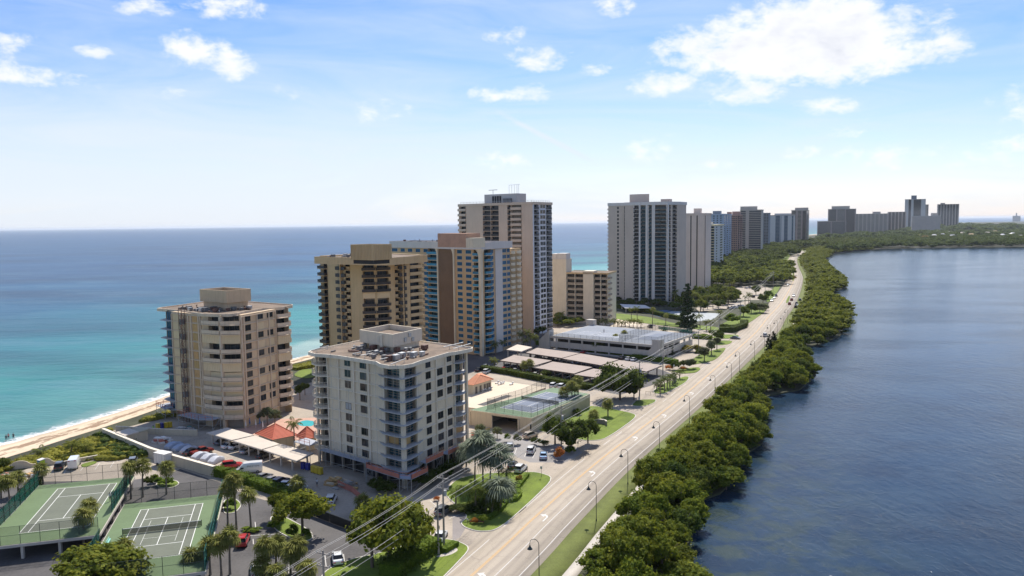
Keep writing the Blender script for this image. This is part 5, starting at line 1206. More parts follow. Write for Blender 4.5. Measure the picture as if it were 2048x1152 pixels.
def tree(name,x,y,h,r,kind,label,group=None,cat='tree',nvar=3,rz=None,zc=None,trunk=True,hr=None):
    """a tree is an empty at the trunk's foot with a crown and a trunk"""
    t_=empty(name,(x,y,0.0),label,cat,group,rz if rz is not None else random.random()*6.28)
    vz_={'mang':0.78,'mangfar':0.7,'grape':0.62,'dark':0.75,'darkfar':0.75,'grey':0.8,'shrub':0.8,'orange':0.6,'gold':0.6}.get(kind,0.8)
    if kind=='pine':obj('crown',cr_get('pine',random.randrange(nvar)),t_,(0,0,0),0,(h*r,h*r,h));b_h=1.0
    else:
        sz_=hr or min(h*0.52/vz_,r*1.25)if trunk else h*0.5/vz_
        zc=zc if zc is not None else h-sz_*vz_*1.0
        obj('crown',cr_get(kind,random.randrange(nvar)),t_,(0,0,max(zc,sz_*vz_*0.55)),0,(r*random.uniform(0.85,1.2),r*random.uniform(0.85,1.2),sz_*random.uniform(0.92,1.1)))
    if trunk:obj('trunk',cr_get('trunk',random.randrange(3)),t_,(0,0,0),0,(h*0.9 if kind!='pine' else h*0.3,h*0.9 if kind!='pine' else h*0.3,h if kind=='pine' else h*0.9))
    return t_
def tree_px(name,px,py,ytop,hw,kind,label,**kw):
    g=G(px,py);h=ZH(g,ytop);r=hw*g.length*1.02/FPX
    return tree(name,g.x,g.y,h,r,kind,label,**kw)
# palms
def frond_pinnate(seed,L=2.6,droop=1.2,m=None,nl=15,wid=0.62):
    rn=random.Random(seed);V=[];F_=[]
    def P(t_):return Vector((L*t_*(1-0.18*t_),0,0.55*L*t_-droop*L*0.62*t_*t_))
    for i in range(8):
        a,c=P(i/8),P((i+1)/8);w=0.05*(1-i/9);b=len(V);V+=[(a.x,-w,a.z),(a.x,w,a.z),(c.x,w*0.85,c.z),(c.x,-w*0.85,c.z)];F_.append((b,b+1,b+2,b+3))
    for i in range(nl):
        t_=0.14+0.86*i/(nl-1);p=P(t_);ll=wid*math.sin(math.pi*min(1,0.22+0.78*t_))*1.0+0.1
        for s_ in(-1,1):
            fw=0.35+rn.random()*0.15;tip=p+Vector((ll*fw,s_*ll,-ll*(0.45+rn.random()*0.35)));q=p+Vector((L*0.065,0,0));b=len(V)
            mid_=(p+tip)/2+Vector((0.03,0,ll*0.12));V+=[tuple(p),tuple(mid_),tuple(tip),tuple(mid_+Vector((L*0.055,0,-0.02)))];F_.append((b,b+1,b+2,b+3))
    return npmesh('palm_frond',V,F_,m)
def frond_fan(seed,L=1.5,m=None,n_=13):
    rn=random.Random(seed);V=[];F_=[];pet=L*0.42;b=0
    V+=[(0,-0.03,0),(0,0.03,0),(pet,0.025,0.16*L),(pet,-0.025,0.16*L)];F_.append((0,1,2,3))
    for i in range(n_):
        a=R(-118+236*i/(n_-1));l_=L*0.66*(0.82+0.25*math.cos(a*0.7))*(0.9+0.2*rn.random());w=R(236/n_*0.42)
        o=Vector((pet,0,0.16*L));z1=0.10*L*math.cos(a);z2=-0.42*L*rn.uniform(0.5,1.0)
        m1=o+Vector((math.cos(a-w)*l_*0.6,math.sin(a-w)*l_*0.6,z1));m2=o+Vector((math.cos(a+w)*l_*0.6,math.sin(a+w)*l_*0.6,z1));tp=o+Vector((math.cos(a)*l_,math.sin(a)*l_,z2))
        b=len(V);V+=[tuple(o),tuple(m1),tuple(tp),tuple(m2)];F_.append((b,b+1,b+2,b+3))
    return npmesh('fan_frond',V,F_,m)
FR={}
def frond(kind,i):
    if(kind,i)not in FR:
        FR[(kind,i)]={'coco':lambda:frond_pinnate(i,2.7,1.15,l_coco),'queen':lambda:frond_pinnate(i+9,2.2,1.5,l_dark,13,0.7),'sabal':lambda:frond_fan(i,1.6,l_palm),'bism':lambda:frond_fan(i+5,2.6,l_bism,17)}[kind]()
    return FR[(kind,i)]
TRK={}
def palm(x,y,h,kind,label,group=None,lean=0.3,scale=1.0,nfr=None,z0=0.0):
    t_=empty('palm_tree',(x,y,z0),label,'palm tree',group,random.random()*6.28)
    key=(round(h*2),round(lean,1))
    if key not in TRK:
        b_=MB();hh=key[0]/2;b_.path([(lean*(k_/5)**2,0,hh*k_/5-(0.2 if k_==0 else 0))for k_ in range(6)],[0.24,0.19,0.17,0.16,0.15,0.15],7);TRK[key]=b_.mesh('palm_trunk',[l_pbark])
    obj('trunk',TRK[key],t_)
    hh=key[0]/2;nfr=nfr or{'coco':15,'queen':12,'sabal':24,'bism':20}[kind]
    for i in range(nfr):
        az_=i*2.399963+random.uniform(-.2,.2);f=(i+0.5)/nfr
        el_={'coco':55-90*f,'queen':60-85*f,'sabal':78-135*f,'bism':75-110*f}[kind]+random.uniform(-8,8)
        obj('frond',frond(kind,i%4),t_,(lean,0,hh),0,scale*random.uniform(0.88,1.1),rot=(0,-R(el_-(18 if kind in('coco','queen')else 0)),az_))
    return t_
def palm_px(px,py,ycrown,kind,label,group=None,z=0.0,**kw):
    g=G(px,py,z);h=ZH(g,ycrown)-z
    return palm(g.x,g.y,max(1.2,h),kind,label,group,z0=z,**kw)
def hedge_mesh(pts,w,h,m,size=0.28,dens=16,seed=1,z=0.0,rag=0.12):
    rng=np.random.default_rng(seed);Vs=[];cb=MB();Fs=[];tot=0
    for a,c in zip(pts,pts[1:]):
        a,c=Vector(a),Vector(c);F=Fac(a,c);n_=int(F.L*(w+2*h)*dens)
        u=rng.random(n_)*F.L;s_=rng.random(n_)*(w+2*h)
        ww=np.where(s_<h,-w/2,np.where(s_>h+w,w/2,s_-h-w/2));zz=np.where(s_<h,s_,np.where(s_>h+w,h-(s_-h-w),h))
        bump_=(np.sin(u*0.9+seed)+np.sin(u*2.1))*rag
        P=np.stack([F.A.x+F.d.x*u+F.n.x*(ww+bump_*0.5),F.A.y+F.d.y*u+F.n.y*(ww+bump_*0.5),zz*(1+bump_*0.4)+z],1)+rng.normal(size=(n_,3))*rag*0.8
        nrm_=np.stack([F.n.x*np.sign(ww)*(np.abs(ww)>=w/2-1e-6),F.n.y*np.sign(ww)*(np.abs(ww)>=w/2-1e-6),(zz>=h-1e-6)*1.0],1)+rng.normal(size=(n_,3))*0.6
        nrm_/=np.linalg.norm(nrm_,axis=1)[:,None];t_=np.cross(nrm_,rng.normal(size=(n_,3)));t_/=np.linalg.norm(t_,axis=1)[:,None];b2=np.cross(nrm_,t_)
        sz=size*(0.6+0.8*rng.random(n_));aa=t_*sz[:,None]*.5;cc=b2*sz[:,None]*.35
        Vs.append(np.stack([P-aa,P-cc,P+aa,P+cc],1).reshape(-1,3));Fs.append(np.arange(n_*4).reshape(-1,4)+tot);tot+=n_*4
        F.box(cb,-w*0.2,F.L+w*0.2,-w/2*0.8,w/2*0.8,z,z+h*0.9)
    return np.concatenate(Vs),np.concatenate(Fs),cb
def hedge(pts,w,h,label,m=None,name='hedge',cat='hedge',size=0.28,dens=16,seed=1,group=None,rag=0.12):
    m=m or l_hedge;Vq,Fq,cb=hedge_mesh(pts,w,h,m,size,dens,seed,0.0,rag);o=Vector((pts[0][0],pts[0][1],0))
    rt=empty(name,o,label,cat,group)
    cb.build('branch_mass',m,rt);obj('foliage',npmesh('hedge_foliage',Vq-np.array(o),Fq,m),rt);return rt
# ================================================================ grounds
def PXR(lst):return[tuple(G(a,b))for a,b in lst]
sheet('paving',PXR([(-220,1330),(-90,990),(0,962),(60,935),(205,866),(330,836),(420,800),(640,762),(760,700),(900,690),(1000,665),(1110,640),(1215,632),(1300,648),(1440,664),(1470,668),(1400,740),(1330,792),(1224,879),(1104,974),(1006,1060),(890,1156),(790,1240),(700,1330)]),0.008,m_pave)
m_tile=mat('pinkish_pavers',(0.38,0.29,0.24),0.9,var=0.14,nscale=0.3,fine=4.0,bump=0.1)
sheet('parking_lot',PXR([(-220,1330),(-140,1000),(0,958),(60,964),(262,960),(330,952),(360,938),(432,962),(480,985),(560,1010),(625,1032),(700,1058),(742,1085),(845,1078),(800,1130),(720,1190),(640,1330)]),0.014,m_asph)
sheet('parking_lot',PXR([(850,760),(905,700),(1000,668),(1090,668),(1180,690),(1330,742),(1352,752),(1300,772),(1240,790),(1180,778),(1060,742),(960,737),(900,760)]),0.014,m_asph)
sheet('driveway_asphalt',PXR([(905,1028),(940,1010),(985,1024),(965,1046),(935,1050),(920,1075),(905,1082)]),0.014,mat('worn_grey_asphalt',(0.25,0.22,0.20),0.9,var=0.15,nscale=0.2,fine=2.0))
sheet('parking_bays',PXR([(975,860),(1010,868),(1075,885),(1150,893),(1165,905),(1130,925),(1060,925),(1000,900),(965,885)]),0.014,mat('mid_grey_asphalt',(0.27,0.25,0.235),0.9,var=0.12,nscale=0.2,fine=2.0))
LAWNS=[
 [(888,985),(915,958),(960,948),(1040,945),(1075,945),(1108,956),(1062,1002),(1010,1048),(985,1062),(955,1063),(930,1055),(922,1046),(935,1037),(930,1018),(905,1004)],
 [(640,1160),(655,1140),(700,1120),(770,1105),(850,1078),(905,1080),(934,1092),(936,1102),(905,1135),(880,1160),(800,1230),(640,1300),(600,1220)],
 [(1068,858),(1103,842),(1135,822),(1163,814),(1190,812),(1272,828),(1268,838),(1232,864),(1205,880),(1170,882),(1130,872),(1085,864)],
 [(1262,812),(1275,800),(1312,799),(1310,805),(1290,813)],
 [(1306,784),(1320,770),(1368,753),(1379,754),(1372,765),(1330,788),(1312,788)],
 [(1345,742),(1395,734),(1402,738),(1392,746),(1362,748)],
 [(1372,730),(1400,708),(1440,697),(1454,696),(1432,720),(1405,727)],
 [(1420,688),(1440,681),(1466,682),(1460,688),(1440,691)],
 [(1420,676),(1440,669),(1478,670),(1476,676),(1445,678)],
 [(1438,664),(1470,662),(1500,645),(1530,624),(1538,610),(1528,606),(1480,630),(1440,650)],
 [(1532,606),(1545,600),(1556,582),(1562,570),(1552,570),(1535,590)],
 [(1560,560),(1566,556),(1571,541),(1562,545)],
 [(1215,632),(1225,626),(1300,634),(1360,650),(1390,650),(1440,655),(1440,662),(1370,657),(1300,648),(1240,640)],
 [(585,752),(600,740),(625,738),(640,750),(615,758)],
 [(250,968),(335,960),(348,968),(330,976),(270,978)]if False else[(312,968),(330,960),(352,962),(358,968),(345,976),(320,976)],
 [(160,930),(190,922),(195,926),(168,936)],
 [(448,1000),(470,998),(483,1010),(470,1026),(448,1028)],
 [(540,1035),(560,1030),(620,1062),(626,1078),(600,1085),(550,1060)],
 [(0,1050),(75,985),(85,990),(20,1052),(-20,1090),(-40,1090)],
 [(1540,566),(1560,548),(1568,532),(1578,516),(1582,508),(1570,506),(1545,520),(1530,545)],
]
def smooth_poly(pts,it=2):
    P=[Vector(p)for p in pts]
    for _ in range(it):P=[q for i in range(len(P))for q in(P[i].lerp(P[(i+1)%len(P)],0.2),P[i].lerp(P[(i+1)%len(P)],0.8))]
    return[tuple(p)for p in P]
for i,L in enumerate(LAWNS):
    pts=smooth_poly(PXR(L),2);sheet('lawn',pts,0.14,m_lawn)
    if i in(0,1,2,3,4,14,16,17):
        b_=MB();P=[Vector(p)for p in pts];I=inset(pts,0.01);O=inset(pts,-0.2)
        for j in range(len(P)):k_=(j+1)%len(P);b_.prism([tuple(I[j]),tuple(I[k_]),tuple(O[k_]),tuple(O[j])],-0.1,0.12)
        if True:tag(b_.build('kerb',m_kerb),kind='structure')
def stripes(pairs,w=0.13,m=m_white,name='parking_line',z=0.019,kind='structure',zz=0.0):
    for a,c in pairs:
        p,q=G(*a,zz),G(*c,zz);b_=MB();F=Fac(p,q);F.box(b_,0,F.L,-w/2,w/2,zz+z-0.05,zz+z);tag(b_.build(name,m),kind=kind)
zz2=lambda x,y:(x/3.815,850+y/3.815);zz3=lambda x,y:(480+x/3.815,850+y/3.815);zb=lambda x,y:(x/6.4,840+y/6.4)
stripes([(zb(*a),zb(*c))for a,c in(((1095,570),(1030,650)),((1275,550),(1215,635)),((1460,535),(1410,610)),((1640,520),(1600,590)),((1820,505),(1790,560)),((850,600),(820,690)),((700,620),(640,700)))])
stripes([(zz3(*a),zz3(*c))for a,c in(((115,740),(120,785)),((235,850),(240,900)),((100,870),(102,910)),((222,1050),(228,1140)),((370,1050),(374,1140)),((510,1015),(515,1090)),((648,995),(658,1085)),((790,985),(800,1070)),((180,995),(184,1040)),((60,845),(345,828)),((400,1120),(500,1112)),((620,700),(870,790)),((940,20),(945,30)))])
zr_=lambda x,y:(860+x/5.2375,860+y/5.2375)
stripes([(zr_(*a),zr_(*c))for a,c in(((705,140),(680,195)),((910,180),(885,255)),((1025,195),(990,280)),((1105,235),(1075,295)),((800,150),(785,210)),((0,740),(60,790)),((370,860),(200,930)),((0,830),(120,765)))])
# ---- deck courts
m_cg=mat('court_green_surface',(0.125,0.180,0.082),0.85,var=0.10,nscale=0.25,fine=2.0)
m_cd=mat('court_dark_surface',(0.135,0.145,0.105),0.85,var=0.14,nscale=0.3,fine=2.0)
m_cline=mat('court_line_paint',(0.75,0.74,0.68),0.7,var=0.05)
m_fpost=mat('dark_green_post',(0.02,0.035,0.03),0.5,var=0.2,nscale=1)
m_screen=mat('teal_windscreen',(0.02,0.16,0.13),0.8,var=0.2,nscale=0.6)
m_bluec=mat('court_blue_surface',(0.15,0.175,0.225),0.85,var=0.10,nscale=0.3,fine=2.0)
m_cgray=mat('grey_blue_court',(0.215,0.235,0.27),0.85,var=0.12,nscale=0.2,fine=2.0)
m_cggreen=mat('court_grass_green',(0.14,0.21,0.12),0.85,var=0.10,nscale=0.3)
def meshmat(name,col,a):
    m=bpy.data.materials.new(name);m.use_nodes=True;t=NT(m.node_tree);t.n.clear();pos=t.new('ShaderNodeNewGeometry').outputs['Position']
    d=t.new('ShaderNodeBsdfDiffuse');t.link(t.ramp(t.noise(pos,1.5),[(0.3,tuple(c*0.8 for c in col)),(0.7,tuple(c*1.2 for c in col))]),d.inputs[0]);tp=t.new('ShaderNodeBsdfTransparent');mx=t.new('ShaderNodeMixShader',inp={0:a});o=t.new('ShaderNodeOutputMaterial')
    t.link(tp.outputs[0],mx.inputs[1]);t.link(d.outputs[0],mx.inputs[2]);t.link(mx.outputs[0],o.inputs[0]);return m
m_chain=meshmat('chain_link_wire',(0.04,0.06,0.05),0.16);m_wind=meshmat('wind_screen_cloth',(0.02,0.17,0.13),0.55);m_netm=meshmat('tennis_net_cord',(0.03,0.035,0.03),0.5)
def fence(name,pts,z,h,label,post=m_fpost,mesh=m_chain,step=3.0,screen=None,cat='fence',group=None,r=0.045,mid=True):
    rt=empty(name,(pts[0][0],pts[0][1],z),label,cat,group);fm=None
    b_=MB();b_.tube((0,0,0),(0,0,h),r,n=5);pm=b_.mesh('fence_post',[post]);rb=MB()
    for a,c in zip(pts,pts[1:]):
        a,c=Vector(a),Vector(c);F=Fac(a,c);n_=max(1,round(F.L/step))
        for j in range(n_+(1 if c==Vector(pts[-1])else 0)):q=F.p(F.L*j/n_);obj('post',pm,rt,(q[0]-pts[0][0],q[1]-pts[0][1],0))
        for zz in((h-0.03,h*0.5)if mid else(h-0.03,)):rb.tube((*a,z+zz),(*c,z+zz),0.03,n=4)
        b2=MB();F.box(b2,0.02,F.L-0.02,0.05,0.06,z+0.03,z+h-0.06);b2.build('mesh_panel',mesh,rt)
        if screen:b2=MB();F.box(b2,0.02,F.L-0.02,0.08,0.10,z+0.1,z+h*screen);b2.build('wind_screen',m_wind,rt)
    rb.build('rail',post,rt);return rt
def court_lines(rt,c,ax,ay,z,m_in,m_l=m_cline,net=True,z_in=0.006,kids=False,full=True):
    """doubles court centred on c; ax across, ay along"""
    def q(u,v):return(c[0]+ax.x*u+ay.x*v,c[1]+ax.y*u+ay.y*v)
    b_=MB();b_.prism([q(-5.485,-11.885),q(5.485,-11.885),q(5.485,11.885),q(-5.485,11.885)],z-0.02,z+z_in);b_.build('playing_surface',m_in,rt)
    def ln(u0,v0,u1,v1,w=0.11):
        F=Fac(q(u0,v0),q(u1,v1));b_=MB();F.box(b_,-w/2,F.L+w/2,-w/2,w/2,z-0.02,z+z_in+0.006+random.random()*0.003);b_.build('court_line',m_l,rt)
    for u in(-5.485,-4.115,4.115,5.485):ln(u,-11.885,u,11.885)
    for v in(-11.885,11.885):ln(-5.485,v,5.485,v)
    for v in(-6.4,6.4):ln(-4.115,v,4.115,v)
    ln(0,-6.4,0,6.4)
    if kids:
        for u in(-2.7,2.7):ln(u,-5.5,u,5.5,0.05)
        ln(-2.7,-3,2.7,-3,0.05)
    if net:
        nr_=empty('tennis_net',(*q(0,0),z),net if isinstance(net,str)else 'tennis net','net');F=Fac(q(-6.4,0),q(6.4,0))
        b_=MB();F.box(b_,0,F.L,-0.01,0.01,z+0.05,z+0.98);b_.build('mesh',m_netm,nr_)
        b_=MB();F.box(b_,0,F.L,-0.03,0.03,z+0.98,z+1.06);b_.build('tape',m_cline,nr_)
        for u in(0,F.L):p=F.p(u);b_=MB();b_.tube((*p,z),(*p,z+1.12),0.06);b_.build('net_post',m_fpost,nr_)
ZC=2.8
B1,B2,B3=G(*zz2(1075,648),ZC),G(*zz2(1549,597),ZC),G(*zz2(1418,985),ZC)
A1,A2,A3=G(*zz2(437,493),ZC),G(*zz2(895,437),ZC),G(*zz2(145,835),ZC)
axB=(B2-B1).normalized();ayB=Vector((-axB.y,axB.x));cB=(B1+B2)/2-ayB*11.885
axA=axB;ayA=ayB;cA=(A1+A2)/2-ayA*11.885
def deck_court(name,label,c,u0,u1,v0,v1,**kw):
    def q(u,v):return(c.x+axB.x*u+ayB.x*v,c.y+axB.y*u+ayB.y*v)
    rt=empty(name,(c.x,c.y,0),label,'tennis court');b_=MB();b_.prism([q(u0,v0),q(u1,v0),q(u1,v1),q(u0,v1)],ZC-0.55,ZC-0.06);b_.build('deck_slab',m_conc,rt)
    b_=MB();b_.prism([q(u0+.15,v0+.15),q(u1-.15,v0+.15),q(u1-.15,v1-.15),q(u0+.15,v1-.15)],ZC-0.07,ZC);b_.build('court_surface',m_cg,rt)
    for i in range(4):
        for j in range(6):
            p=q(u0+0.6+(u1-u0-1.2)*i/3,v0+0.6+(v1-v0-1.2)*j/5);b_=MB();b_.obox(p,0.45,0.45,0,ZC-0.56,0);b_.build('column',m_conc,rt)
    court_lines(rt,c,axB,ayB,ZC,m_cd,**kw);return q
qB=deck_court('raised_tennis_court','raised green tennis court nearest the camera with its net up',cB,-9.2,9.0,-19.5,16.2,net='low black tennis net across the nearer green court',kids=True)
qA=deck_court('raised_tennis_court','raised green tennis court nearer the beach, its net taken down',cA,-10.0,8.3,-17.0,15.6,net=False)
hF=3.1
fence('court_fence',[qA(-10+.2,15.4),qA(8.1,15.4)],ZC,hF,'black chain-link fence along the far end of the court nearer the beach')
fence('court_fence',[qA(-9.8,-16.8),qA(8.1,-16.8)],ZC,hF,'black chain-link fence along the near end of the court nearer the beach')
fence('court_fence',[qA(-9.8,15.4),qA(-9.8,-16.8)],ZC,hF,'green-screened fence on the left side of the court nearer the beach',screen=0.9)
fence('court_fence',[qA(8.1,15.2),qA(8.1,-6)],ZC,hF,'green-screened fence between the two courts',screen=0.95,step=2.4)
fence('court_fence',[qB(-9.0,16.0),qB(8.8,16.0)],ZC,hF,'black chain-link fence along the far end of the nearer court')
fence('court_fence',[qB(8.8,15.8),qB(8.8,-19.3)],ZC,hF,'tall green fence on the right side of the nearer court',screen=0.35,step=1.6,post=m_screen)
fence('court_fence',[qB(-9.0,-19.3),qB(8.7,-19.3)],ZC,hF,'black chain-link fence along the near end of the nearer court')
fence('court_fence',[qB(-9.0,-4),qB(-9.0,-16)],ZC,hF,'teal-screened fence run at the near left of the nearer court',screen=0.98,step=2.2)
b_=MB();p=qB(-8.0,-3.5);b_.obox(p,2.4,0.5,ZC+0.4,ZC+0.5,math.atan2(ayB.y,ayB.x));b_.obox(p,2.2,0.08,ZC+0.5,ZC+0.9,math.atan2(ayB.y,ayB.x))
for d in(-1,1):b_.obox((p[0]+ayB.x*d,p[1]+ayB.y*d),0.1,0.4,ZC,ZC+0.42,math.atan2(ayB.y,ayB.x))
tag(b_.build('court_bench',mat('pale_teal_paint',(0.25,0.5,0.42),0.6)),'pale teal bench beside the nearer court by its left fence','bench')
# ---- long cream wall and the low walls by the dunes
m_cwall=mat('cream_garden_wall',(0.58,0.49,0.35),0.85,var=0.08,nscale=0.3,streak=0.25)
def wallrun(name,pts,w,h,label,m=m_cwall,cat='wall',cap=True):
    rt=empty(name,(*pts[0],0),label,cat)
    b_=MB();b2=MB()
    for a,c in zip(pts,pts[1:]):
        F=Fac(a,c);F.box(b_,0,F.L-0.005,-w/2,w/2,0,h);F.box(b2,-0.02,F.L-0.01,-w/2-0.06,w/2+0.06,h+0.001,h+0.1)
    b_.build('wall_body',m,rt)
    if cap:b2.build('coping',m_t2b,rt)
    return rt
wallrun('garden_wall',[tuple(G(*q))for q in((207,874),(300,914),(353,931),(429,953))],0.7,2.3,'long cream wall with a wide coping between the two parking lots')
wallrun('garden_wall',[tuple(G(*q))for q in((232,864),(330,870),(395,872))],0.25,1.6,'low cream wall behind the dumpsters below the beach tower')
b_=MB();F=Fac(G(10,942),G(70,934));rt=empty('scalloped_wall',(*F.A,0),'scalloped cream wall between the dunes and the upper parking lot','wall')
for k_,(x0,x1,hh)in enumerate(((15,72,1.9),(76,112,1.9))):
    F=Fac(G(x0,940-k_*6),G(x1,934-k_*5));n_=10;P=[(F.L*j/n_,hh*(0.45+0.55*math.sin(math.pi*min(1,max(0,(j/n_)*1.35-0.1)))**0.6 if j/n_<0.83 else hh*0.5/hh*0.9))for j in range(n_+1)]
    for(u0,h0),(u1,h1)in zip(P,P[1:]):q=[F.p(u0,.12),F.p(u1,.12),F.p(u1,-.12),F.p(u0,-.12)];b_.prism(q,0,[h0,h1,h1,h0])
b_.build('wall_body',m_cwall,rt)
wallrun('garden_wall',[tuple(G(*q))for q in((112,934),(160,924),(200,917))],0.25,0.9,'low cream wall edging the dune scrub behind the parked van')
# ---- carports
def carport(corners,z,label,group,m_top,m_f=None,m_post=None,cars=0,th=0.28,posts=3,back_wall=False,name='carport'):
    P=[Vector(p)for p in corners];c=sum(P,Vector((0,0)))/4;rt=empty(name,(c.x,c.y,0),label,'carport',group)
    b_=MB();b_.prism([tuple(p)for p in P],z-th,z);b_.build('fascia',m_f or m_conc,rt);b_=MB();b_.prism([tuple(p)for p in inset([tuple(p)for p in P],0.12)],z+0.002,z+0.03);b_.build('roof',m_top,rt)
    for e,(a,d)in enumerate(((P[0],P[1]),(P[3],P[2]))):
        for j in range(posts):q=a.lerp(d,(j+0.5)/posts)+(c-a.lerp(d,0.5)).normalized()*0.5;b_=MB();b_.obox((q.x,q.y),0.32,0.32,0,z-th-0.002,math.atan2((d-a).y,(d-a).x));b_.build('post',m_post or m_conc,rt)
    return rt
m_cpw=mat('pale_canopy_roof',(0.55,0.475,0.39),0.85,var=0.08,nscale=0.3,streak=0.1);m_cpp=mat('pinkish_canopy_roof',(0.35,0.285,0.24),0.9,var=0.09,nscale=0.25,fine=1.5);m_fas=mat('brown_fascia',(0.16,0.11,0.085),0.8,var=0.2)
for i,(q,lb)in enumerate((([(412.7,865.5),(463.6,880.4),(508.5,870),(454.9,855)],'pale flat carport roof nearest the cream beach tower'),([(466,881.5),(523,899),(560,888),(511,870.5)],'pale flat carport roof in front of the red hip roof'),([(526,899.5),(593,922),(628,906),(564,888)],'pale flat carport roof reaching the white tower, palm shadow on it'))):
    carport([tuple(G(*p,2.8))for p in q],2.8,lb,'pale carports between the two near towers',m_cpw)
zf=lambda x,y:(1000+x/4.655,620+y/4.655)
CPS=[([(240,398),(575,448),(745,402),(345,352)],'pinkish flat carport roof, first of the rear row by the ochre tower'),([(577,452),(940,514),(1105,462),(750,404)],'pinkish flat carport roof, middle of the rear row'),([(945,520),(1370,572),(1508,518),(1110,466)],'pinkish flat carport roof at the road end of the rear row'),
       ([(0,470),(322,518),(485,470),(130,419)],'pinkish flat carport roof, first of the front row behind two palms'),([(325,538),(690,592),(862,532),(490,480)],'pinkish flat carport roof, middle of the front row'),([(690,602),(1180,665),(1290,600),(868,545)],'pinkish flat carport roof partly behind the big round tree')]
for q,lb in CPS:carport([tuple(G(*zf(*p),3.3))for p in q],3.3,lb,'pinkish carports below the ochre tower',m_cpp,m_fas,m_fas,th=0.35,posts=5)
# ---- hip-roofed pavilions
m_redt=mat('red_roof_tiles',(0.52,0.12,0.06),0.75,var=0.12,nscale=0.8);m_ort=mat('orange_roof_tiles',(0.55,0.22,0.11),0.8,var=0.14,nscale=0.8)
def hiproof(name,label,corners,ze,zp,m,wallm=m_cwall,ridge=0.0,cat='pavilion',course=0.42,over=0.7):
    P=[Vector(p)for p in corners];c=sum(P,Vector((0,0)))/4;rt=empty(name,(c.x,c.y,0),label,cat)
    b_=MB();b_.prism([tuple(p)for p in inset(corners,over)],0,ze-0.02);b_.build('wall',wallm,rt)
    r0,r1=c,c
    if ridge:d=((P[1]+P[2])/2-(P[0]+P[3])/2);L=d.length;d.normalize();r0,r1=c-d*ridge*L/2,c+d*ridge*L/2
    faces=[(P[0],P[1],r1,r0),(P[1],P[2],r1,r1),(P[2],P[3],r0,r1),(P[3],P[0],r0,r0)]
    b_=MB();b_.prism(corners,ze,ze+0.12);b_.build('eaves',wallm,rt)
    for(a,d,t1,t0)in faces:
        H_=zp-ze;run=((a+d)/2-(t0+t1)/2).length;n_=max(3,int(math.hypot(run,H_)/course));b_=MB()
        for k_ in range(n_):
            f0,f1=k_/n_,(k_+1)/n_;A0,D0=a.lerp(t0,f0),d.lerp(t1,f0);A1_,D1=a.lerp(t0,f1),d.lerp(t1,f1);z0_=ze+0.13+H_*f0;z1_=ze+0.13+H_*f1
            b_.poly([(*A0,z0_+0.09),(*D0,z0_+0.09),(*D1,z1_+0.02),(*A1_,z1_+0.02)]);b_.poly([(*A0,z0_-0.05),(*D0,z0_-0.05),(*D0,z0_+0.09),(*A0,z0_+0.09)])
        b_.build('roof_slope',m,rt)
    b_=MB()
    for p,t_ in zip(P,(r0,r1,r1,r0)):b_.tube((*p,ze+0.15),(*t_,zp+0.16),0.14,n=5)
    b_.build('ridge_tiles',m,rt);return rt
ze=3.0
zq=lambda x,y:(x/3.2,540+y/3.2)
def square_from(pa,pb):pa,pb=Vector(pa),Vector(pb);d=pb-pa;n_=Vector((-d.y,d.x));return[tuple(pa),tuple(pb),tuple(pb+n_),tuple(pa+n_)]
sq=square_from(G(511,869,ze),G(546,880.6,ze));hiproof('pool_pavilion','larger red-tiled hip-roofed pavilion behind the pale carports',[tuple(G(*p,ze))for p in((510,868),(545,881),(596,871),(556,855))],ze,5.6,m_redt)
hiproof('pool_pavilion','smaller red-tiled hip roof against the left side of the white tower',[tuple(G(*p,ze))for p in((592,873),(609,880),(640,875),(618,862))],ze,5.4,m_redt)
m_pool=water('pool_water',[(0.3,(0.02,0.30,0.25)),(0.5,(0.03,0.36,0.30)),(0.7,(0.05,0.42,0.36))],0.08,((1,1,1),1.2,0.2,0.05),((1,1,1),4.0),0,False)
sheet('pool_terrace',PXR([(470,860),(560,838),(640,835),(650,870),(600,880),(520,878)]),0.018,mat('coral_pool_deck',(0.50,0.30,0.22),0.9,var=0.12,nscale=0.5))
sheet('swimming_pool',smooth_poly(PXR([(592,846),(612,840),(630,843),(626,853),(600,852)]),2),0.05,m_pool)
# umbrella-less loungers and furled parasols on the pool terrace
m_fab=mat('white_canvas',(0.7,0.68,0.64),0.9);m_bfab=mat('blue_canvas',(0.06,0.16,0.38),0.9)
for i,(x,y,mm,cl)in enumerate(((492,858,m_fab,'white'),(512,856,m_fab,'white'),(520,853,m_bfab,'blue'),(526,860,m_fab,'white'),(500,853,m_bfab,'blue'))):
    g=G(x,y);b_=MB();b_.tube((g.x,g.y,0),(g.x,g.y,0.9),0.05);b_.tube((g.x,g.y,0.9),(g.x,g.y,2.5),0.22,0.06,6)
    tag(b_.build('furled_parasol',mm),'%s furled parasol on the pool terrace, %s'%(cl,('nearest the carport','second from the carport','beside the red roof','tallest by the red roof','behind the others')[i]),'parasol','furled parasols on the pool terrace')
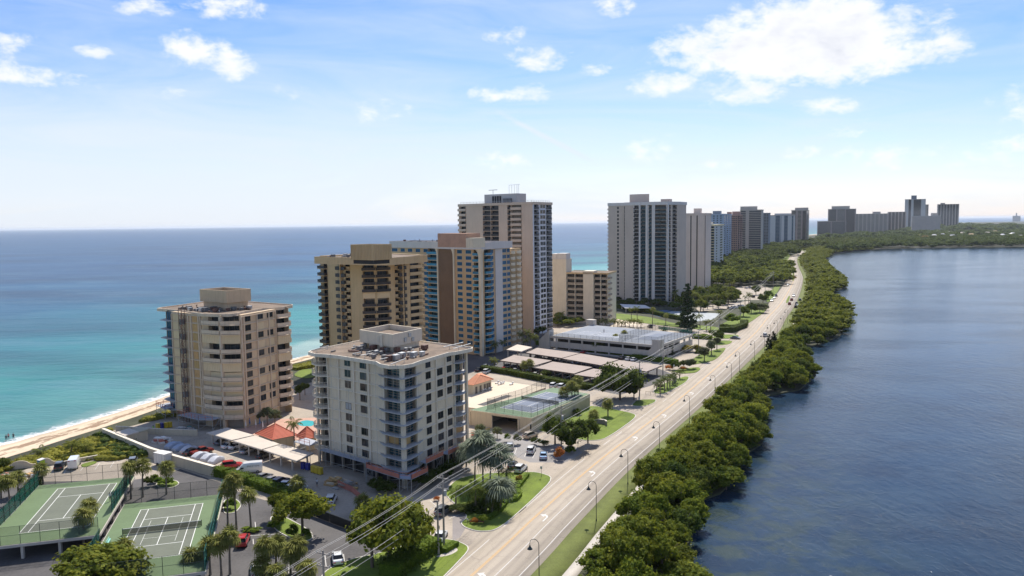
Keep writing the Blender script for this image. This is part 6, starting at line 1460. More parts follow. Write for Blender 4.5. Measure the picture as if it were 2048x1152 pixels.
# ---- middle block: deck with blue court, pool deck and clubhouse
zm=lambda x,y:(860+x/5.76,700+y/5.76);ZM=4.2
D=[Vector(G(*zm(*q),ZM))for q in((455,690),(1170,785),(1843,505),(1420,430))]
rt=empty('deck_garage',(*D[1],0),'cream garage with a green and blue tennis court on its roof deck','garage')
P=[tuple(p)for p in D];b_=MB();b_.prism(P,ZM-0.7,ZM-0.05);b_.build('roof_slab',m_cwall,rt)
b_=MB();b_.prism([tuple(p)for p in inset(P,0.2)],ZM-0.06,ZM);b_.build('court_surface',m_cggreen,rt)
Fn=Fac(D[0],D[1]);Fr=Fac(D[1],D[2]);b_=MB()
o0,o1=[Fn.u(860+x/5.76,830)for x in(715,1010)]
for u0,u1 in((0,o0),(o1,Fn.L)):Fn.box(b_,u0,u1,-0.35,0.0,0,ZM-0.71)
Fn.box(b_,o0,o1,-9,-8.7,0,ZM-0.71,0);b_.build('wall',m_cwall,rt)
b_=MB();Fr.box(b_,0.36,Fr.L,-0.35,-0.002,0,ZM-0.71);b_.build('wall',mat('grey_cream_wall',(0.50,0.41,0.28),0.9),rt)
b_=MB();Fn.box(b_,0.0,0.4,0.003,0.25,0,ZM-0.72);b_.build('pilaster',m_cwall,rt)
for u in(o0-0.3,o1+0.1):b_=MB();Fn.box(b_,u,u+0.45,0.003,0.3,0,ZM-0.72);b_.build('pilaster',m_cwall,rt)
b_=MB();u=Fn.u(860+1158/5.76,830);Fn.box(b_,u-0.2,u+0.25,0.003,0.03,0.2,2.6);b_.build('door',m_dark,rt)
b_=MB();Fn.box(b_,o0,o1,-8.6,-8.55,0.0,ZM-0.8);b_.build('opening_shade',m_dark,rt)  # near-black sheet before the back wall, interior shade put into colour
cc=[Vector(G(*zm(*q),ZM))for q in((850,655),(1190,715),(1650,545),(1340,487))]
ctr=sum(cc,Vector((0,0)))/4;ayM=((cc[2]-cc[1])+(cc[3]-cc[0])).normalized();axM=Vector((ayM.y,-ayM.x));court_lines(rt,ctr,axM,ayM,ZM,m_bluec,net='black tennis net on the blue rooftop court of the cream garage')
fence('court_fence',[tuple(G(*zm(*q),ZM))for q in((660,680),(1165,778),(1640,590))],ZM,3.0,'black chain-link fence round the near corner of the blue court')
fence('court_fence',[tuple(G(*zm(*q),ZM))for q in((660,678),(1060,555),(1335,430))],ZM,2.8,'black chain-link fence between the blue court and the white pool deck')
PD_=[tuple(G(*zm(*q),ZM))for q in((400,655),(655,684),(1335,430),(870,362),(700,372),(430,520))]
m_pd=mat('pale_tan_deck',(0.60,0.50,0.37),0.85,var=0.05,nscale=0.3)  # deck in one even pale tan
b_=MB();b_.prism(PD_,0,ZM-0.02);tag(b_.build('pool_deck',m_pd),'broad pale deck with sun loungers left of the blue court','terrace')
b_=MB();b_.prism([tuple(G(*zm(*q),ZM))for q in((545,630),(625,643),(950,527),(880,516))],ZM-0.05,ZM+0.01);tag(b_.build('shuffleboard_court',m_asph),'dark strip of shuffleboard court on the pale deck','court')
hiproof('clubhouse','clubhouse with an orange tiled hip roof on the pale deck',[tuple(G(*zm(*q),ZM+2.9))for q in((400,400),(500,412),(735,340),(600,275))],ZM+2.9,ZM+4.8,m_ort,ridge=0.3)
b_=MB();cw=inset([tuple(G(*zm(*q),ZM+2.9))for q in((400,400),(500,412),(735,340),(600,275))],0.69);Fw=Fac(cw[1],cw[2]);
for u in(1.2,3.4,5.6,7.0,8.2):Fw.box(b_,u,u+1.0,0.0,0.05,ZM,ZM+2.1)
tag(b_.build('clubhouse_door',m_frame,bpy.data.objects['clubhouse']),kind='stuff')
for i,(x,y)in enumerate(((590,480),(612,474),(655,462),(690,455),(770,385),(800,400),(830,392),(935,400))):
    g=G(*zm(x,y),ZM);b_=MB();an=math.atan2(ayM.y,ayM.x);b_.obox((g.x,g.y),1.5,0.6,ZM+0.28,ZM+0.36,an);b_.obox((g.x+math.cos(an)*0.95,g.y+math.sin(an)*0.95),0.5,0.6,ZM+0.4,ZM+0.75,an)
    for dx in(-0.6,0.6):b_.obox((g.x+math.cos(an)*dx,g.y+math.sin(an)*dx),0.06,0.5,ZM,ZM+0.28,an)
    tag(b_.build('sun_lounger',m_fab),'white sun lounger on the pale deck, %s'%(('first in the row by the clubhouse','second in the row by the clubhouse','third in the row by the clubhouse','last in the row by the clubhouse','left of the group at the back','right of the group at the back','middle of the group at the back','alone near the back fence')[i]),'sun lounger','sun loungers on the pale deck')
# ---- big white garage with roof courts
ZG=6.4
g0,g1,g2,g3=(Vector(G(*zf(*q),ZG))for q in((465,238),(1480,330),(1795,222),(850,138)))
rt=empty('parking_garage',(*g1,0),'big white parking garage with grey-blue tennis courts on its roof','garage');m_gw=mat('white_garage_wall',(0.55,0.50,0.43),0.85,var=0.07,nscale=0.3,streak=0.2)
P=[tuple(p)for p in(g0,g1,g2,g3)];b_=MB();b_.prism(P,ZG-1.0,ZG-0.04);b_.build('roof_slab',m_gw,rt);b_=MB();b_.prism([tuple(p)for p in inset(P,0.5)],ZG-0.05,ZG);b_.build('roof_deck',m_cgray,rt)
Ff,Fs=Fac(g0,g1),Fac(g1,g2)
for F in(Ff,Fs):
    b_=MB();F.box(b_,0.2,F.L-0.2,-0.4,-0.02,1.5,4.0);b_.build('parapet_band',m_gw,rt);b_=MB();F.box(b_,0.2,F.L-0.2,-0.4,-0.02,-0.0,0.6);b_.build('plinth',m_gw,rt)
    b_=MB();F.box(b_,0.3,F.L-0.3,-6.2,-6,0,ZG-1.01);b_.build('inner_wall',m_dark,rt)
    n_=8 if F is Ff else 6
    for j in range(n_):u=F.L*(j+0.5)/n_;b_=MB();F.box(b_,u-0.25,u+0.25,-0.6,0.1,0,ZG-1.01);b_.build('pier',m_gw,rt)
def buttress(F,u0,u1,out,ztop,side):
    b_=MB();w=0.6
    for k_ in range(6):
        t0_,t1_=k_/6,(k_+1)/6;a=u0+(u1-u0)*(1-math.cos(t0_*1.57))if side else u0
    pts=[F.p(u0,out),F.p(u1,out),F.p(u1,-3),F.p(u0,-3)]
    b_.prism(pts,0,[ztop*0.45,ztop,ztop,ztop*0.45]if side>0 else[ztop,ztop*0.45,ztop*0.45,ztop]);b_.build('stair_buttress',m_gw,rt)
buttress(Ff,-5.5,0.0,0.6,ZG+2.6,1);buttress(Ff,Ff.L-4.5,Ff.L+0.8,0.8,ZG+2.2,1);buttress(Fs,-0.0,3.0,1.2,ZG+2.2,-1)
b_=MB();q=Vector(g3);b_.obox((q.x,q.y),4,3,ZG,ZG+2.6,Ff.rz);b_.build('stair_head',m_gw,rt)
# fenced end court and open courts
cA_,cB_,cC_,cD_=(Vector(G(*zf(*q),ZG))for q in((1200,290),(1440,305),(1620,235),(1420,210)))
b_=MB();b_.prism([tuple(G(*zf(*q),ZG))for q in((1270,268),(1420,280),(1620,228),(1470,218))],ZG-0.02,ZG+0.012);b_.build('playing_surface',m_bluec,rt)
for k_ in range(3):
    F=Ff;b_=MB();u=Ff.L*(0.12+0.2*k_);F.box(b_,u,u+8.5,-20,-5,ZG-0.02,ZG+0.012+k_*0.001);b_.build('playing_surface',mat('pale_court_%d'%k_,(0.25,0.27,0.31),0.85),rt)if k_<3 else None
for k_ in range(3):
    for(u0,u1,w0,w1)in((0,8.5,-5.1,-5.0),(0,8.5,-20,-19.9),(0,0.1,-20,-5),(8.4,8.5,-20,-5),(0,8.5,-12.6,-12.5)):
        u=Ff.L*(0.12+0.2*k_);b_=MB();Ff.box(b_,u+u0,u+u1,w0,w1,ZG-0.01,ZG+0.02+0.001*k_);b_.build('court_line',m_cline,rt)
q_=lambda*L:[tuple(G(*zf(*q),ZG))for q in L]
fence('court_fence',q_((1110,300),(1470,325),(1790,228)),ZG,3.2,'black fence round the near corner of the garage roof court',mesh=m_chain)
fence('court_fence',q_((1110,298),(1290,238),(1470,180)),ZG,3.2,'black fence dividing the garage roof courts',mesh=m_chain)
fence('court_fence',q_((470,240),(1105,298)),ZG,1.6,'low black rail fence along the front edge of the garage roof',mesh=m_chain,mid=False)
fence('court_fence',q_((1475,180),(1790,215)),ZG,3.0,'dark blue screened fence at the far end of the garage roof court',screen=0.5)
# back lane, terrace and tennis courts behind the garage
sheet('back_lane',PXR([(1170,640),(1230,640),(1300,650),(1360,664),(1372,672),(1300,668),(1200,654)]),0.02,m_pave)
sheet('white_terrace',PXR([(1180,640),(1215,634),(1285,646),(1280,651),(1200,648)]),0.024,m_pd)
sheet('far_blue_court',PXR([(1285,624),(1330,620),(1370,624),(1352,630),(1320,634)]),0.02,mat('deep_blue_court',(0.05,0.11,0.22),0.85))
sheet('far_grey_court',PXR([(1318,631),(1345,622),(1440,627),(1425,640),(1380,644)]),0.024,mat('pale_grey_court',(0.36,0.38,0.38),0.85))
b_=MB();b_.prism([tuple(G(*p,3))for p in((1240,608),(1290,610),(1302,616),(1250,616))],2.7,3.0);
for p in((1244,609),(1288,611),(1298,615),(1252,615)):g=G(*p,3);b_.obox((g.x,g.y),0.4,0.4,0,2.7)
tag(b_.build('entrance_canopy',m_t6b),'pale flat canopy at the foot of the grey glass tower','canopy')
for(q,lb)in((((1352,594),(1372,592),(1378,598),(1358,601)),'pale flat-roofed pavilion at the right foot of the grey glass tower'),(((1410,577),(1450,573),(1462,579),(1418,584)),'white flat-roofed clubhouse among palms before the pink-grey tower')):
    c_=[tuple(G(*p,4))for p in q];rt2=empty('low_pavilion',(*c_[0],0),lb,'building');b_=MB();b_.prism([tuple(p)for p in inset(c_,0.8)],0,3.6);b_.build('wall',m_mid,rt2);b_=MB();b_.prism(c_,3.6,4.0);b_.build('roof',m_cpw,rt2)
    b_=MB();F=Fac(inset(c_,0.8)[3],inset(c_,0.8)[2])if False else Fac(inset(c_,0.8)[0],inset(c_,0.8)[1])
sheet('car_park',PXR([(1480,573),(1520,571),(1545,578),(1520,600),(1475,600),(1455,585)]),0.02,m_pave)
sheet('driveway',PXR([(1390,616),(1430,608),(1500,602),(1495,612),(1400,624)]),0.02,m_pave)
sheet('small_car_park',PXR([(1320,712),(1335,700),(1395,702),(1385,715),(1345,724)]),0.022,m_pave)
# entrance canopy of the ochre tower
b_=MB();cq=[tuple(G(*zf(*p),4.5))for p in((60,368),(200,385),(300,345),(160,320))];b_.prism(cq,4.1,4.5)
for p in inset(cq,0.5):b_.obox((p[0],p[1]),0.5,0.5,0,4.1)
tag(b_.build('entrance_canopy',m_cpw),'cream entrance canopy at the foot of the ochre tower','canopy')
# dumpsters, sheds, trailer, portable toilet, building materials
def crate(name,px,py,sx,sy,h,m,label,cat,rz=None,group=None,lid=None,z=0.0):
    g=G(px,py,z);rt=empty(name,(g.x,g.y,z),label,cat,group,rz if rz is not None else Fn.rz);b_=MB();b_.box(-sx/2,sx/2,-sy/2,sy/2,0.12,h,0)
    obj('body',b_.mesh(name+'_body',[m]),rt);b_=MB();b_.box(-sx/2-0.04,sx/2+0.04,-sy/2-0.04,sy/2+0.04,h+0.002,h+0.1);obj('lid',b_.mesh(name+'_lid',[lid or m]),rt)
    for sx_ in(-1,1):
        for sy_ in(-1,1):b_=MB();b_.box(sx_*sx*0.4-0.08,sx_*sx*0.4+0.08,sy_*sy*0.4-0.08,sy_*sy*0.4+0.08,0,0.12);obj('foot',b_.mesh('foot',[m_dark]),rt)
    return rt
m_by=mat('yellow_plastic',(0.60,0.42,0.03),0.5);m_bb=mat('blue_plastic',(0.03,0.04,0.25),0.5);m_tw=mat('white_sheet_metal',(0.70,0.67,0.62),0.5,var=0.06,streak=0.2)
for i,(x,y,m,lb)in enumerate(((607,938,m_bb,'blue wheeled bin by the left foot of the white tower, left one'),(616,940,m_bb,'blue wheeled bin by the left foot of the white tower, beside the yellow ones'),(627,945,m_by,'yellow bin beside the blue ones, left of the three'),(634,947,m_by,'yellow bin in the middle of the three'),(641,949,m_by,'yellow bin at the right of the three'),
    (316,858,m_by,'yellow bin behind the cream wall, leftmost'),(323,857,m_bb,'blue bin behind the cream wall'),(332,856,m_by,'yellow bin behind the cream wall, middle'),(340,855,m_by,'yellow bin behind the cream wall, rightmost'))):crate('bin',x,y,0.95,0.8,1.5,m,lb,'bin',group='bins by the two near towers')
tr=empty('box_trailer',(*G(327,930),0),'white box trailer parked against the long cream wall','trailer',None,Fac(G(310,928),G(340,934)).rz)
b_=MB();b_.box(-1.9,1.9,-1.1,1.1,0.6,3.0);obj('body',b_.mesh('trailer_body',[m_tw]),tr);b_=MB();b_.box(-1.95,1.95,-1.15,1.15,3.002,3.1);obj('roof',b_.mesh('trailer_roof',[m_tw]),tr)
for j in range(5):b_=MB();b_.box(-1.9+j*0.95-0.03 if j else-1.88,-1.9+j*0.95+0.03 if j else-1.82,-1.13,-1.101,0.65,2.95);obj('seam',b_.mesh('seam',[m_steel]),tr)
for s_ in(-1,1):b_=MB();b_.tube((-0.6,s_*1.0,0.38),(-0.6,s_*1.25,0.38),0.38,n=12);obj('wheel',b_.mesh('wheel',[m_dark]),tr)
b_=MB();b_.box(1.9,3.0,-0.06,0.06,0.5,0.62);obj('tow_bar',b_.mesh('tow_bar',[m_steel]),tr)
pt=empty('portable_toilet',(*G(83,938),0),'blue portable toilet with a lime-green side by the scalloped wall','portable toilet',None,-0.5)
b_=MB();b_.box(-0.6,0.6,-0.6,0.6,0.1,2.2,0);obj('body',b_.mesh('toilet_body',[mat('toilet_blue',(0.04,0.14,0.25),0.5)]),pt);b_=MB();b_.box(0.602,0.63,-0.55,0.55,0.12,2.15);obj('side_panel',b_.mesh('side_panel',[mat('lime_plastic',(0.45,0.60,0.05),0.5)]),pt);b_=MB();b_.prism([(-0.65,-0.65),(0.65,-0.65),(0.65,0.65),(-0.65,0.65)],2.2,[2.3,2.3,2.45,2.45]);obj('roof',b_.mesh('toilet_roof',[m_tw]),pt);b_=MB();b_.box(-0.42,0.42,-0.64,-0.602,0.15,2.05);obj('door',b_.mesh('toilet_door',[mat('toilet_door_blue',(0.06,0.2,0.33),0.5)]),pt)
for(x0,y0,w,d,h,lb,m)in((255,884,5.0,3.0,2.4,'grey-roofed site shed at the corner of the long wall',m_cpw),(277,880,4.0,3.2,2.5,'tan-roofed site shed beside the grey-roofed one',mat('tan_roof_sheet',(0.40,0.36,0.26),0.8))):
    sh_=empty('site_shed',(*G(x0,y0),0),lb,'shed',None,FL.rz);b_=MB();b_.box(-w/2,w/2,-d/2,d/2,0,h);obj('wall',b_.mesh('shed_wall',[m_cwall]),sh_);b_=MB();b_.prism([(-w/2-.3,-d/2-.3),(w/2+.3,-d/2-.3),(w/2+.3,d/2+.3),(-w/2-.3,d/2+.3)],h+0.002,[h+0.15,h+0.15,h+0.45,h+0.45]);obj('roof',b_.mesh('shed_roof',[m]),sh_);b_=MB();b_.box(-0.5,0.5,-d/2-0.04,-d/2-0.002,0.05,2.0);obj('door',b_.mesh('shed_door',[m_dark]),sh_)
# piles of building material: each board or sack is its own piece of the pile
def pile(px,py,n_,mats_,label,spread=2.0,sz=(1.6,0.5,0.22),lay=3,cat='material pile',name='material_pile'):
    g=G(px,py);rt=empty(name,(g.x,g.y,0),label,cat);rn=random.Random(int(px));
    for i in range(n_):
        b_=MB();l_=i%lay;s_=[q*rn.uniform(0.6,1.2)for q in sz];b_.obox((0,0),s_[0],s_[1],0,s_[2],0)
        obj('board',b_.mesh('board',[rn.choice(mats_)]),rt,(rn.uniform(-1,1)*spread*(1-l_*0.2),rn.uniform(-1,1)*spread*0.6*(1-l_*0.2),l_*sz[2]*0.9),rn.uniform(-0.5,0.5)+Fn.rz)
pile(22,952,22,[m_ply,m_orange,m_tw],'timber and white sheet stacked below the scalloped wall',2.4);pile(48,953,22,[m_ply,m_tw,m_steel],'loose boards and debris next to the portable toilet',2.8)
pile(672,968,26,[m_ply,m_ply,m_cwall],'stack of tan timber below the white tower',2.6,(1.8,0.7,0.35),4);pile(693,974,20,[m_ply,m_steel,m_core],'second timber stack nearer the scaffold corner',2.2,(1.8,0.7,0.35),4)
pile(368,864,24,[m_green,m_tw,m_steel],'bundles of grey and green netting under the cream tower',2.8,(1.2,0.9,0.5),3);pile(322,884,16,[m_tw,m_tw,m_orange],'white and red pallets behind the long wall',2.2,(1.6,1.1,0.5),3)
pile(30,975,1,[m_dark],'dark crate beside the left lot',0.1)if False else None
fence('barrier_fence',[tuple(G(*q))for q in((676,972),(705,985),(722,1000))],0,1.3,'orange plastic barrier fence below the timber stacks',post=m_orange,mesh=m_orange,step=2.0,cat='barrier',mid=False)
fence('barrier_fence',[tuple(G(*q))for q in((943,872),(960,876),(972,882))],0,1.1,'orange plastic barrier between the shrubs and the white tower',post=m_orange,mesh=m_orange,step=2.0,cat='barrier',mid=False)
fence('wall_shade_screen',[tuple(G(*q))for q in((622,1030),(660,1045),(705,1062),(740,1075))],0,1.8,'black screens for wall shading at the edge of the lower parking lot',mesh=m_dark,step=3)  # dark panels put in for the shading of a wall
# ================================================================ vehicles
m_tyre=mat('tyre_rubber',(0.02,0.02,0.02),0.8);m_rim=mat('wheel_rim',(0.35,0.35,0.36),0.35,metal=0.7);g_car=glassmat('car_window_glass',(0.012,0.014,0.017),0.05,0.3,0.04)
m_lamp=mat('headlamp_lens',(0.6,0.6,0.58),0.15,spec=0.6);m_tail=mat('tail_lamp_lens',(0.35,0.02,0.02),0.2)
def paint(name,col,metal=0.15):return mat(name,col,0.28,metal=metal,var=0.05,nscale=0.8,coat=0.6)
PA=dict(white=paint('white_car_paint',(0.72,0.72,0.70)),silver=paint('silver_car_paint',(0.42,0.43,0.45),0.6),black=paint('black_car_paint',(0.018,0.018,0.02)),red=paint('red_car_paint',(0.45,0.015,0.02)),grey=paint('grey_car_paint',(0.16,0.17,0.18),0.5),
          blue=paint('pale_blue_car_paint',(0.25,0.38,0.55),0.4),navy=paint('navy_car_paint',(0.03,0.05,0.10),0.4),tan=paint('champagne_car_paint',(0.45,0.38,0.30),0.4),darkred=paint('dark_red_car_paint',(0.28,0.03,0.02),0.3))
def loft(sections,mats,name,smooth=True):
    """sections along x: (x, list of (y,z)) closed rings of equal length"""
    V=[];F_=[];n_=len(sections[0][1])
    for x,ring in sections:V+=[(x,y,z)for y,z in ring]
    for i in range(len(sections)-1):
        for j in range(n_):k_=(j+1)%n_;F_.append((i*n_+j,i*n_+k_,(i+1)*n_+k_,(i+1)*n_+j))
    F_.append(tuple(range(n_))[::-1]);F_.append(tuple((len(sections)-1)*n_+j for j in range(n_)))
    me=bpy.data.meshes.new(name);me.from_pydata(V,[],F_);me.materials.append(mats);
    if smooth:me.polygons.foreach_set('use_smooth',[True]*len(F_));me.set_sharp_from_angle(angle=R(32))
    me.update();return me
def ring(hw,z0,z1,t=0.9,r=0.12):return[(-hw*0.92,z0),(-hw,z0+0.18),(-hw,z1-0.22),(-hw*t,z1),(hw*t,z1),(hw,z1-0.22),(hw,z0+0.18),(hw*0.92,z0)]
CARM={}
SPEC=dict(
 sedan=dict(body=[(-2.3,.78,.32,.78),(-2.15,.86,.24,.92),(-1.5,.90,.22,.98),(-.2,.91,.22,.96),(1.0,.90,.22,.94),(1.9,.86,.24,.82),(2.3,.74,.32,.66)],cab=[(-1.75,.76,.90,.93),(-1.15,.70,.9,1.38),(-.4,.68,.9,1.44),(.35,.68,.9,1.40),(1.15,.76,.88,.95)],roof=(-1.1,.25,.60,1.40),wb=1.38),
 suv=dict(body=[(-2.35,.82,.40,.95),(-2.25,.92,.32,1.10),(-1.5,.95,.30,1.12),(.2,.95,.30,1.10),(1.2,.94,.30,1.08),(2.0,.90,.32,.98),(2.35,.80,.40,.80)],cab=[(-2.2,.78,1.04,1.10),(-1.95,.74,1.04,1.66),(-1.0,.73,1.04,1.74),(.2,.73,1.04,1.70),(1.05,.80,1.02,1.10)],roof=(-1.95,.15,.66,1.71),wb=1.42),
 van=dict(body=[(-2.9,.92,.42,2.35),(-2.8,.98,.34,2.45),(-.5,.98,.32,2.5),(1.2,.98,.32,2.45),(1.75,.94,.32,1.75),(2.2,.93,.32,1.25),(2.85,.86,.40,.95)],cab=[(1.15,.90,1.35,2.25),(1.35,.90,1.3,2.15),(1.85,.88,1.2,1.62),(2.0,.86,1.2,1.3)],roof=None,wb=1.85),
 pickup=dict(body=[(-2.7,.88,.42,1.05),(-2.6,.94,.34,1.12),(-.6,.95,.32,1.12),(.2,.95,.32,1.12),(1.2,.94,.32,1.12),(2.3,.90,.34,1.02),(2.7,.80,.40,.85)],cab=[(-.85,.80,1.06,1.12),(-.7,.76,1.06,1.72),(.2,.75,1.06,1.78),(.6,.75,1.06,1.74),(1.35,.82,1.04,1.12)],roof=(-.65,.6,.68,1.75),wb=1.75))
def car_mesh(kind,colr):
    k_=(kind,colr)
    if k_ in CARM:return CARM[k_]
    sp=SPEC[kind];pm=PA[colr]
    body=loft([(x,ring(hw,z0,z1))for x,hw,z0,z1 in sp['body']],pm,'car_body')
    cab=loft([(x,[(-hw*1.12,z0),(-hw,z1),(hw,z1),(hw*1.12,z0)])for x,hw,z0,z1 in sp['cab']],g_car,'car_windows')
    roof=None
    if sp['roof']:
        x0,x1,hw,z=sp['roof'];roof=loft([(x0,[(-hw*.9,z-.03),(-hw*.88,z+.04),(hw*.88,z+.04),(hw*.9,z-.03)]),(x0+.25,[(-hw*1.04,z),(-hw,z+.08),(hw,z+.08),(hw*1.04,z)]),(x1,[(-hw*1.04,z-.0),(-hw,z+.07),(hw,z+.07),(hw*1.04,z)]),(x1+.2,[(-hw*.9,z-.06),(-hw*.88,z),(hw*.88,z),(hw*.9,z-.06)])],pm,'car_roof')
    b_=MB();b_.tube((0,-.11,0),(0,.11,0),.33,n=14,mi=0);b_.tube((0,-.12,0),(0,.12,0),.19,n=8,mi=1);wh=b_.mesh('car_wheel',[m_tyre,m_rim])
    xe=sp['body'][-1][0];xb=sp['body'][0][0];zf_=sp['body'][-1][3];zb_=sp['body'][0][3]
    b_=MB();b_.box(-.1,.04,-.17,.17,-.08,.08);hl=b_.mesh('headlamp',[m_lamp]);tl=b_.mesh('tail_lamp',[m_tail])
    CARM[k_]=(body,cab,roof,wh,hl,tl,sp,xe,xb,zf_,zb_);return CARM[k_]
def car(kind,colr,x,y,rz,label,group=None,z=0.03):
    body,cab,roof,wh,hl,tl,sp,xe,xb,zf_,zb_=car_mesh(kind,colr)
    rt=empty('parked_car' if kind in('sedan','suv')else('parked_van' if kind=='van' else 'parked_pickup'),(x,y,z),label,'van' if kind=='van' else('pickup' if kind=='pickup' else 'car'),group,rz)
    obj('body',body,rt);obj('windows',cab,rt)
    if roof:obj('roof',roof,rt)
    w=sp['body'][3][1]
    for sx in(-1,1):
        for sy in(-1,1):obj('wheel',wh,rt,(sx*sp['wb'],sy*(w-.07),.33))
    for sy in(-1,1):obj('headlamp',hl,rt,(xe-.02,sy*.56,zf_-.08));obj('tail_lamp',tl,rt,(xb+.02,sy*.62,zb_-.10))
    return rt
def car_px(kind,colr,px,py,to,label,group=None,z=0.0,flip=False):
    """to = second pixel along the car's axis (or an angle)"""
    g=G(px,py,z)
    if isinstance(to,tuple):q=G(*to,z)-g;a=math.atan2(q.y,q.x)
    else:a=to
    return car(kind,colr,g.x,g.y,a+(math.pi if flip else 0),label,group,z+0.02)
AX=Fn.rz;AL=math.atan2(dR.y,dR.x);RDa=math.atan2(0.9,0.44)
P_='cars in the near parking lots'
car_px('suv','red',*zz3(25,905),zz3(55,840),'bright red car in the bay under the palm row',P_)
car_px('sedan','white',*zz3(745,1035),zz3(735,970),'white sedan alone in the bay beside the bottom lawn',P_)
car_px('sedan','white',*zz3(125,1125),zz3(120,1060),'white car mostly hidden by the lowest palm',P_)
car_px('suv','grey',*zz3(1555,675),zz3(1640,620),'silver car with a glass roof beside the two utility poles',P_)
car_px('sedan','white',*zz3(1530,870),zz3(1575,800),'white car turning out behind the utility poles',P_)
car_px('sedan','silver',*zz3(180,415),zz3(240,390),'silver car first behind the clipped hedge',P_)
car_px('sedan','silver',*zz3(245,440),zz3(300,415),'silver-blue car second behind the clipped hedge',P_)
car_px('suv','navy',*zz3(310,455),zz3(370,425),'dark blue car third behind the clipped hedge',P_)
car_px('pickup','white',*zz3(345,490),zz3(385,455),'white pickup next to the dark blue car',P_)
car_px('suv','white',*zz3(430,505),zz3(500,485),'white wagon behind the small palm in the shade',P_)
car_px('suv','white',*zz3(695,590),zz3(720,540),'white car half hidden behind the first round tree',P_)
car_px('sedan','white',*zz3(935,705),zz3(965,665),'white car in the shade left of the second round tree',P_)
zs6=lambda x,y:(200+x/5.69,840+y/5.69)
car_px('suv','red',*zs6(1500,545),zs6(1620,530),'dark red car beside the white lettered van',P_)
car_px('pickup','darkred',*zs6(1165,385),zs6(1225,370),'dark pickup between the covered cars',P_)
car_px('sedan','black',*zs6(1050,385),zs6(1110,365),'black car under the edge of the grey car cover',P_)
vn=car_px('van','white',*zs6(1700,600),zs6(1600,610),'white cargo van with grey lettering on its side, parked by the wall end',P_)
def text_mesh(s_,size,m,ext=0.01):
    c=bpy.data.curves.new('lettering','FONT');c.body=s_;c.size=size;c.extrude=ext;c.align_x='CENTER';c.align_y='CENTER';c.space_character=1.35
    o=bpy.data.objects.new('lettering',c);COL.objects.link(o);bpy.context.view_layer.update();me=bpy.data.meshes.new_from_object(o);COL.objects.unlink(o);bpy.data.objects.remove(o);me.materials.clear();me.materials.append(m);return me
tm=text_mesh('PRESTON',0.5,mat('grey_lettering',(0.10,0.09,0.09),0.6))
obj('lettering',tm,vn,(-0.9,1.0,1.75),rot=(R(90),0,R(180)))
car_px('suv','black',*zb(770,620),zb(820,555),'black suv under the open hatch beside the white work van',P_)
car_px('van','white',*zb(955,600),zb(1010,510),'white work van with a ladder rack by the dune scrub',P_)
car_px('suv','grey',*zb(1705,560),zb(1735,490),'dark green-grey car in the shade by the dunes',P_)
# covered cars
m_cov=mat('silver_car_cover',(0.45,0.46,0.49),0.6,var=0.12,nscale=1.2,bump=0.4,bscale=3);m_covb=mat('blue_grey_car_cover',(0.30,0.36,0.46),0.6,var=0.1,nscale=1.2,bump=0.4,bscale=3)
def covered(px,py,to,m,label):
    g=G(px,py);q=G(*to)-g;V=[];secs=[]
    for(x,hw,h)in((-2.35,.8,.55),(-2.2,.95,.85),(-1.6,1.02,1.12),(-.7,1.03,1.48),(.4,1.03,1.5),(1.2,1.02,1.12),(2.0,.98,.95),(2.35,.82,.6)):secs.append((x,[(-hw,0.12),(-hw*1.02,h*.5),(-hw*.8,h*.92),(-hw*.3,h),(hw*.3,h),(hw*.8,h*.92),(hw*1.02,h*.5),(hw,0.12)]))
    o=obj('covered_car',loft(secs,m,'covered_car'),None,(g.x,g.y,0.0),math.atan2(q.y,q.x));tag(o,label,'covered car','covered cars beside the long cream wall')
covered(*zs6(840,310),zs6(930,280),m_covb,'blue-grey covered car, deepest in the shade');covered(*zs6(930,335),zs6(1020,310),m_covb,'blue-grey covered car next to the silver one');covered(*zs6(1010,360),zs6(1090,330),m_cov,'silver-white covered car at the shadow edge')
covered(*zs6(1140,430),zs6(1220,400),m_cov,'silver covered car right of the dark pickup');covered(*zs6(1240,450),zs6(1320,415),m_cov,'silver covered car, middle of the sunlit three');covered(*zs6(1320,480),zs6(1400,440),m_cov,'crumpled silver covered car nearest the red car')
# cars in the court car park and under the mid carports
car_px('suv','silver',*zr_(840,195),zr_(850,130),'white-roofed silver suv, left of the two lone cars by the shrubs','cars by the blue court')
car_px('suv','white',*zr_(1060,235),zr_(1085,185),'white suv in the middle bay by the shrubs','cars by the blue court')
car_px('sedan','blue',*zr_(1188,290),zr_(1190,220),'pale blue car in the right bay by the round bush','cars by the blue court')
car_px('sedan','black',*zr_(865,385),zr_(900,330),'dark grey sedan under the palm tips','cars by the blue court')
car_px('suv','white',*zr_(950,430),zr_(1000,385),'white suv beside the crescent lawn','cars by the blue court')
car_px('suv','tan',*zm(1160,1010),zm(1260,975),'beige car with orange tarpaulin on its roof behind the shrubs','cars by the blue court')
L2_=[(655,268,'suv','white','white suv by the orange tiled clubhouse'),(565,245,'sedan','black','black car left of the clubhouse suv'),(640,205,'sedan','white','white car left of the row palm'),(850,240,'sedan','red','red car behind the long hedge'),(990,252,'sedan','white','white car behind the hedge, before the two palms'),(1215,300,'sedan','white','white car behind the hedge, after the two palms'),(1400,320,'sedan','white','white car right of the small hedge tree'),(1425,430,'suv','white','white car at the corner of the green court deck'),(1520,440,'suv','white','white car hidden behind the sabal palms')]
for x,y,k_,c_,lb in L2_:car_px(k_,c_,*zm(x,y),AL+0.1,lb,'cars round the mid carports')
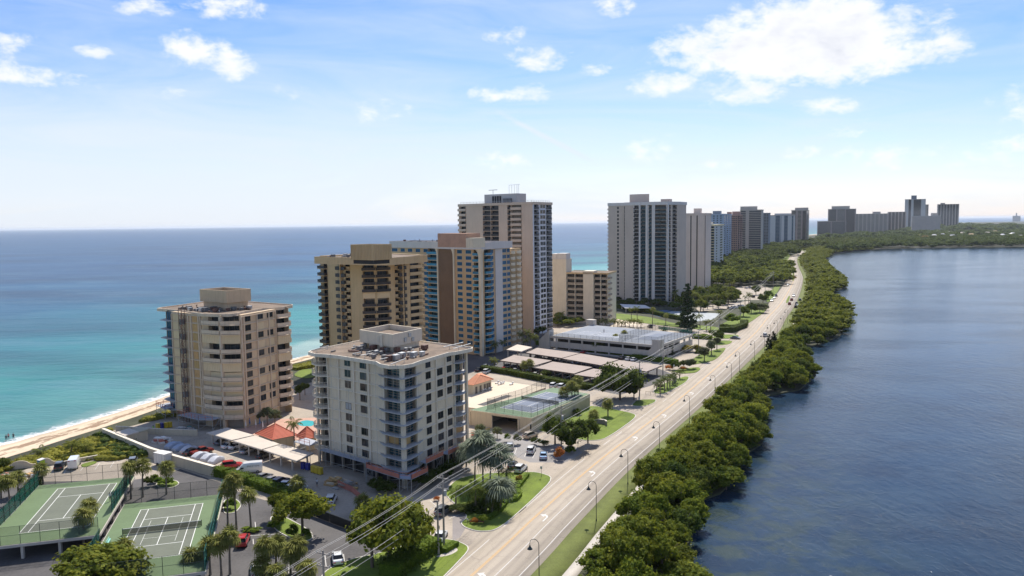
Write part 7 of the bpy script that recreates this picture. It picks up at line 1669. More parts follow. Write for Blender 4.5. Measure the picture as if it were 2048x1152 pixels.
for x,y,c_,lb in((415,345,'white','white car by the garage hedge, leftmost'),(600,335,'red','red car by the garage hedge, among the palms'),(670,380,'white','white car behind the rear carports'),(780,402,'red','red car between hedge and rear carports'),(910,375,'white','white car by the hedge left of the bushy tree'),(1010,388,'white','white car by the hedge right of the bushy tree'),(1135,458,'black','black car at the end of the hedge row'),(1195,468,'white','white car second from the end of the hedge row'),(1245,475,'white','white car at the end of the hedge row'),(500,320,'tan','beige car by the garage hedge near the buttress')):
    car_px('sedan',c_,*zf(x,y),AL+0.05,lb,'cars along the garage hedge')
rnc=random.Random(4)
for row,(a,c,n_,nm)in enumerate((((30,535),(680,640),7,'front'),((300,440),(1300,590),8,'rear'))):
    for i in range(n_):
        p=G(*zf(*a)).lerp(G(*zf(*c)),(i+0.5)/n_);col_=rnc.choice(['white','silver','grey','black','blue']);car(rnc.choice(['sedan','suv']),col_,p.x,p.y,AL+math.pi*rnc.choice((0,1)),'car in the shade under the %s row of pinkish carports'%nm,'cars under the %s pinkish carports'%nm)
for i,(x,y)in enumerate(((1400,262),(1560,308),(1690,360),(1880,415),(1480,300))):car_px('sedan',['grey','white','silver','black','white'][i],*zs6(x,y+12),AL,'car in the shade under the pale carports','cars under the pale carports')
# road and distance
def road_car(kind,colr,px,py,label,rev=False,side=None):
    g=G(px,py);bi=min(range(1,len(rc)-1),key=lambda i:(rc[i]-g).length);t_=rc[bi+1]-rc[bi-1];return car(kind,colr,g.x,g.y,math.atan2(t_.y,t_.x)+(math.pi if rev else 0),label,'cars on the coast road',0.04)
zroad=lambda x,y:(1200+x/3.6,540+y/3.6)
road_car('suv','white',*zroad(1190,478),'white suv driving up the right lane between street lamps')
car_px('sedan','grey',*zroad(975,497),AX,'silver sedan pulling out of a side drive','cars on the coast road')
for x,y,k_,c_,lb in((1365,250,'suv','darkred','dark red car below the grass median'),(1380,220,'suv','darkred','brown car above the dark red one'),(1395,192,'suv','white','white car beside the grass median'),(1352,112,'sedan','white','white car on the left lane before the bend'),(1352,24,'suv','white','white car by the planted median'),(1238,226,'suv','white','white car parked on the left shoulder, nearest'),(1256,204,'sedan','white','white car parked on the left shoulder, middle'),(1268,190,'suv','grey','grey car parked on the left shoulder, farthest'),(1410,272,'suv','black','dark car parked on the right shoulder, nearest'),(1416,248,'suv','grey','grey car parked on the right shoulder, second'),(1440,222,'suv','grey','grey car parked on the right shoulder, third'),(1421,262,'sedan','white','white car parked on the right shoulder')):road_car(k_,c_,*zroad(x,y),lb,rev=c_=='white')
road_car('sedan','black',1586.5,527,'dark car far along the bend')
for i,(x,y)in enumerate(((1615,110),(1660,108),(1715,110),(385,610),(1400,372),(1440,366),(1480,358),(1520,352),(1560,342),(1700,225))):
    q=(1240+x/6.4,560+y/6.4);car_px(['sedan','suv'][i%2],['white','silver','grey','black','silver','white','white','silver','white','black'][i],*q,AL+0.6,['white car in the far car park, left','silver car in the far car park, middle','grey car in the far car park, right','dark car on the lane behind the garage','silver car, first of the row under the palms beyond the pine','white car, second of the row beyond the pine','white car, third of the row beyond the pine','silver car, fourth of the row beyond the pine','white car, last of the row beyond the pine','black car under trees by the far drive'][i],'cars in the far car parks')
# ================================================================ street furniture
m_pole=mat('dark_green_lamp_paint',(0.03,0.04,0.035),0.45);m_wood=mat('weathered_pole',(0.30,0.27,0.24),0.9,var=0.15,nscale=1.5);m_wire=mat('power_line',(0.45,0.43,0.40),0.5);m_ins=mat('grey_transformer',(0.35,0.36,0.36),0.5)
LT=[(1071,1080),(1187,963.5),(1251,899.3),(1315,843.7),(1375.6,791.4),(1427,751),(1460,725.6),(1476.7,703.9),(1507,681.7),(1527,666),(1539.4,649.7),(1552.8,640.6),(1565.8,631.7),(1573.9,619.2)]
HL=7.6;b_=MB();b_.tube((0,0,0),(0,0,0.5),0.14,0.11,8);b_.tube((0,0,0.5),(0,0,HL-0.75),0.07,0.055,8);lp_m=b_.mesh('lamp_pole',[m_pole])
b_=MB();ar=[(-0.75+0.75*math.cos(t_),0,HL-0.75+0.75*math.sin(t_))for t_ in[math.pi*j/10 for j in range(11)]];b_.path(ar,0.05,6);b_.tube((-1.5,0,HL-0.75),(-1.5,0,HL-1.15),0.05,n=6);la_m=b_.mesh('lamp_arm',[m_pole])
b_=MB()
for(z0_,z1_,r0_,r1_)in((0,-.25,.10,.16),(-.25,-.45,.16,.34),(-.45,-.62,.34,.44)):b_.tube((0,0,z0_),(0,0,z1_),r0_,r1_,10)
lh_m=b_.mesh('lamp_head',[m_pole]);b_=MB();b_.tube((0,0,-.63),(0,0,-.70),.2,.12,8);lb_m=b_.mesh('lamp_lens',[m_lamp])
ORD=['nearest the camera','second','third','fourth','fifth','sixth','seventh','eighth','ninth','tenth','eleventh','twelfth','thirteenth','fourteenth']
LAMPS=[]
for i,q in enumerate(LT):
    g=G(*q,HL);bi=min(range(1,len(rc)-1),key=lambda i_:(rc[i_]-g).length);t_=(rc[bi+1]-rc[bi-1]).normalized();
    lm=empty('street_lamp',(g.x+0.5,g.y,0),'dark hooked street lamp on the lagoon side of the road, %s'%(ORD[i]+(' from the camera' if i else '')),'street lamp','hooked street lamps along the lagoon side',math.atan2(t_.y,t_.x)-math.pi/2)
    obj('pole',lp_m,lm);obj('arm',la_m,lm);h_=obj('lamp_head',lh_m,lm,(-1.5,0,HL-1.1));obj('lens',lb_m,h_);LAMPS.append(Vector((g.x,g.y)))
def upole(base,ytop,label,arms=True,rise=0.0,h=None,tr=False):
    g=G(*base);h=h or ZH(g,ytop);rt=empty('utility_pole',(g.x,g.y,0),label,'utility pole');a=RDa
    b_=MB();b_.tube((0,0,-0.2),(0,0,h),0.2,0.13,8);obj('pole',b_.mesh('utility_pole_shaft',[m_wood]),rt)
    if arms:
        for zz in(h-0.5,h-2.3):
            b_=MB();b_.box(-1.15,1.15,-0.07,0.07,zz-0.07,zz+0.07);o=obj('crossarm',b_.mesh('crossarm',[m_wood]),rt,rz=a-math.pi/2)
            for x in(-1.05,-0.5,1.05):b_=MB();b_.tube((x,0,zz+0.07),(x,0,zz+0.28),0.06,n=6);obj('insulator',b_.mesh('insulator',[m_ins]),o)
    if tr:b_=MB();b_.tube((0.35,0,h-3.6),(0.35,0,h-2.6),0.28,n=10);obj('transformer',b_.mesh('transformer',[m_ins]),rt)
    return(g,h)
PO=[upole((645,1200),1100,'grey utility pole at the bottom edge beside the white sedan',h=11.6)if False else None]
gN=G(645.7,1100.3,11.5);rtp=None
def upole_at(g,h,label,**k):
    q=proj(g.x,g.y,0);return upole((q[0],q[1]),0,label,h=h,**k)
poles=[upole_at(gN,11.5,'grey utility pole at the bottom edge beside the white sedan'),upole(zz3(1558,940),951,'taller of the two utility poles beside the driveway',tr=True),upole((1122.7,894),811,'utility pole between the two dark trees',tr=True),upole((1279,798),722,'utility pole at the right edge of the big round tree',tr=True),upole((1325.8,753.6),697.6,'utility pole at the road end of the pinkish carports'),upole((1397,706),662,'utility pole among the grey-green trees'),upole((1438,679),633,'utility pole beside the side drives'),upole((1480.5,647),601,'utility pole at the far hedge by the road'),upole((1530,600),560,'utility pole by the far car park',),upole((1546,582),543,'far utility pole by the shoulder cars')]
upole(zz3(1515,990),zz3(0,575)[1],'shorter of the two utility poles beside the driveway',arms=False)
def wire(p,q,sag,r,label,n_=10):
    b_=MB();pts=[(p[0]+(q[0]-p[0])*j/n_,p[1]+(q[1]-p[1])*j/n_,p[2]+(q[2]-p[2])*j/n_-4*sag*(j/n_)*(1-j/n_))for j in range(n_+1)];b_.path(pts,r,4);tag(b_.build('power_line',m_wire),label,'power line','power lines along the road')
ext=poles[0][0]-(poles[1][0]-poles[0][0])*1.6
chain=[(ext,11.5)]+[(g,h)for g,h in poles]
for si in range(len(chain)-1):
    (a,ha),(c,hc)=chain[si],chain[si+1];t_=(c-a).normalized();n_=Vector((t_.y,-t_.x));r_=0.018+0.00007*a.length if si<5 else 0.028
    for k_,(o_,dz)in enumerate(((0,0.25),(-1.05,-0.2),(1.05,-0.2),(-0.9,-2.0),(0.1,-4.2),(0.25,-5.0))):
        if si>6 and k_>3:continue
        wire((*(a+n_*o_),ha+dz),(*(c+n_*o_),hc+dz),0.5,r_ if k_<4 else r_*1.25,'power line along the road, %s between the %s poles'%(('topmost','landward upper','roadward upper','middle','upper thick','lowest thick')[k_],('camera-side','first and second','second and third','third and fourth','fourth and fifth','fifth and sixth','sixth and seventh','seventh and eighth','eighth and ninth','last two')[min(si,9)]))
# small road signs and boxes
m_sgn=mat('sign_white',(0.6,0.6,0.58),0.5)
def sign(px,py,h,label,w=0.5,hh=0.6,m=m_sgn):
    g=G(px,py);rt=empty('road_sign',(g.x,g.y,0),label,'sign',None,RDa-math.pi/2);b_=MB();b_.tube((0,0,0),(0,0,h),0.04,n=5);obj('post',b_.mesh('sign_post',[m_pole]),rt);b_=MB();b_.box(-w/2,w/2,-0.08,-0.045,h-hh,h);obj('plate',b_.mesh('sign_plate',[m]),rt)
sign(*zr_(1167,500),2.6,'small sign on a post on the crescent lawn');sign(*zr_(1022,460),1.8,'short post sign at the hedge of the crescent lawn',0.25,0.3);sign(1156,893,1.3,'dark post box beside the paved drive',0.35,0.6,m_pole);sign(1348,742,2.4,'round white sign on the shrub bed');sign(1278,803,1.6,'white meter box under the big round tree',0.5,1.2);sign(*zr_(395,990),1.2,'low post lamp at the flower bed',0.3,0.3)
ms=empty('monument_sign',(*G(1350,764),0),'pale stone entrance sign among the roadside palms','sign',None,RDa);b_=MB();b_.box(-1.5,1.5,-.2,.2,0,1.7);obj('body',b_.mesh('sign_body',[m_conc]),ms);b_=MB();b_.box(-1.6,1.6,-.26,.26,1.702,1.85);obj('cap',b_.mesh('sign_cap',[m_t2b]),ms)
cs=empty('curved_planter',(*G(1211,850),0),'curved white-topped stone planter on the big roadside lawn','planter',None,0.4);b_=MB();b2=MB()
for j in range(6):
    a0_,a1_=-0.6+j*0.42,-0.6+(j+1)*0.42;q=[(2.2*math.cos(a0_)-2,2.2*math.sin(a0_)),(2.2*math.cos(a1_)-2,2.2*math.sin(a1_)),(1.8*math.cos(a1_)-2,1.8*math.sin(a1_)),(1.8*math.cos(a0_)-2,1.8*math.sin(a0_))];b_.prism(q,0,1.25);b2.prism(q,1.252,1.4)
obj('body',b_.mesh('planter_body',[mat('warm_grey_stone',(0.28,0.25,0.22),0.9)]),cs);obj('coping',b2.mesh('planter_coping',[m_t2b]),cs)  # planter body in one even warm grey
gt=empty('entrance_gate',(*G(1301,790),0),'low rusty rail barrier at the drive beside the big round tree','barrier',None,AX);b_=MB()
for x in(-1.6,0,1.6):b_.tube((x,0,0),(x,0,1.1),0.05,n=5)
b_.tube((-1.6,0,1.05),(1.6,0,1.05),0.04,n=5);obj('rail',b_.mesh('barrier_rail',[m_rust]),gt)
fb=empty('flower_bed_sign',(*G(*zr_(490,985)),0),'low dark wooden sign in front of the flower bed','sign',None,RDa-1.2);b_=MB();b_.box(-1.4,1.4,-.06,.06,0.35,0.75);obj('board',b_.mesh('board',[m_rust]),fb);b_=MB()
for x in(-1.2,1.2):b_.tube((x,0.1,0),(x,0.1,0.5),0.06,n=5)
obj('post',b_.mesh('posts',[m_rust]),fb)
tag(sheet('planting_bed',smooth_poly(PXR([zz3(1490,1010),zz3(1560,985),zz3(1640,940),(907,1093),(918,1102),(900,1112),(878,1116)]),2),0.16,m_conc,kind=None),kind='structure')
# ================================================================ people
m_skin=mat('skin',(0.38,0.22,0.15),0.6)
def person(x,y,z,rz,shirt,legs,label,pose='walk',scale=1.0):
    sk=dict(pel=(0,0,.95),bel=(0,.0,1.12),che=(0,.02,1.34),nek=(0,.02,1.50),hd0=(0,.03,1.58),hd1=(0,.04,1.68),hd2=(0,.03,1.76))
    st_=0.22 if pose=='walk' else 0.03
    J=dict(hipL=(-.10,0,.90),kneL=(-.11,-st_*.6-.02,.50),ankL=(-.11,-st_-.02,.09)if pose!='walk' else(-.11,-st_,.08),toeL=(-.12,-st_+.15,.04),hipR=(.10,0,.90),kneR=(.11,st_*.6+.03,.50),ankR=(.11,st_*.9,.08),toeR=(.12,st_*.9+.16,.04),
             shL=(-.19,.01,1.42),elL=(-.25,st_*.5-.03,1.14),haL=(-.24,st_*.9+.08,.90),fiL=(-.24,st_+.12,.80),shR=(.19,.01,1.42),elR=(.25,-st_*.5-.03,1.14),haR=(.24,-st_*.6+.06,.90),fiR=(.24,-st_*.6+.09,.80))
    names=list(sk)+list(J);co={**sk,**J};E=[('pel','bel'),('bel','che'),('che','nek'),('nek','hd0'),('hd0','hd1'),('hd1','hd2'),('pel','hipL'),('hipL','kneL'),('kneL','ankL'),('ankL','toeL'),('pel','hipR'),('hipR','kneR'),('kneR','ankR'),('ankR','toeR'),('che','shL'),('shL','elL'),('elL','haL'),('haL','fiL'),('che','shR'),('shR','elR'),('elR','haR'),('haR','fiR')]
    rad=dict(pel=(.13,.11),bel=(.125,.10),che=(.16,.11),nek=(.055,.055),hd0=(.07,.08),hd1=(.085,.10),hd2=(.06,.07),hipL=(.095,.095),kneL=(.062,.062),ankL=(.042,.042),toeL=(.04,.03),hipR=(.095,.095),kneR=(.062,.062),ankR=(.042,.042),toeR=(.04,.03),shL=(.062,.062),elL=(.045,.045),haL=(.034,.034),fiL=(.03,.02),shR=(.062,.062),elR=(.045,.045),haR=(.034,.034),fiR=(.03,.02))
    me=bpy.data.meshes.new('person_body');me.from_pydata([co[n_]for n_ in names],[(names.index(a),names.index(c))for a,c in E],[])
    o=bpy.data.objects.new('body',me);COL.objects.link(o);o.modifiers.new('skin','SKIN')
    for i,n_ in enumerate(names):me.skin_vertices[0].data[i].radius=rad[n_]
    me.skin_vertices[0].data[0].use_root=True
    o.modifiers.new('sub','SUBSURF').levels=1;bpy.context.view_layer.update()
    me2=bpy.data.meshes.new_from_object(o.evaluated_get(bpy.context.evaluated_depsgraph_get()));COL.objects.unlink(o);bpy.data.objects.remove(o)
    me2.materials.clear();[me2.materials.append(q)for q in(m_skin,shirt,legs)]
    for p in me2.polygons:
        c=p.center;ax_=abs(c.x)
        p.material_index=2 if(0.45<c.z<1.0 and ax_<.21)else(1 if(1.0<=c.z<1.47 and(ax_<.215 or c.z>1.25))else 0)
        p.use_smooth=True
    rt=empty('person',(x,y,z),label,'person',None,rz);obj('body',me2,rt,sc=scale)
    b_=MB();b_.sphere((0,.0,1.71),.105,8,6);obj('hair',b_.mesh('hair',[m_dark],True),rt,(0,0,0),sc=scale);return rt
m_sw=mat('dark_swimwear',(0.03,0.03,0.05),0.7);m_ws=mat('white_shirt',(0.65,0.63,0.6),0.8);m_gv=mat('green_vest',(0.25,0.6,0.08),0.7);m_dk=mat('dark_trousers',(0.04,0.04,0.05),0.8);m_ps=mat('pink_top',(0.55,0.2,0.2),0.8)
for q,sh_,lg_,lb,z_,ps in(((12.5,879),m_sw,m_sw,'dark-clad bather walking at the waterline, leftmost of three',-0.42,'walk'),((17,876),m_ps,m_sw,'bather in a pink top walking just behind the leftmost one',-0.42,'walk'),((27,876),m_sw,m_dk,'bather on the right of the three at the waterline',-0.38,'walk')):
    g=G(*q);person(g.x,g.y,z_,-2.6,sh_,lg_,lb,ps)
g=G(*zb(1412,1040),ZC);person(g.x,g.y,ZC,0.8,m_ws,m_dk,'person in a white top standing at the right edge of the farther court','stand')
g=G(*zf(968,212),ZG);person(g.x,g.y,ZG,0.3,m_ws,m_dk,'small standing figure on the garage roof court','stand')
g=G(307,863);person(g.x,g.y,0,1.2,m_gv,m_dk,'worker in a lime vest among the bins behind the long wall','stand')
g=G(*zz3(588,470));person(g.x,g.y,0,0.4,m_ws,m_dk,'person standing on the paved drive below the white tower','stand')
# ================================================================ vegetation
random.seed(21)
# ---- mangroves on the lagoon side
def lag_w(i):
    """width of dry land beyond the road at centre-line point i"""
    p=rc[i];t_=(rc[min(i+1,len(rc)-1)]-rc[max(0,i-1)]).normalized();n_=Vector((t_.y,-t_.x));best=400
    for a,c in zip(LAG,LAG[1:]):
        a,c=Vector(a),Vector(c);d=c-a;den=n_.x*d.y-n_.y*d.x
        if abs(den)<1e-6:continue
        w=a-p;s_=(w.x*d.y-w.y*d.x)/den;u_=(w.x*n_.y-w.y*n_.x)/den
        if 0<=u_<=1 and s_>0:best=min(best,s_)
    return best
mang=[];dist=0.0;last_d=-99
for i in range(6,len(rc)-26):
    step=(rc[i]-rc[i-1]).length;dist+=step
    p=rc[i];dep=p.y;sp=4.6 if dep<300 else(5.6 if dep<600 else 7.5)
    if dist-last_d<sp*0.86:continue
    last_d=dist;t_=(rc[i+1]-rc[i-1]).normalized();n_=Vector((t_.y,-t_.x));W_l=lag_w(i);r0=ROADR(i)+(8.6 if dep<150 else 6.3);k_=0
    off=r0+1.2+random.uniform(0,1.5);W_l=min(W_l,130)
    while off<W_l+0.4:
        q=p+n_*off+t_*random.uniform(-1.6,1.6);edge=min(off-r0,W_l-off)
        mang.append((q.x,q.y,off-r0,W_l-off,i));off+=sp*random.uniform(0.82,1.15);k_+=1
def near_lamp(x,y):
    d=[(Vector((x,y))-l).length for l in LAMPS];j=min(range(len(d)),key=lambda k_:d[k_]);return j
mang.sort(key=lambda m_:m_[1])
nm_=['first','second','third','fourth','fifth','sixth','seventh','eighth','ninth','tenth','eleventh','twelfth','thirteenth','fourteenth']
far_m=[]
for j,(x,y,a,w,i)in enumerate(mang):
    f=min(1,a/14);h=4.2+3.6*math.sin(math.pi*min(1,(a+2)/(a+w+4)))*random.uniform(0.7,1.2)+random.uniform(-.5,.9)
    if a<2.5:h*=0.72
    if w<3:h*=0.8
    r=random.uniform(2.9,4.3)
    if j<262:
        sd_='roadside edge' if a<6 else('waterline' if w<6 else 'middle of the belt');lj=near_lamp(x,y);k_=random.random()
        kd_='mang' if k_<0.62 else('grape' if k_<0.86 else 'dark');dy_=y-LAMPS[lj].y;wh_='level with' if abs(dy_)<6 else('just past' if dy_>0 else 'just before')
        tree('mangrove_tree',x,y,h,r,kd_,'%s mangrove on the %s %s the %s street lamp'%({'mang':'green','grape':'yellow-tinged','dark':'dark green'}[kd_],sd_,wh_,nm_[lj]),'mangroves along the lagoon, %s'%sd_,nvar=4)
    else:far_m.append((x,y,h*1.05,r*1.25 if y<600 else r*1.5))
FARC=[crown('far_crown',900+i,l_mang,1,0.75,13,15,0.34,(0.3,0.48),0.3)for i in range(5)]
FVV=[]
for me in FARC:
    V=np.zeros(len(me.vertices)*3,dtype=np.float32);me.vertices.foreach_get('co',V);V=V.reshape(-1,3);L_=np.zeros(len(me.loops),dtype=np.int32);me.loops.foreach_get('vertex_index',L_);ls=np.zeros(len(me.polygons),dtype=np.int32);me.polygons.foreach_get('loop_start',ls)
    nq=int((np.diff(np.append(ls,len(L_)))==4).sum());FVV.append((V,L_[:nq*4].reshape(-1,4),L_[nq*4:].reshape(-1,3)))
def forest(name,items,m,label=None,seed=0):
    """many far tree crowns joined into one mass"""
    rn=random.Random(seed);Vs,Q,T_=[],[],[];b=0
    for(x,y,h,r)in items:
        V,q,t_=FVV[rn.randrange(5)];a=rn.random()*6.28;c,s_=math.cos(a),math.sin(a);hz=max(h*0.55,r*0.6)
        W_=np.stack([(V[:,0]*c-V[:,1]*s_)*r+x,(V[:,0]*s_+V[:,1]*c)*r+y,np.maximum(V[:,2]*hz+max(h-hz*0.75,hz*0.3),-0.3)],1);Vs.append(W_);Q.append(q+b);T_.append(t_+b);b+=len(V)
    V=np.concatenate(Vs);Q=np.concatenate(Q);T_=np.concatenate(T_);o=V.mean(0);o[2]=0
    me=bpy.data.meshes.new(name);me.vertices.add(len(V));me.vertices.foreach_set('co',(V-o).astype(np.float32).ravel());li=np.concatenate([Q.ravel(),T_.ravel()]).astype(np.int32);me.loops.add(len(li));me.loops.foreach_set('vertex_index',li)
    ls=np.concatenate([np.arange(len(Q))*4,len(Q)*4+np.arange(len(T_))*3]).astype(np.int32);me.polygons.add(len(ls));me.polygons.foreach_set('loop_start',ls);me.materials.append(m);me.update(calc_edges=True)
    ob=obj(name,me,None,tuple(o));tag(ob,label,None,None,'stuff');return ob
forest('far_mangrove_belt',far_m,l_mang,'far mangrove belt running along the lagoon shore',1)
# understorey so no bare ground shows between the mangroves
und=[]
for(x,y,a,w,i)in mang:
    if y<700:
        for _ in range(2):und.append((x+random.uniform(-2.5,2.5),y+random.uniform(-2.5,2.5),random.uniform(1.5,2.6),random.uniform(1.6,2.4)))
forest('mangrove_undergrowth',und,l_dark,'dark undergrowth filling the mangrove belt',2)
def fill(poly,sp,jit=0.4,rn=random):
    P=[Vector(p)for p in poly];xs=[p.x for p in P];ys=[p.y for p in P];out=[];x=min(xs)
    while x<max(xs):
        y=min(ys)
        while y<max(ys):
            q=Vector((x+rn.uniform(-jit,jit)*sp,y+rn.uniform(-jit,jit)*sp))
            if inside(q,P):out.append(q)
            y+=sp
        x+=sp
    return out
# far woods: beyond the bend, along the far bank, and behind the left-side towers
wd=[]
for q in fill(PXR([(1600,512),(1592,500),(1560,495),(1480,500),(1440,520),(1420,545),(1400,560),(1470,563),(1500,557),(1540,548),(1560,530),(1572,515)]),10):wd.append((q.x,q.y,random.uniform(7,13),random.uniform(4.5,7)))
for q in fill(PXR([(1560,495),(1592,500),(1655,501),(1700,499),(1780,495.8),(1720,486),(1640,484),(1600,486),(1560,488)]),16):wd.append((q.x,q.y,random.uniform(8,15),random.uniform(7,11)))
forest('far_woodland',wd,l_dark,'woodland where the road bends out of sight',3)
wd=[]
for q in fill([tuple(G(*p))for p in((1650,507),(1720,501.5),(1790,497.5),(1900,496),(2060,494.5),(2300,489),(2250,478),(2048,479),(1850,479),(1720,483))],19):wd.append((q.x,q.y,random.uniform(8,14),random.uniform(8,12)))
for q in fill([tuple(G(*p))for p in((1640,480),(1720,481),(1850,478),(2048,478),(2300,477),(2300,463),(1980,465),(1800,467),(1690,471),(1640,474))],46):wd.append((q.x,q.y,random.uniform(9,15),random.uniform(13,20)))
for q in fill([tuple(G(*p))for p in((1780,466),(2300,462),(2300,451),(1920,455),(1800,460))],85):wd.append((q.x,q.y,random.uniform(9,16),random.uniform(24,40)))
print('far woods',len(wd),'mang',len(mang))
forest('far_bank_woodland',wd,l_dark,'low woodland over the whole far bank of the lagoon',4)
# houses among the far trees
random.seed(31)
HS=[(1868,478,'white'),(1885,476,'white'),(1905,479,'white'),(1960,474,'white'),(1975,472,'pale'),(2005,477,'white'),(2025,474,'white'),(1942,476,'tan'),(1925,472,'pale'),(1850,482,'red'),(1990,469,'tan'),(1838,479,'tan'),(2040,480,'pale'),(1900,470,'pale'),(1960,480,'tan'),(1725,478,'red')]
for i,(x,y,c_)in enumerate(HS):
    g=G(x,y);a=random.uniform(-0.4,0.4);w,d=random.uniform(12,22),random.uniform(9,12);mm={'white':m_tw,'pale':m_cpw,'tan':m_t3,'red':m_ort}[c_];rt=empty('house',(g.x,g.y,0),'%s-roofed house in the far woodland, %s of the lagoon bank'%(c_,('near the shore' if y>476 else 'well back')),'house','%s-roofed houses %s on the far bank'%(c_,'near the shore' if y>476 else 'well back'),a)
    b_=MB();b_.box(-w/2,w/2,-d/2,d/2,0,8.5);obj('wall',b_.mesh('house_wall',[m_cwall]),rt);b_=MB();v=[(-w/2-1,-d/2-1,8.5),(w/2+1,-d/2-1,8.5),(w/2+1,d/2+1,8.5),(-w/2-1,d/2+1,8.5),(-w/4,0,12.5),(w/4,0,12.5)]
    for f in((0,1,5,4),(1,2,5),(2,3,4,5),(3,0,4),(3,2,1,0)):b_.poly([v[j]for j in f])
    obj('roof',b_.mesh('house_roof',[mm]),rt);b_=MB()
    for k_ in range(4):b_.box(-w/2+1.5+k_*w/4.4,-w/2+3+k_*w/4.4,-d/2-0.05,-d/2-0.01,4.5,7)
    tag(obj('windows',b_.mesh('house_windows',[g_dark]),rt),kind='stuff')
# woodland by the pink-grey tower, shore scrub behind the towers
sc=[]
for q in fill(PXR([(1105,655),(1170,655),(1120,640),(1106,648)]),5):sc.append((q.x,q.y,random.uniform(3,5),random.uniform(2.4,3.5)))
for q in fill([(150,640),(235,640),(330,900),(300,1000),(250,960),(190,800)],10):sc.append((q.x,q.y,random.uniform(7,11),random.uniform(5,7)))
for q in fill(PXR([(1405,566),(1470,564),(1530,566),(1540,556),(1470,552),(1415,552)]),9):sc.append((q.x,q.y,random.uniform(5,9),random.uniform(4.5,6)))
forest('shore_scrub',sc,l_mang,'green scrub woodland between the far towers and the road',5)
# ---- individual trees of the foreground
GT='round-headed sea grape trees by the near lot'
tree_px('sea_grape_tree',*zz3(480,850),985,56,'grape','round sea grape tree over the island bed in the lower parking lot',hr=5.2,zc=4.6)
tree_px('sea_grape_tree',*zz3(300,720),990,22,'grape','smaller yellowish sea grape leaning left of the round one')
t_=tree_px('sea_grape_tree',*zz3(1140,1030),986,84,'grape','big sea grape tree at the edge of the bottom lawn, crossed by the power lines',hr=8.0,zc=5.2)
tree_px('sea_grape_tree',*zz3(1010,1090),1035,50,'grape','lower left mass of the big sea grape by the lawn',trunk=True)
tree_px('sea_grape_tree',200,1185,1108,92,'grape','broad sea grape crown cut by the bottom edge below the near court',hr=4.2)
tree_px('banyan_tree',1240,800,735,54,'dark','huge round dark tree by the road end of the carports',hr=8.4,zc=4.4,nvar=2)
tree_px('banyan_tree',1268,800,762,22,'dark','right-hand lobe of the huge round dark tree',hr=6.0,zc=3.2)
tree_px('roadside_tree',1142,900,832,36,'dark','spreading dark tree on the corner bed, right half',hr=5.5,zc=3.6);tree_px('roadside_tree',1110,888,836,26,'dark','spreading dark tree on the corner bed, left half',hr=5.5,zc=3.6);tree_px('roadside_tree',1176,886,842,24,'dark','smallest dark tree reaching over the drive',hr=4.0,zc=3.4)
for(x,y,yt,hw,k_,lb)in((580,990,850,78,'grey','grey-green shrub tree left of the parking bays'),(775,1015,888,62,'grey','grey-green round shrub tree second from the left by the bays'),(675,985,905,34,'gold','thin yellowish shrub between the two grey-green ones'),(895,1055,965,36,'shrub','small shrub left of the white-roofed suv'),(1005,1085,962,58,'grey','grey-green shrub above the parking bays'),(1215,1095,1015,72,'dark','dark round bush over the pale blue car'),(1310,1105,1040,62,'dark','dark bush joining the round bush by the bays'),(1345,330,225,72,'dark','small dark tree rising from the long hedge'),(1690,750,680,60,'dark','clipped dark bush under the sabal group')):
    tree_px('shrub',*zm(x,y),zm(0,yt)[1],hw/5.76,k_,lb,cat='shrub',trunk=yt<960)
for(x,y,yt,hw,k_,lb)in((555,985,890,56,'shrub','round clipped shrub at the tip of the crescent lawn'),(470,985,925,40,'orange','reddish flowers beside the round clipped shrub'),(1360,310,195,68,'orange','reddish-topped shrub on the corner bed'),(1470,250,170,60,'shrub','low green shrub on the corner bed'),(600,850,700,90,'dark','dark undergrowth clump in the middle of the palm garden'),(500,800,690,70,'dark','dark undergrowth at the left of the palm garden'),(700,830,700,60,'dark','dark undergrowth at the right of the palm garden'),(820,640,520,62,'shrub','feathery shrub at the top of the palm garden'),(300,860,780,110,'dark','dark bush between the lawn and the driveway'),(420,860,770,80,'dark','dark bush right of the driveway car'),(850,700,640,40,'shrub','low shrub inside the winding hedge'),(940,545,480,44,'gold','yellow variegated shrub by the white suv'),(70,740,700,40,'orange','reddish ground plants at the garden corner')):
    tree_px('shrub',*zr_(x,y),zr_(0,yt)[1],hw/5.2375,k_,lb,cat='shrub',trunk=False)
for(x,y,yt,hw,k_,lb)in((1140,140,80,60,'orange','orange croton bed left of the dark shrub'),(1345,150,95,55,'orange','orange croton bed right of the dark shrub'),(1230,140,10,70,'dark','dark green shrub between the orange beds'),(1450,130,-20,95,'grey','grey-green shrub tree above the orange beds'),(1350,110,0,60,'dark','dark shrub behind the right orange bed')):
    tree_px('shrub',1180+x/7.2,720+y/7.2,720+yt/7.2,hw/7.2,k_,lb,cat='shrub',trunk=False)
zc=lambda x,y:(1240+x/6.4,560+y/6.4)
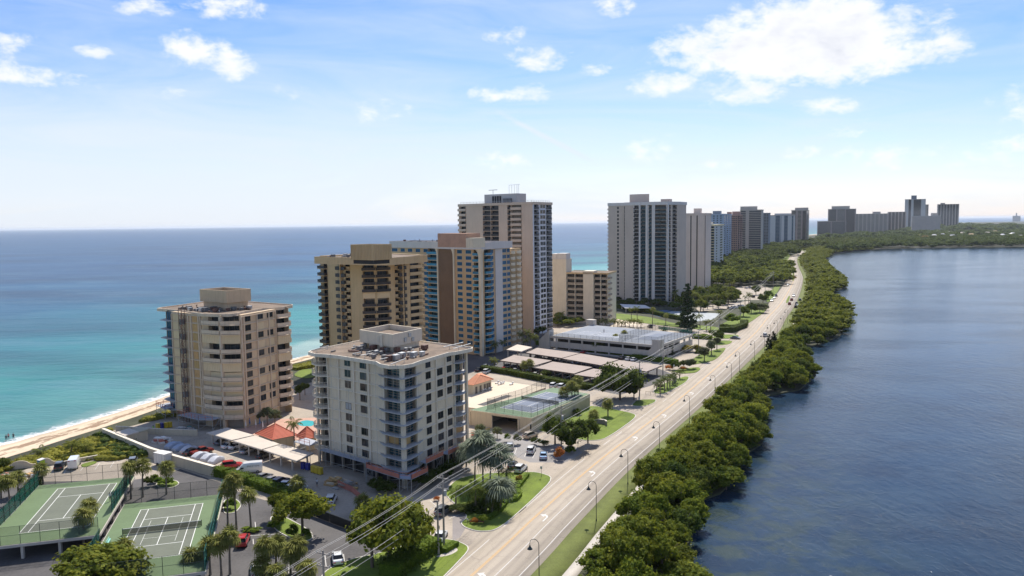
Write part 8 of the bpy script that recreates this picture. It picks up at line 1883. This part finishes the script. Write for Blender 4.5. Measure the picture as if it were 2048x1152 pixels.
for(x,y,yt,hw,k_,lb)in((1080,1040,850,85,'grey','large grey-green tree by the road, nearest'),(1170,960,770,80,'grey','large grey-green tree by the road, second'),(1240,900,730,60,'grey','large grey-green tree by the road, third'),(870,920,840,110,'gold','golden shrub bed beside the garage corner'),(980,930,840,70,'gold','golden shrub bed next to the grey-green trees'),(1010,990,880,50,'dark','dark shrub against the largest grey-green tree'),
    (1440,580,430,95,'shrub','broad bright green shrub by the far side hedge'),(1340,640,560,60,'dark','dark shrub at the end of the far side hedge'),(1580,470,330,70,'shrub','green shrub tree by the upper road edge, left'),(1680,430,290,75,'dark','dark shrub tree by the upper road edge, middle'),(1790,420,290,95,'grey','grey spreading tree at the upper road edge'),(1860,390,310,50,'grey','small grey tree at the upper road edge tip'),(1250,800,650,70,'dark','dark tree above the side drive'),(1080,740,690,50,'shrub','round shrub between two side drives'),(1170,700,640,40,'dark','small dark tree by the side drives'),(1740,190,70,70,'dark','dark tree at the far car park corner'),(1830,300,180,60,'dark','tree beside the shoulder cars'),(1900,250,130,60,'shrub','green tree above the shoulder cars')):
    tree_px('roadside_tree' if 'tree' in lb else 'shrub',*zc(x,y),zc(0,yt)[1],hw/6.4,k_,lb,cat='tree' if 'tree' in lb else 'shrub',trunk='tree' in lb)
tree_px('norfolk_pine',*zc(862,655),566,1,'pine','tall dark Norfolk pine beside the garage').scale=(1,1,1)
g=G(*zc(862,655));o_=[o for o in bpy.data.objects if o.name.startswith('norfolk_pine')][0];h_=ZH(g,566)
for ch in o_.children:
    if ch.name.startswith('crown'):ch.scale=(h_*0.85,h_*0.85,h_)
    else:ch.scale=(h_*0.25,h_*0.25,h_)
g=G(*zc(625,970));h_=ZH(g,zc(0,770)[1]);cn=empty('conifer',(g.x,g.y,0),'cone-shaped conifer at the corner of the white garage','tree');obj('crown',cr_get('pine',0),cn,sc=(h_*1.6,h_*1.6,h_));obj('trunk',cr_get('trunk',0),cn,sc=(h_*.3,h_*.3,h_*.8))
for i,(x,y,yt)in enumerate(((1905,950,690),(1960,930,650),(1985,900,680))):
    g=G(*zc(x,y));h_=ZH(g,zc(0,yt)[1]);cn=empty('casuarina_tree',(g.x,g.y,0),'feathery upright pine on the lagoon verge, %s of three'%('left','middle','right')[i],'tree','upright pines on the lagoon verge');obj('crown',cr_get('pine',i%3),cn,sc=(h_*.9,h_*.9,h_));obj('trunk',cr_get('trunk',0),cn,sc=(h_*.25,h_*.25,h_*.8))
# middle-distance garden trees between the grey glass tower and the road
mid=fill([tuple(G(*p))for p in((1335,612),(1360,596),(1420,588),(1470,588),(1475,604),(1440,618),(1400,624),(1350,622))],7.5);random.shuffle(mid)
for i,q in enumerate(mid):
    if i%3==0:palm(q.x,q.y,random.uniform(6,10),'coco','tall garden palm in the grove before the grey glass tower','palms in the grove before the grey glass tower',nfr=11)
    else:tree('garden_tree',q.x,q.y,random.uniform(5,8.5),random.uniform(3.2,4.6),'dark' if i%2 else 'mang','dark garden tree in the grove before the grey glass tower','trees in the grove before the grey glass tower')
for q in fill([tuple(G(*p))for p in((1400,572),(1412,566),(1470,566),(1500,572),(1455,575))],9):
    tree('garden_tree',q.x,q.y,random.uniform(6,10),random.uniform(3.5,5),'darkfar','dark garden tree before the pink-grey tower','trees before the pink-grey tower')
for q in fill([tuple(G(*p))for p in((1215,606),(1222,602),(1262,604),(1330,608),(1330,613),(1250,612),(1218,614))],6):
    tree('garden_tree',q.x,q.y,random.uniform(2.5,4.5),random.uniform(2.4,3.4),'dark','dark shrubbery tree at the foot of the grey glass tower','shrubbery at the foot of the grey glass tower')
# ---- palms
SB='sabal palms round the tennis courts'
for(fn,L)in((zz2,[((75,600),430,'sabal palm left of the farther court, second from the frame edge'),((140,530),400,'sabal palm left of the farther court, third from the frame edge'),((8,560),450,'sabal palm cut by the left frame edge'),((330,450),355,'thin palm at the far left corner of the farther court'),((1000,565),325,'sabal palm between the courts, left of the pair'),((1090,550),315,'sabal palm between the courts, right of the pair'),((1270,530),340,'sabal palm behind the nearer court'),((640,910),700,'left sabal palm of the pair between the courts'),((700,860),630,'right sabal palm of the pair between the courts'),
      ((1740,812),505,'slim sabal palm right of the nearer court, left of three'),((1805,800),440,'tallest slim sabal palm right of the nearer court'),((1915,800),545,'full-crowned sabal palm right of the slim pair'),((1480,1152),1015,'sabal palm in front of the nearer court, its crown over the fence'),((1605,1145),945,'sabal palm at the near right corner of the court, left of three'),((1690,1150),930,'sabal palm at the near right corner of the court, middle of three'),((1755,1140),870,'sabal palm in front of the red car'),((940,1130),955,'sabal palm rising behind the bottom sea grape')]),
     (zz3,[((180,1140),925,'sabal palm by the lower lot, leftmost of the clump of four'),((275,1100),930,'sabal palm by the lower lot, second of the clump'),((385,1135),990,'sabal palm by the lower lot, third of the clump'),((440,1120),935,'sabal palm by the lower lot, rightmost of the clump'),((160,1165),1065,'lowest sabal palm over the hidden white car'),((450,560),445,'short sabal palm in the shade by the white wagon'),((935,690),595,'short sabal palm above the big sea grape'),((505,1180),1120,'sabal crown at the bottom edge'),((290,1200),1140,'sabal crown at the bottom edge left of the other')]),
     (zm,[((1545,700),500,'slim sabal palm at the left of the group on the court deck'),((1640,700),410,'tall sabal palm in the middle of the group'),((1675,690),450,'sabal palm at the right of the group'),((1710,660),365,'sabal palm at the back of the group'),((1080,285),180,'round-headed palm left of the pair by the carports'),((1160,280),155,'round-headed palm right of the pair by the carports')]),
     (zg_:=(lambda x,y:(900+x/3.84,600+y/3.84)),[((1213,895),805,'single small palm on the big roadside lawn'),((1095,945),885,'small palm at the left of the big roadside lawn'),((1268,385),290,'small palm against the garage front, left'),((1335,365),265,'palm against the garage front, right'),((932,330),280,'little palm against the garage front, far left')])):
    for(b0,yc,lb)in L:palm_px(*fn(*b0),fn(0,yc)[1],'sabal',lb,SB if fn in(zz2,zz3)else None,scale=1.2)
for(x,y,yc,kd,lb,sc_)in((555,570,190,'bism','tall silver fan palm in the garden beside the white tower',1.25),(470,560,250,'bism','silver fan palm left of the tallest',1.1),(725,600,285,'bism','silver fan palm right of the tallest',1.1),(630,590,350,'bism','silver fan palm in the middle of the garden',1.0),(810,640,420,'queen','feather palm at the right of the garden',0.9),(740,850,640,'bism','low silver fan palm at the front of the garden',1.0),(480,850,610,'queen','dark feather palm at the left front of the garden',1.1),(590,870,630,'queen','dark feather palm in the middle front of the garden',1.1),(650,880,740,'queen','dark low feather palm by the winding hedge',1.0),(270,800,635,'queen','lone dark feather palm on the garden lawn',0.85),(560,740,560,'queen','dark feather palm behind the front pair',1.0),(380,440,260,'bism','silver fan palm against the white tower',0.9)):
    palm_px(*zr_(x,y),zr_(0,yc)[1],kd,lb,'palms in the garden beside the white tower',scale=sc_*1.3)
CO='coconut palms at the foot of the towers'
for(x,y,yc,lb)in((200,365,215,'coconut palm left of the grove by the ochre tower'),(262,375,195,'tallest coconut palm by the ochre tower'),(330,370,245,'coconut palm right of the grove by the ochre tower'),(235,385,275,'shorter coconut palm in front of the grove'),(285,350,240,'coconut palm at the back of the grove'),(30,400,290,'coconut palm at the left of the entrance canopy'),(-40,420,310,'coconut palm close under the ochre tower'),(540,150,60,'palm right of the rose-cream tower, left'),(575,140,30,'palm right of the rose-cream tower, right')):palm_px(*zf(x,y),zf(0,yc)[1],'coco',lb,CO)
palm_px(*zm(745,215),zm(0,110)[1],'coco','coconut palm above the long hedge near the clubhouse',CO)
palm_px(590,905,845,'coco','coconut palm between the red roof and the white tower',None)
palm_px(*zz2(545,235),zz2(0,150)[1],'coco','windblown coconut palm in the dune scrub',None);palm_px(*zb(520,450),zb(0,395)[1],'coco','small dark palm in the dune scrub',None);palm_px(*zb(1110,430),zb(0,330)[1],'coco','second windblown palm in the dune scrub',None)
palm_px(1419,852,836,'coco','coconut palm standing out of the mangroves',None,scale=1.1)
for i,(x,y,yc)in enumerate(((960,440,330),(1010,490,285),(1075,450,265),(1150,390,225),(1225,330,195),(1290,270,160),(1110,420,280),(1190,360,240))):palm_px(1180+x/7.2,720+y/7.2,720+yc/7.2,'queen','dark feather palm in the roadside strip, %s from the near end'%nm_[i],'palms in the roadside strip',scale=0.95)
tree_px('shrub',1322,778,768,10,'grey','low grey shrub at the near end of the palm strip',cat='shrub',trunk=False)
for i,x in enumerate(range(880,1320,36)):palm_px(*zf(x,150-4*math.sin(i)+(x-880)*0.02),zf(0,100+random.uniform(-8,12))[1],'coco','coconut palm in the row behind the garage roof','palm row behind the garage roof',nfr=12)
for(x,y,yc,lb)in((145,505,375,'palm on the far lawn, first from the left'),(220,512,360,'palm on the far lawn, second from the left'),(415,562,372,'tall slim palm on the far lawn'),(585,575,462,'small-headed palm on the far lawn'),(1105,650,520,'palm right of the Norfolk pine, third'),(1160,650,530,'palm right of the Norfolk pine, fourth'),(1025,622,455,'palm right of the Norfolk pine, second'),(980,600,470,'palm right of the Norfolk pine, first'),(1600,315,205,'palm in the far car park, left'),(1645,310,180,'palm in the far car park, middle'),(1665,300,190,'palm in the far car park, right'),(560,650,620,'tiny palm on the back lane'),(1280,500,400,'palm behind the side drives')):palm_px(*zc(x,y),zc(0,yc)[1],'sabal' if 'small' in lb or 'slim' in lb else 'coco',lb,'palms beyond the garage',nfr=14)
for q in((820,640),(850,610),(905,620),(760,600)):tree_px('shrub',*zc(*q),zc(0,q[1]-70)[1],8,'dark','dark bush round the foot of the Norfolk pine',group='bushes round the Norfolk pine',cat='shrub',trunk=False)
# small trees in front of the garage and by the towers
tree_px('garden_tree',*zf(915,405),zf(0,280)[1],14,'dark','bushy tree standing in the garage hedge')
for(x,y,yc,hw,lb)in((560,130,50,14,'tree right of the rose-cream tower'),(700,130,60,16,'broad tree in front of the low pale block'),(640,140,70,12,'tree between the two towers'),(395,250,150,9,'dark cypress at the foot of the rose-cream tower'),(350,260,170,8,'dark bush at the foot of the rose-cream tower'),(820,95,60,10,'small tree at the foot of the low pale block')):tree_px('garden_tree',*zf(x,y),zf(0,yc)[1],hw,'dark',lb)
for(x,y,yt,hw,lb)in((535,850,812,13,'silvery tree against the cream tower, left'),(550,852,820,12,'silvery tree against the cream tower, middle'),(520,845,822,10,'silvery tree against the cream tower, right'),(600,800,770,12,'dark tree between the two near towers'),(610,790,765,10,'palm-like bush between the two near towers')):tree_px('garden_tree',x,y,yt,hw,'grey' if x<560 else 'dark',lb)
for(x,y,yt,hw,k_,lb)in((1130,470,395,36,'dark','dark shrub on the left end of the upper lot island'),(1180,440,380,36,'mang','green shrub on the upper lot island'),(1290,460,400,44,'shrub','bright low hedge bush on the upper lot island'),(1225,462,400,44,'shrub','bright bush under the palm of the upper island'),(1765,640,560,40,'shrub','bright bush on the bed right of the nearer court'),(1720,640,590,24,'dark','dark bush in the bed right of the nearer court'),(20,330,250,50,'dark','dark bush at the left frame edge by the dunes')):tree_px('shrub',*zz2(x,y),zz2(0,yt)[1],hw/3.815,k_,lb,cat='shrub',trunk=False)
for(x,y,yt,hw,lb)in((290,790,700,48,'bright bush left of the round sea grape'),(250,800,740,34,'low bush at the tip of the island bed'),(400,880,760,50,'bright shrub under the round sea grape'),(510,870,790,46,'bright shrub at the right of the island bed'),(60,810,785,60,'low yellowish bush under the palm row'),(130,815,785,40,'low bush at the right of the palm row')):tree_px('shrub',*zz3(x,y),zz3(0,yt)[1],hw/3.815,'shrub',lb,cat='shrub',trunk=False)
# ---- hedges
H_=lambda*L:[tuple(G(*q))for q in L]
hedge(H_((432,950),(455,955),(500,970),(560,990),(600,1006),(640,1022)),2.6,2.0,'long clipped hedge from the wall end to the round sea grape',seed=2)
hedge(H_(zm(610,235),zm(900,280),zm(1300,360),zm(1600,420),zm(1850,455)),2.6,2.0,'long dark hedge between the pale deck and the carports',m=l_dark,seed=3)
hedge(H_(zf(345,322),zf(700,368),zf(1100,425),zf(1350,465),zf(1640,505)),2.6,2.0,'long bright hedge in front of the white garage',seed=4)
hedge(H_(zz3(1160,1150),zz3(1300,1040),zz3(1450,950)),4.6,2.3,'thick dark hedge between the big sea grape and the bottom lawn',m=l_hedge,seed=5,size=0.42,dens=14,rag=0.3)
hedge(H_((1442,664),(1462,664),(1487,655),(1490,648)),3.6,2.6,'dark clipped hedge curving at the side drive',m=l_dark,seed=6,dens=9)
hedge(H_((1222,614),(1290,624),(1330,634),(1362,640)),3,2.4,'dark hedge between the far lawn and the blue court',m=l_dark,seed=7,dens=8,size=0.4)
hedge(H_(zr_(620,945),zr_(720,870),zr_(780,800),zr_(800,760),zr_(900,745),zr_(940,700),zr_(910,640),zr_(930,600),zr_(1020,490)),1.1,0.9,'low winding hedge bordering the palm garden',seed=8,size=0.2)
hedge(H_(zz3(1560,975),zz3(1640,925)),1.6,1.0,'short clipped hedge at the foot of the utility poles',seed=9,size=0.22)
hedge(H_(zm(480,770),zm(690,815)),1.8,1.1,'low hedge along the left wall of the cream garage',m=l_dark,seed=10,size=0.22);hedge(H_(zm(1020,895),zm(1155,915)),1.6,0.9,'low hedge along the right wall of the cream garage',m=l_dark,seed=11,size=0.22)
hedge(H_(zc(945,745),zc(1160,760)),3,2.0,'bright hedge between the side drive and the small car park',seed=12,dens=8,size=0.35);hedge(H_((1195,650),(1290,656),(1340,664)),2,1.4,'low bush row behind the garage roof',m=l_dark,seed=13,dens=8,size=0.35)if False else None
hedge(H_((590,738),(640,728)),8,1.2,'scrubby yellow-green bank between the beach and the lawn',m=l_dune,seed=14,dens=5,size=0.5,name='scrub_bank',cat='shrubs')
hedge(H_(zz2(180,560),zz2(240,500),zz2(275,450)),2.6,1.6,'dark hedge left of the farther court',m=l_dark,seed=15)
# ---- dune scrub: one mass of low clumps nobody could count
rng=np.random.default_rng(5);random.seed(12)
def scrub(name,poly,sp,hr_,rr_,m,label,seed):
    cs,rs=[],[]
    for q in fill(poly,sp,0.5):r_=random.uniform(*rr_);cs.append((q.x,q.y,random.uniform(*hr_)));rs.append(r_)
    rg=np.random.default_rng(seed);Vq,Fq=leaves_np(rg,cs,rs,26,0.55,0.5,zflat=0.55,aspect=0.4);Vt,Ft=core_np(rg,cs,rs,0.85,0.5);o=np.array([cs[0][0],cs[0][1],0])
    ob=obj(name,merge(name,(Vq-o,Fq),(Vt-o,Ft),m),None,tuple(o));tag(ob,label,None,None,'stuff')
scrub('dune_scrub',PXR([(-60,948),(0,934),(60,916),(120,896),(200,871),(285,843),(335,825),(350,832),(300,842),(240,856),(208,866),(250,890),(300,912),(270,918),(225,921),(150,920),(100,930),(40,935),(0,945),(-60,960)]),1.5,(0.1,0.6),(1.1,1.9),l_dune,'yellow-green dune scrub between the beach and the parking lots',5)
scrub('dune_scrub',PXR([(210,868),(190,876),(205,900),(235,918),(306,914),(290,902)]),2.0,(0.6,1.0),(1.4,2.0),l_dark,'shrubs against the long cream wall, tower shadow in leaf colour',6)  # darker leaves put the tower's cast shadow into the scrub colour
scrub('flower_scrub',PXR([zr_(400,800),zr_(560,660),zr_(700,590),(1020,965),(1035,975),zr_(870,700),zr_(780,750),zr_(700,850),zr_(600,900),zr_(400,880)]),1.5,(0.2,0.5),(0.9,1.3),l_dark,'dark ground cover under the garden palms',7)
# road medians
for q,lb in(([(1571,606),(1577,592),(1581,592),(1576,606)],'grass median'),([(1584,562),(1586,540),(1589,540),(1588,562)],'planted median')):sheet('road_median',smooth_poly(PXR(q),2),0.16,m_lawn)
g=G(1587,552);tree('median_tree',g.x,g.y,6.5,3.2,'darkfar','small dark tree on the planted road median');g=G(1586,559);tree('median_tree',g.x,g.y,3.5,2.8,'gold','yellowish bush at the near end of the planted median',cat='shrub')

for i,(u_,w_)in enumerate(((2,3.5),(6,4),(10,4.2),(14,3.8),(17.5,4))):q=C2+dR*u_-dL*w_;tree('shrub',q.x,q.y,3.2,2.2,'dark','dark bush at the foot of the white tower, %s from the near corner'%nm_[i],'bushes along the right foot of the white tower',cat='shrub',trunk=False)
for i,(u_,w_)in enumerate(((1.5,4.6),(4.5,4.8))):q=C2+dL*u_-dR*w_;tree('shrub',q.x,q.y,2.6,2.0,'dark','dark bush under the pink scaffold deck, %s of two'%('right','left')[i],cat='shrub',trunk=False)
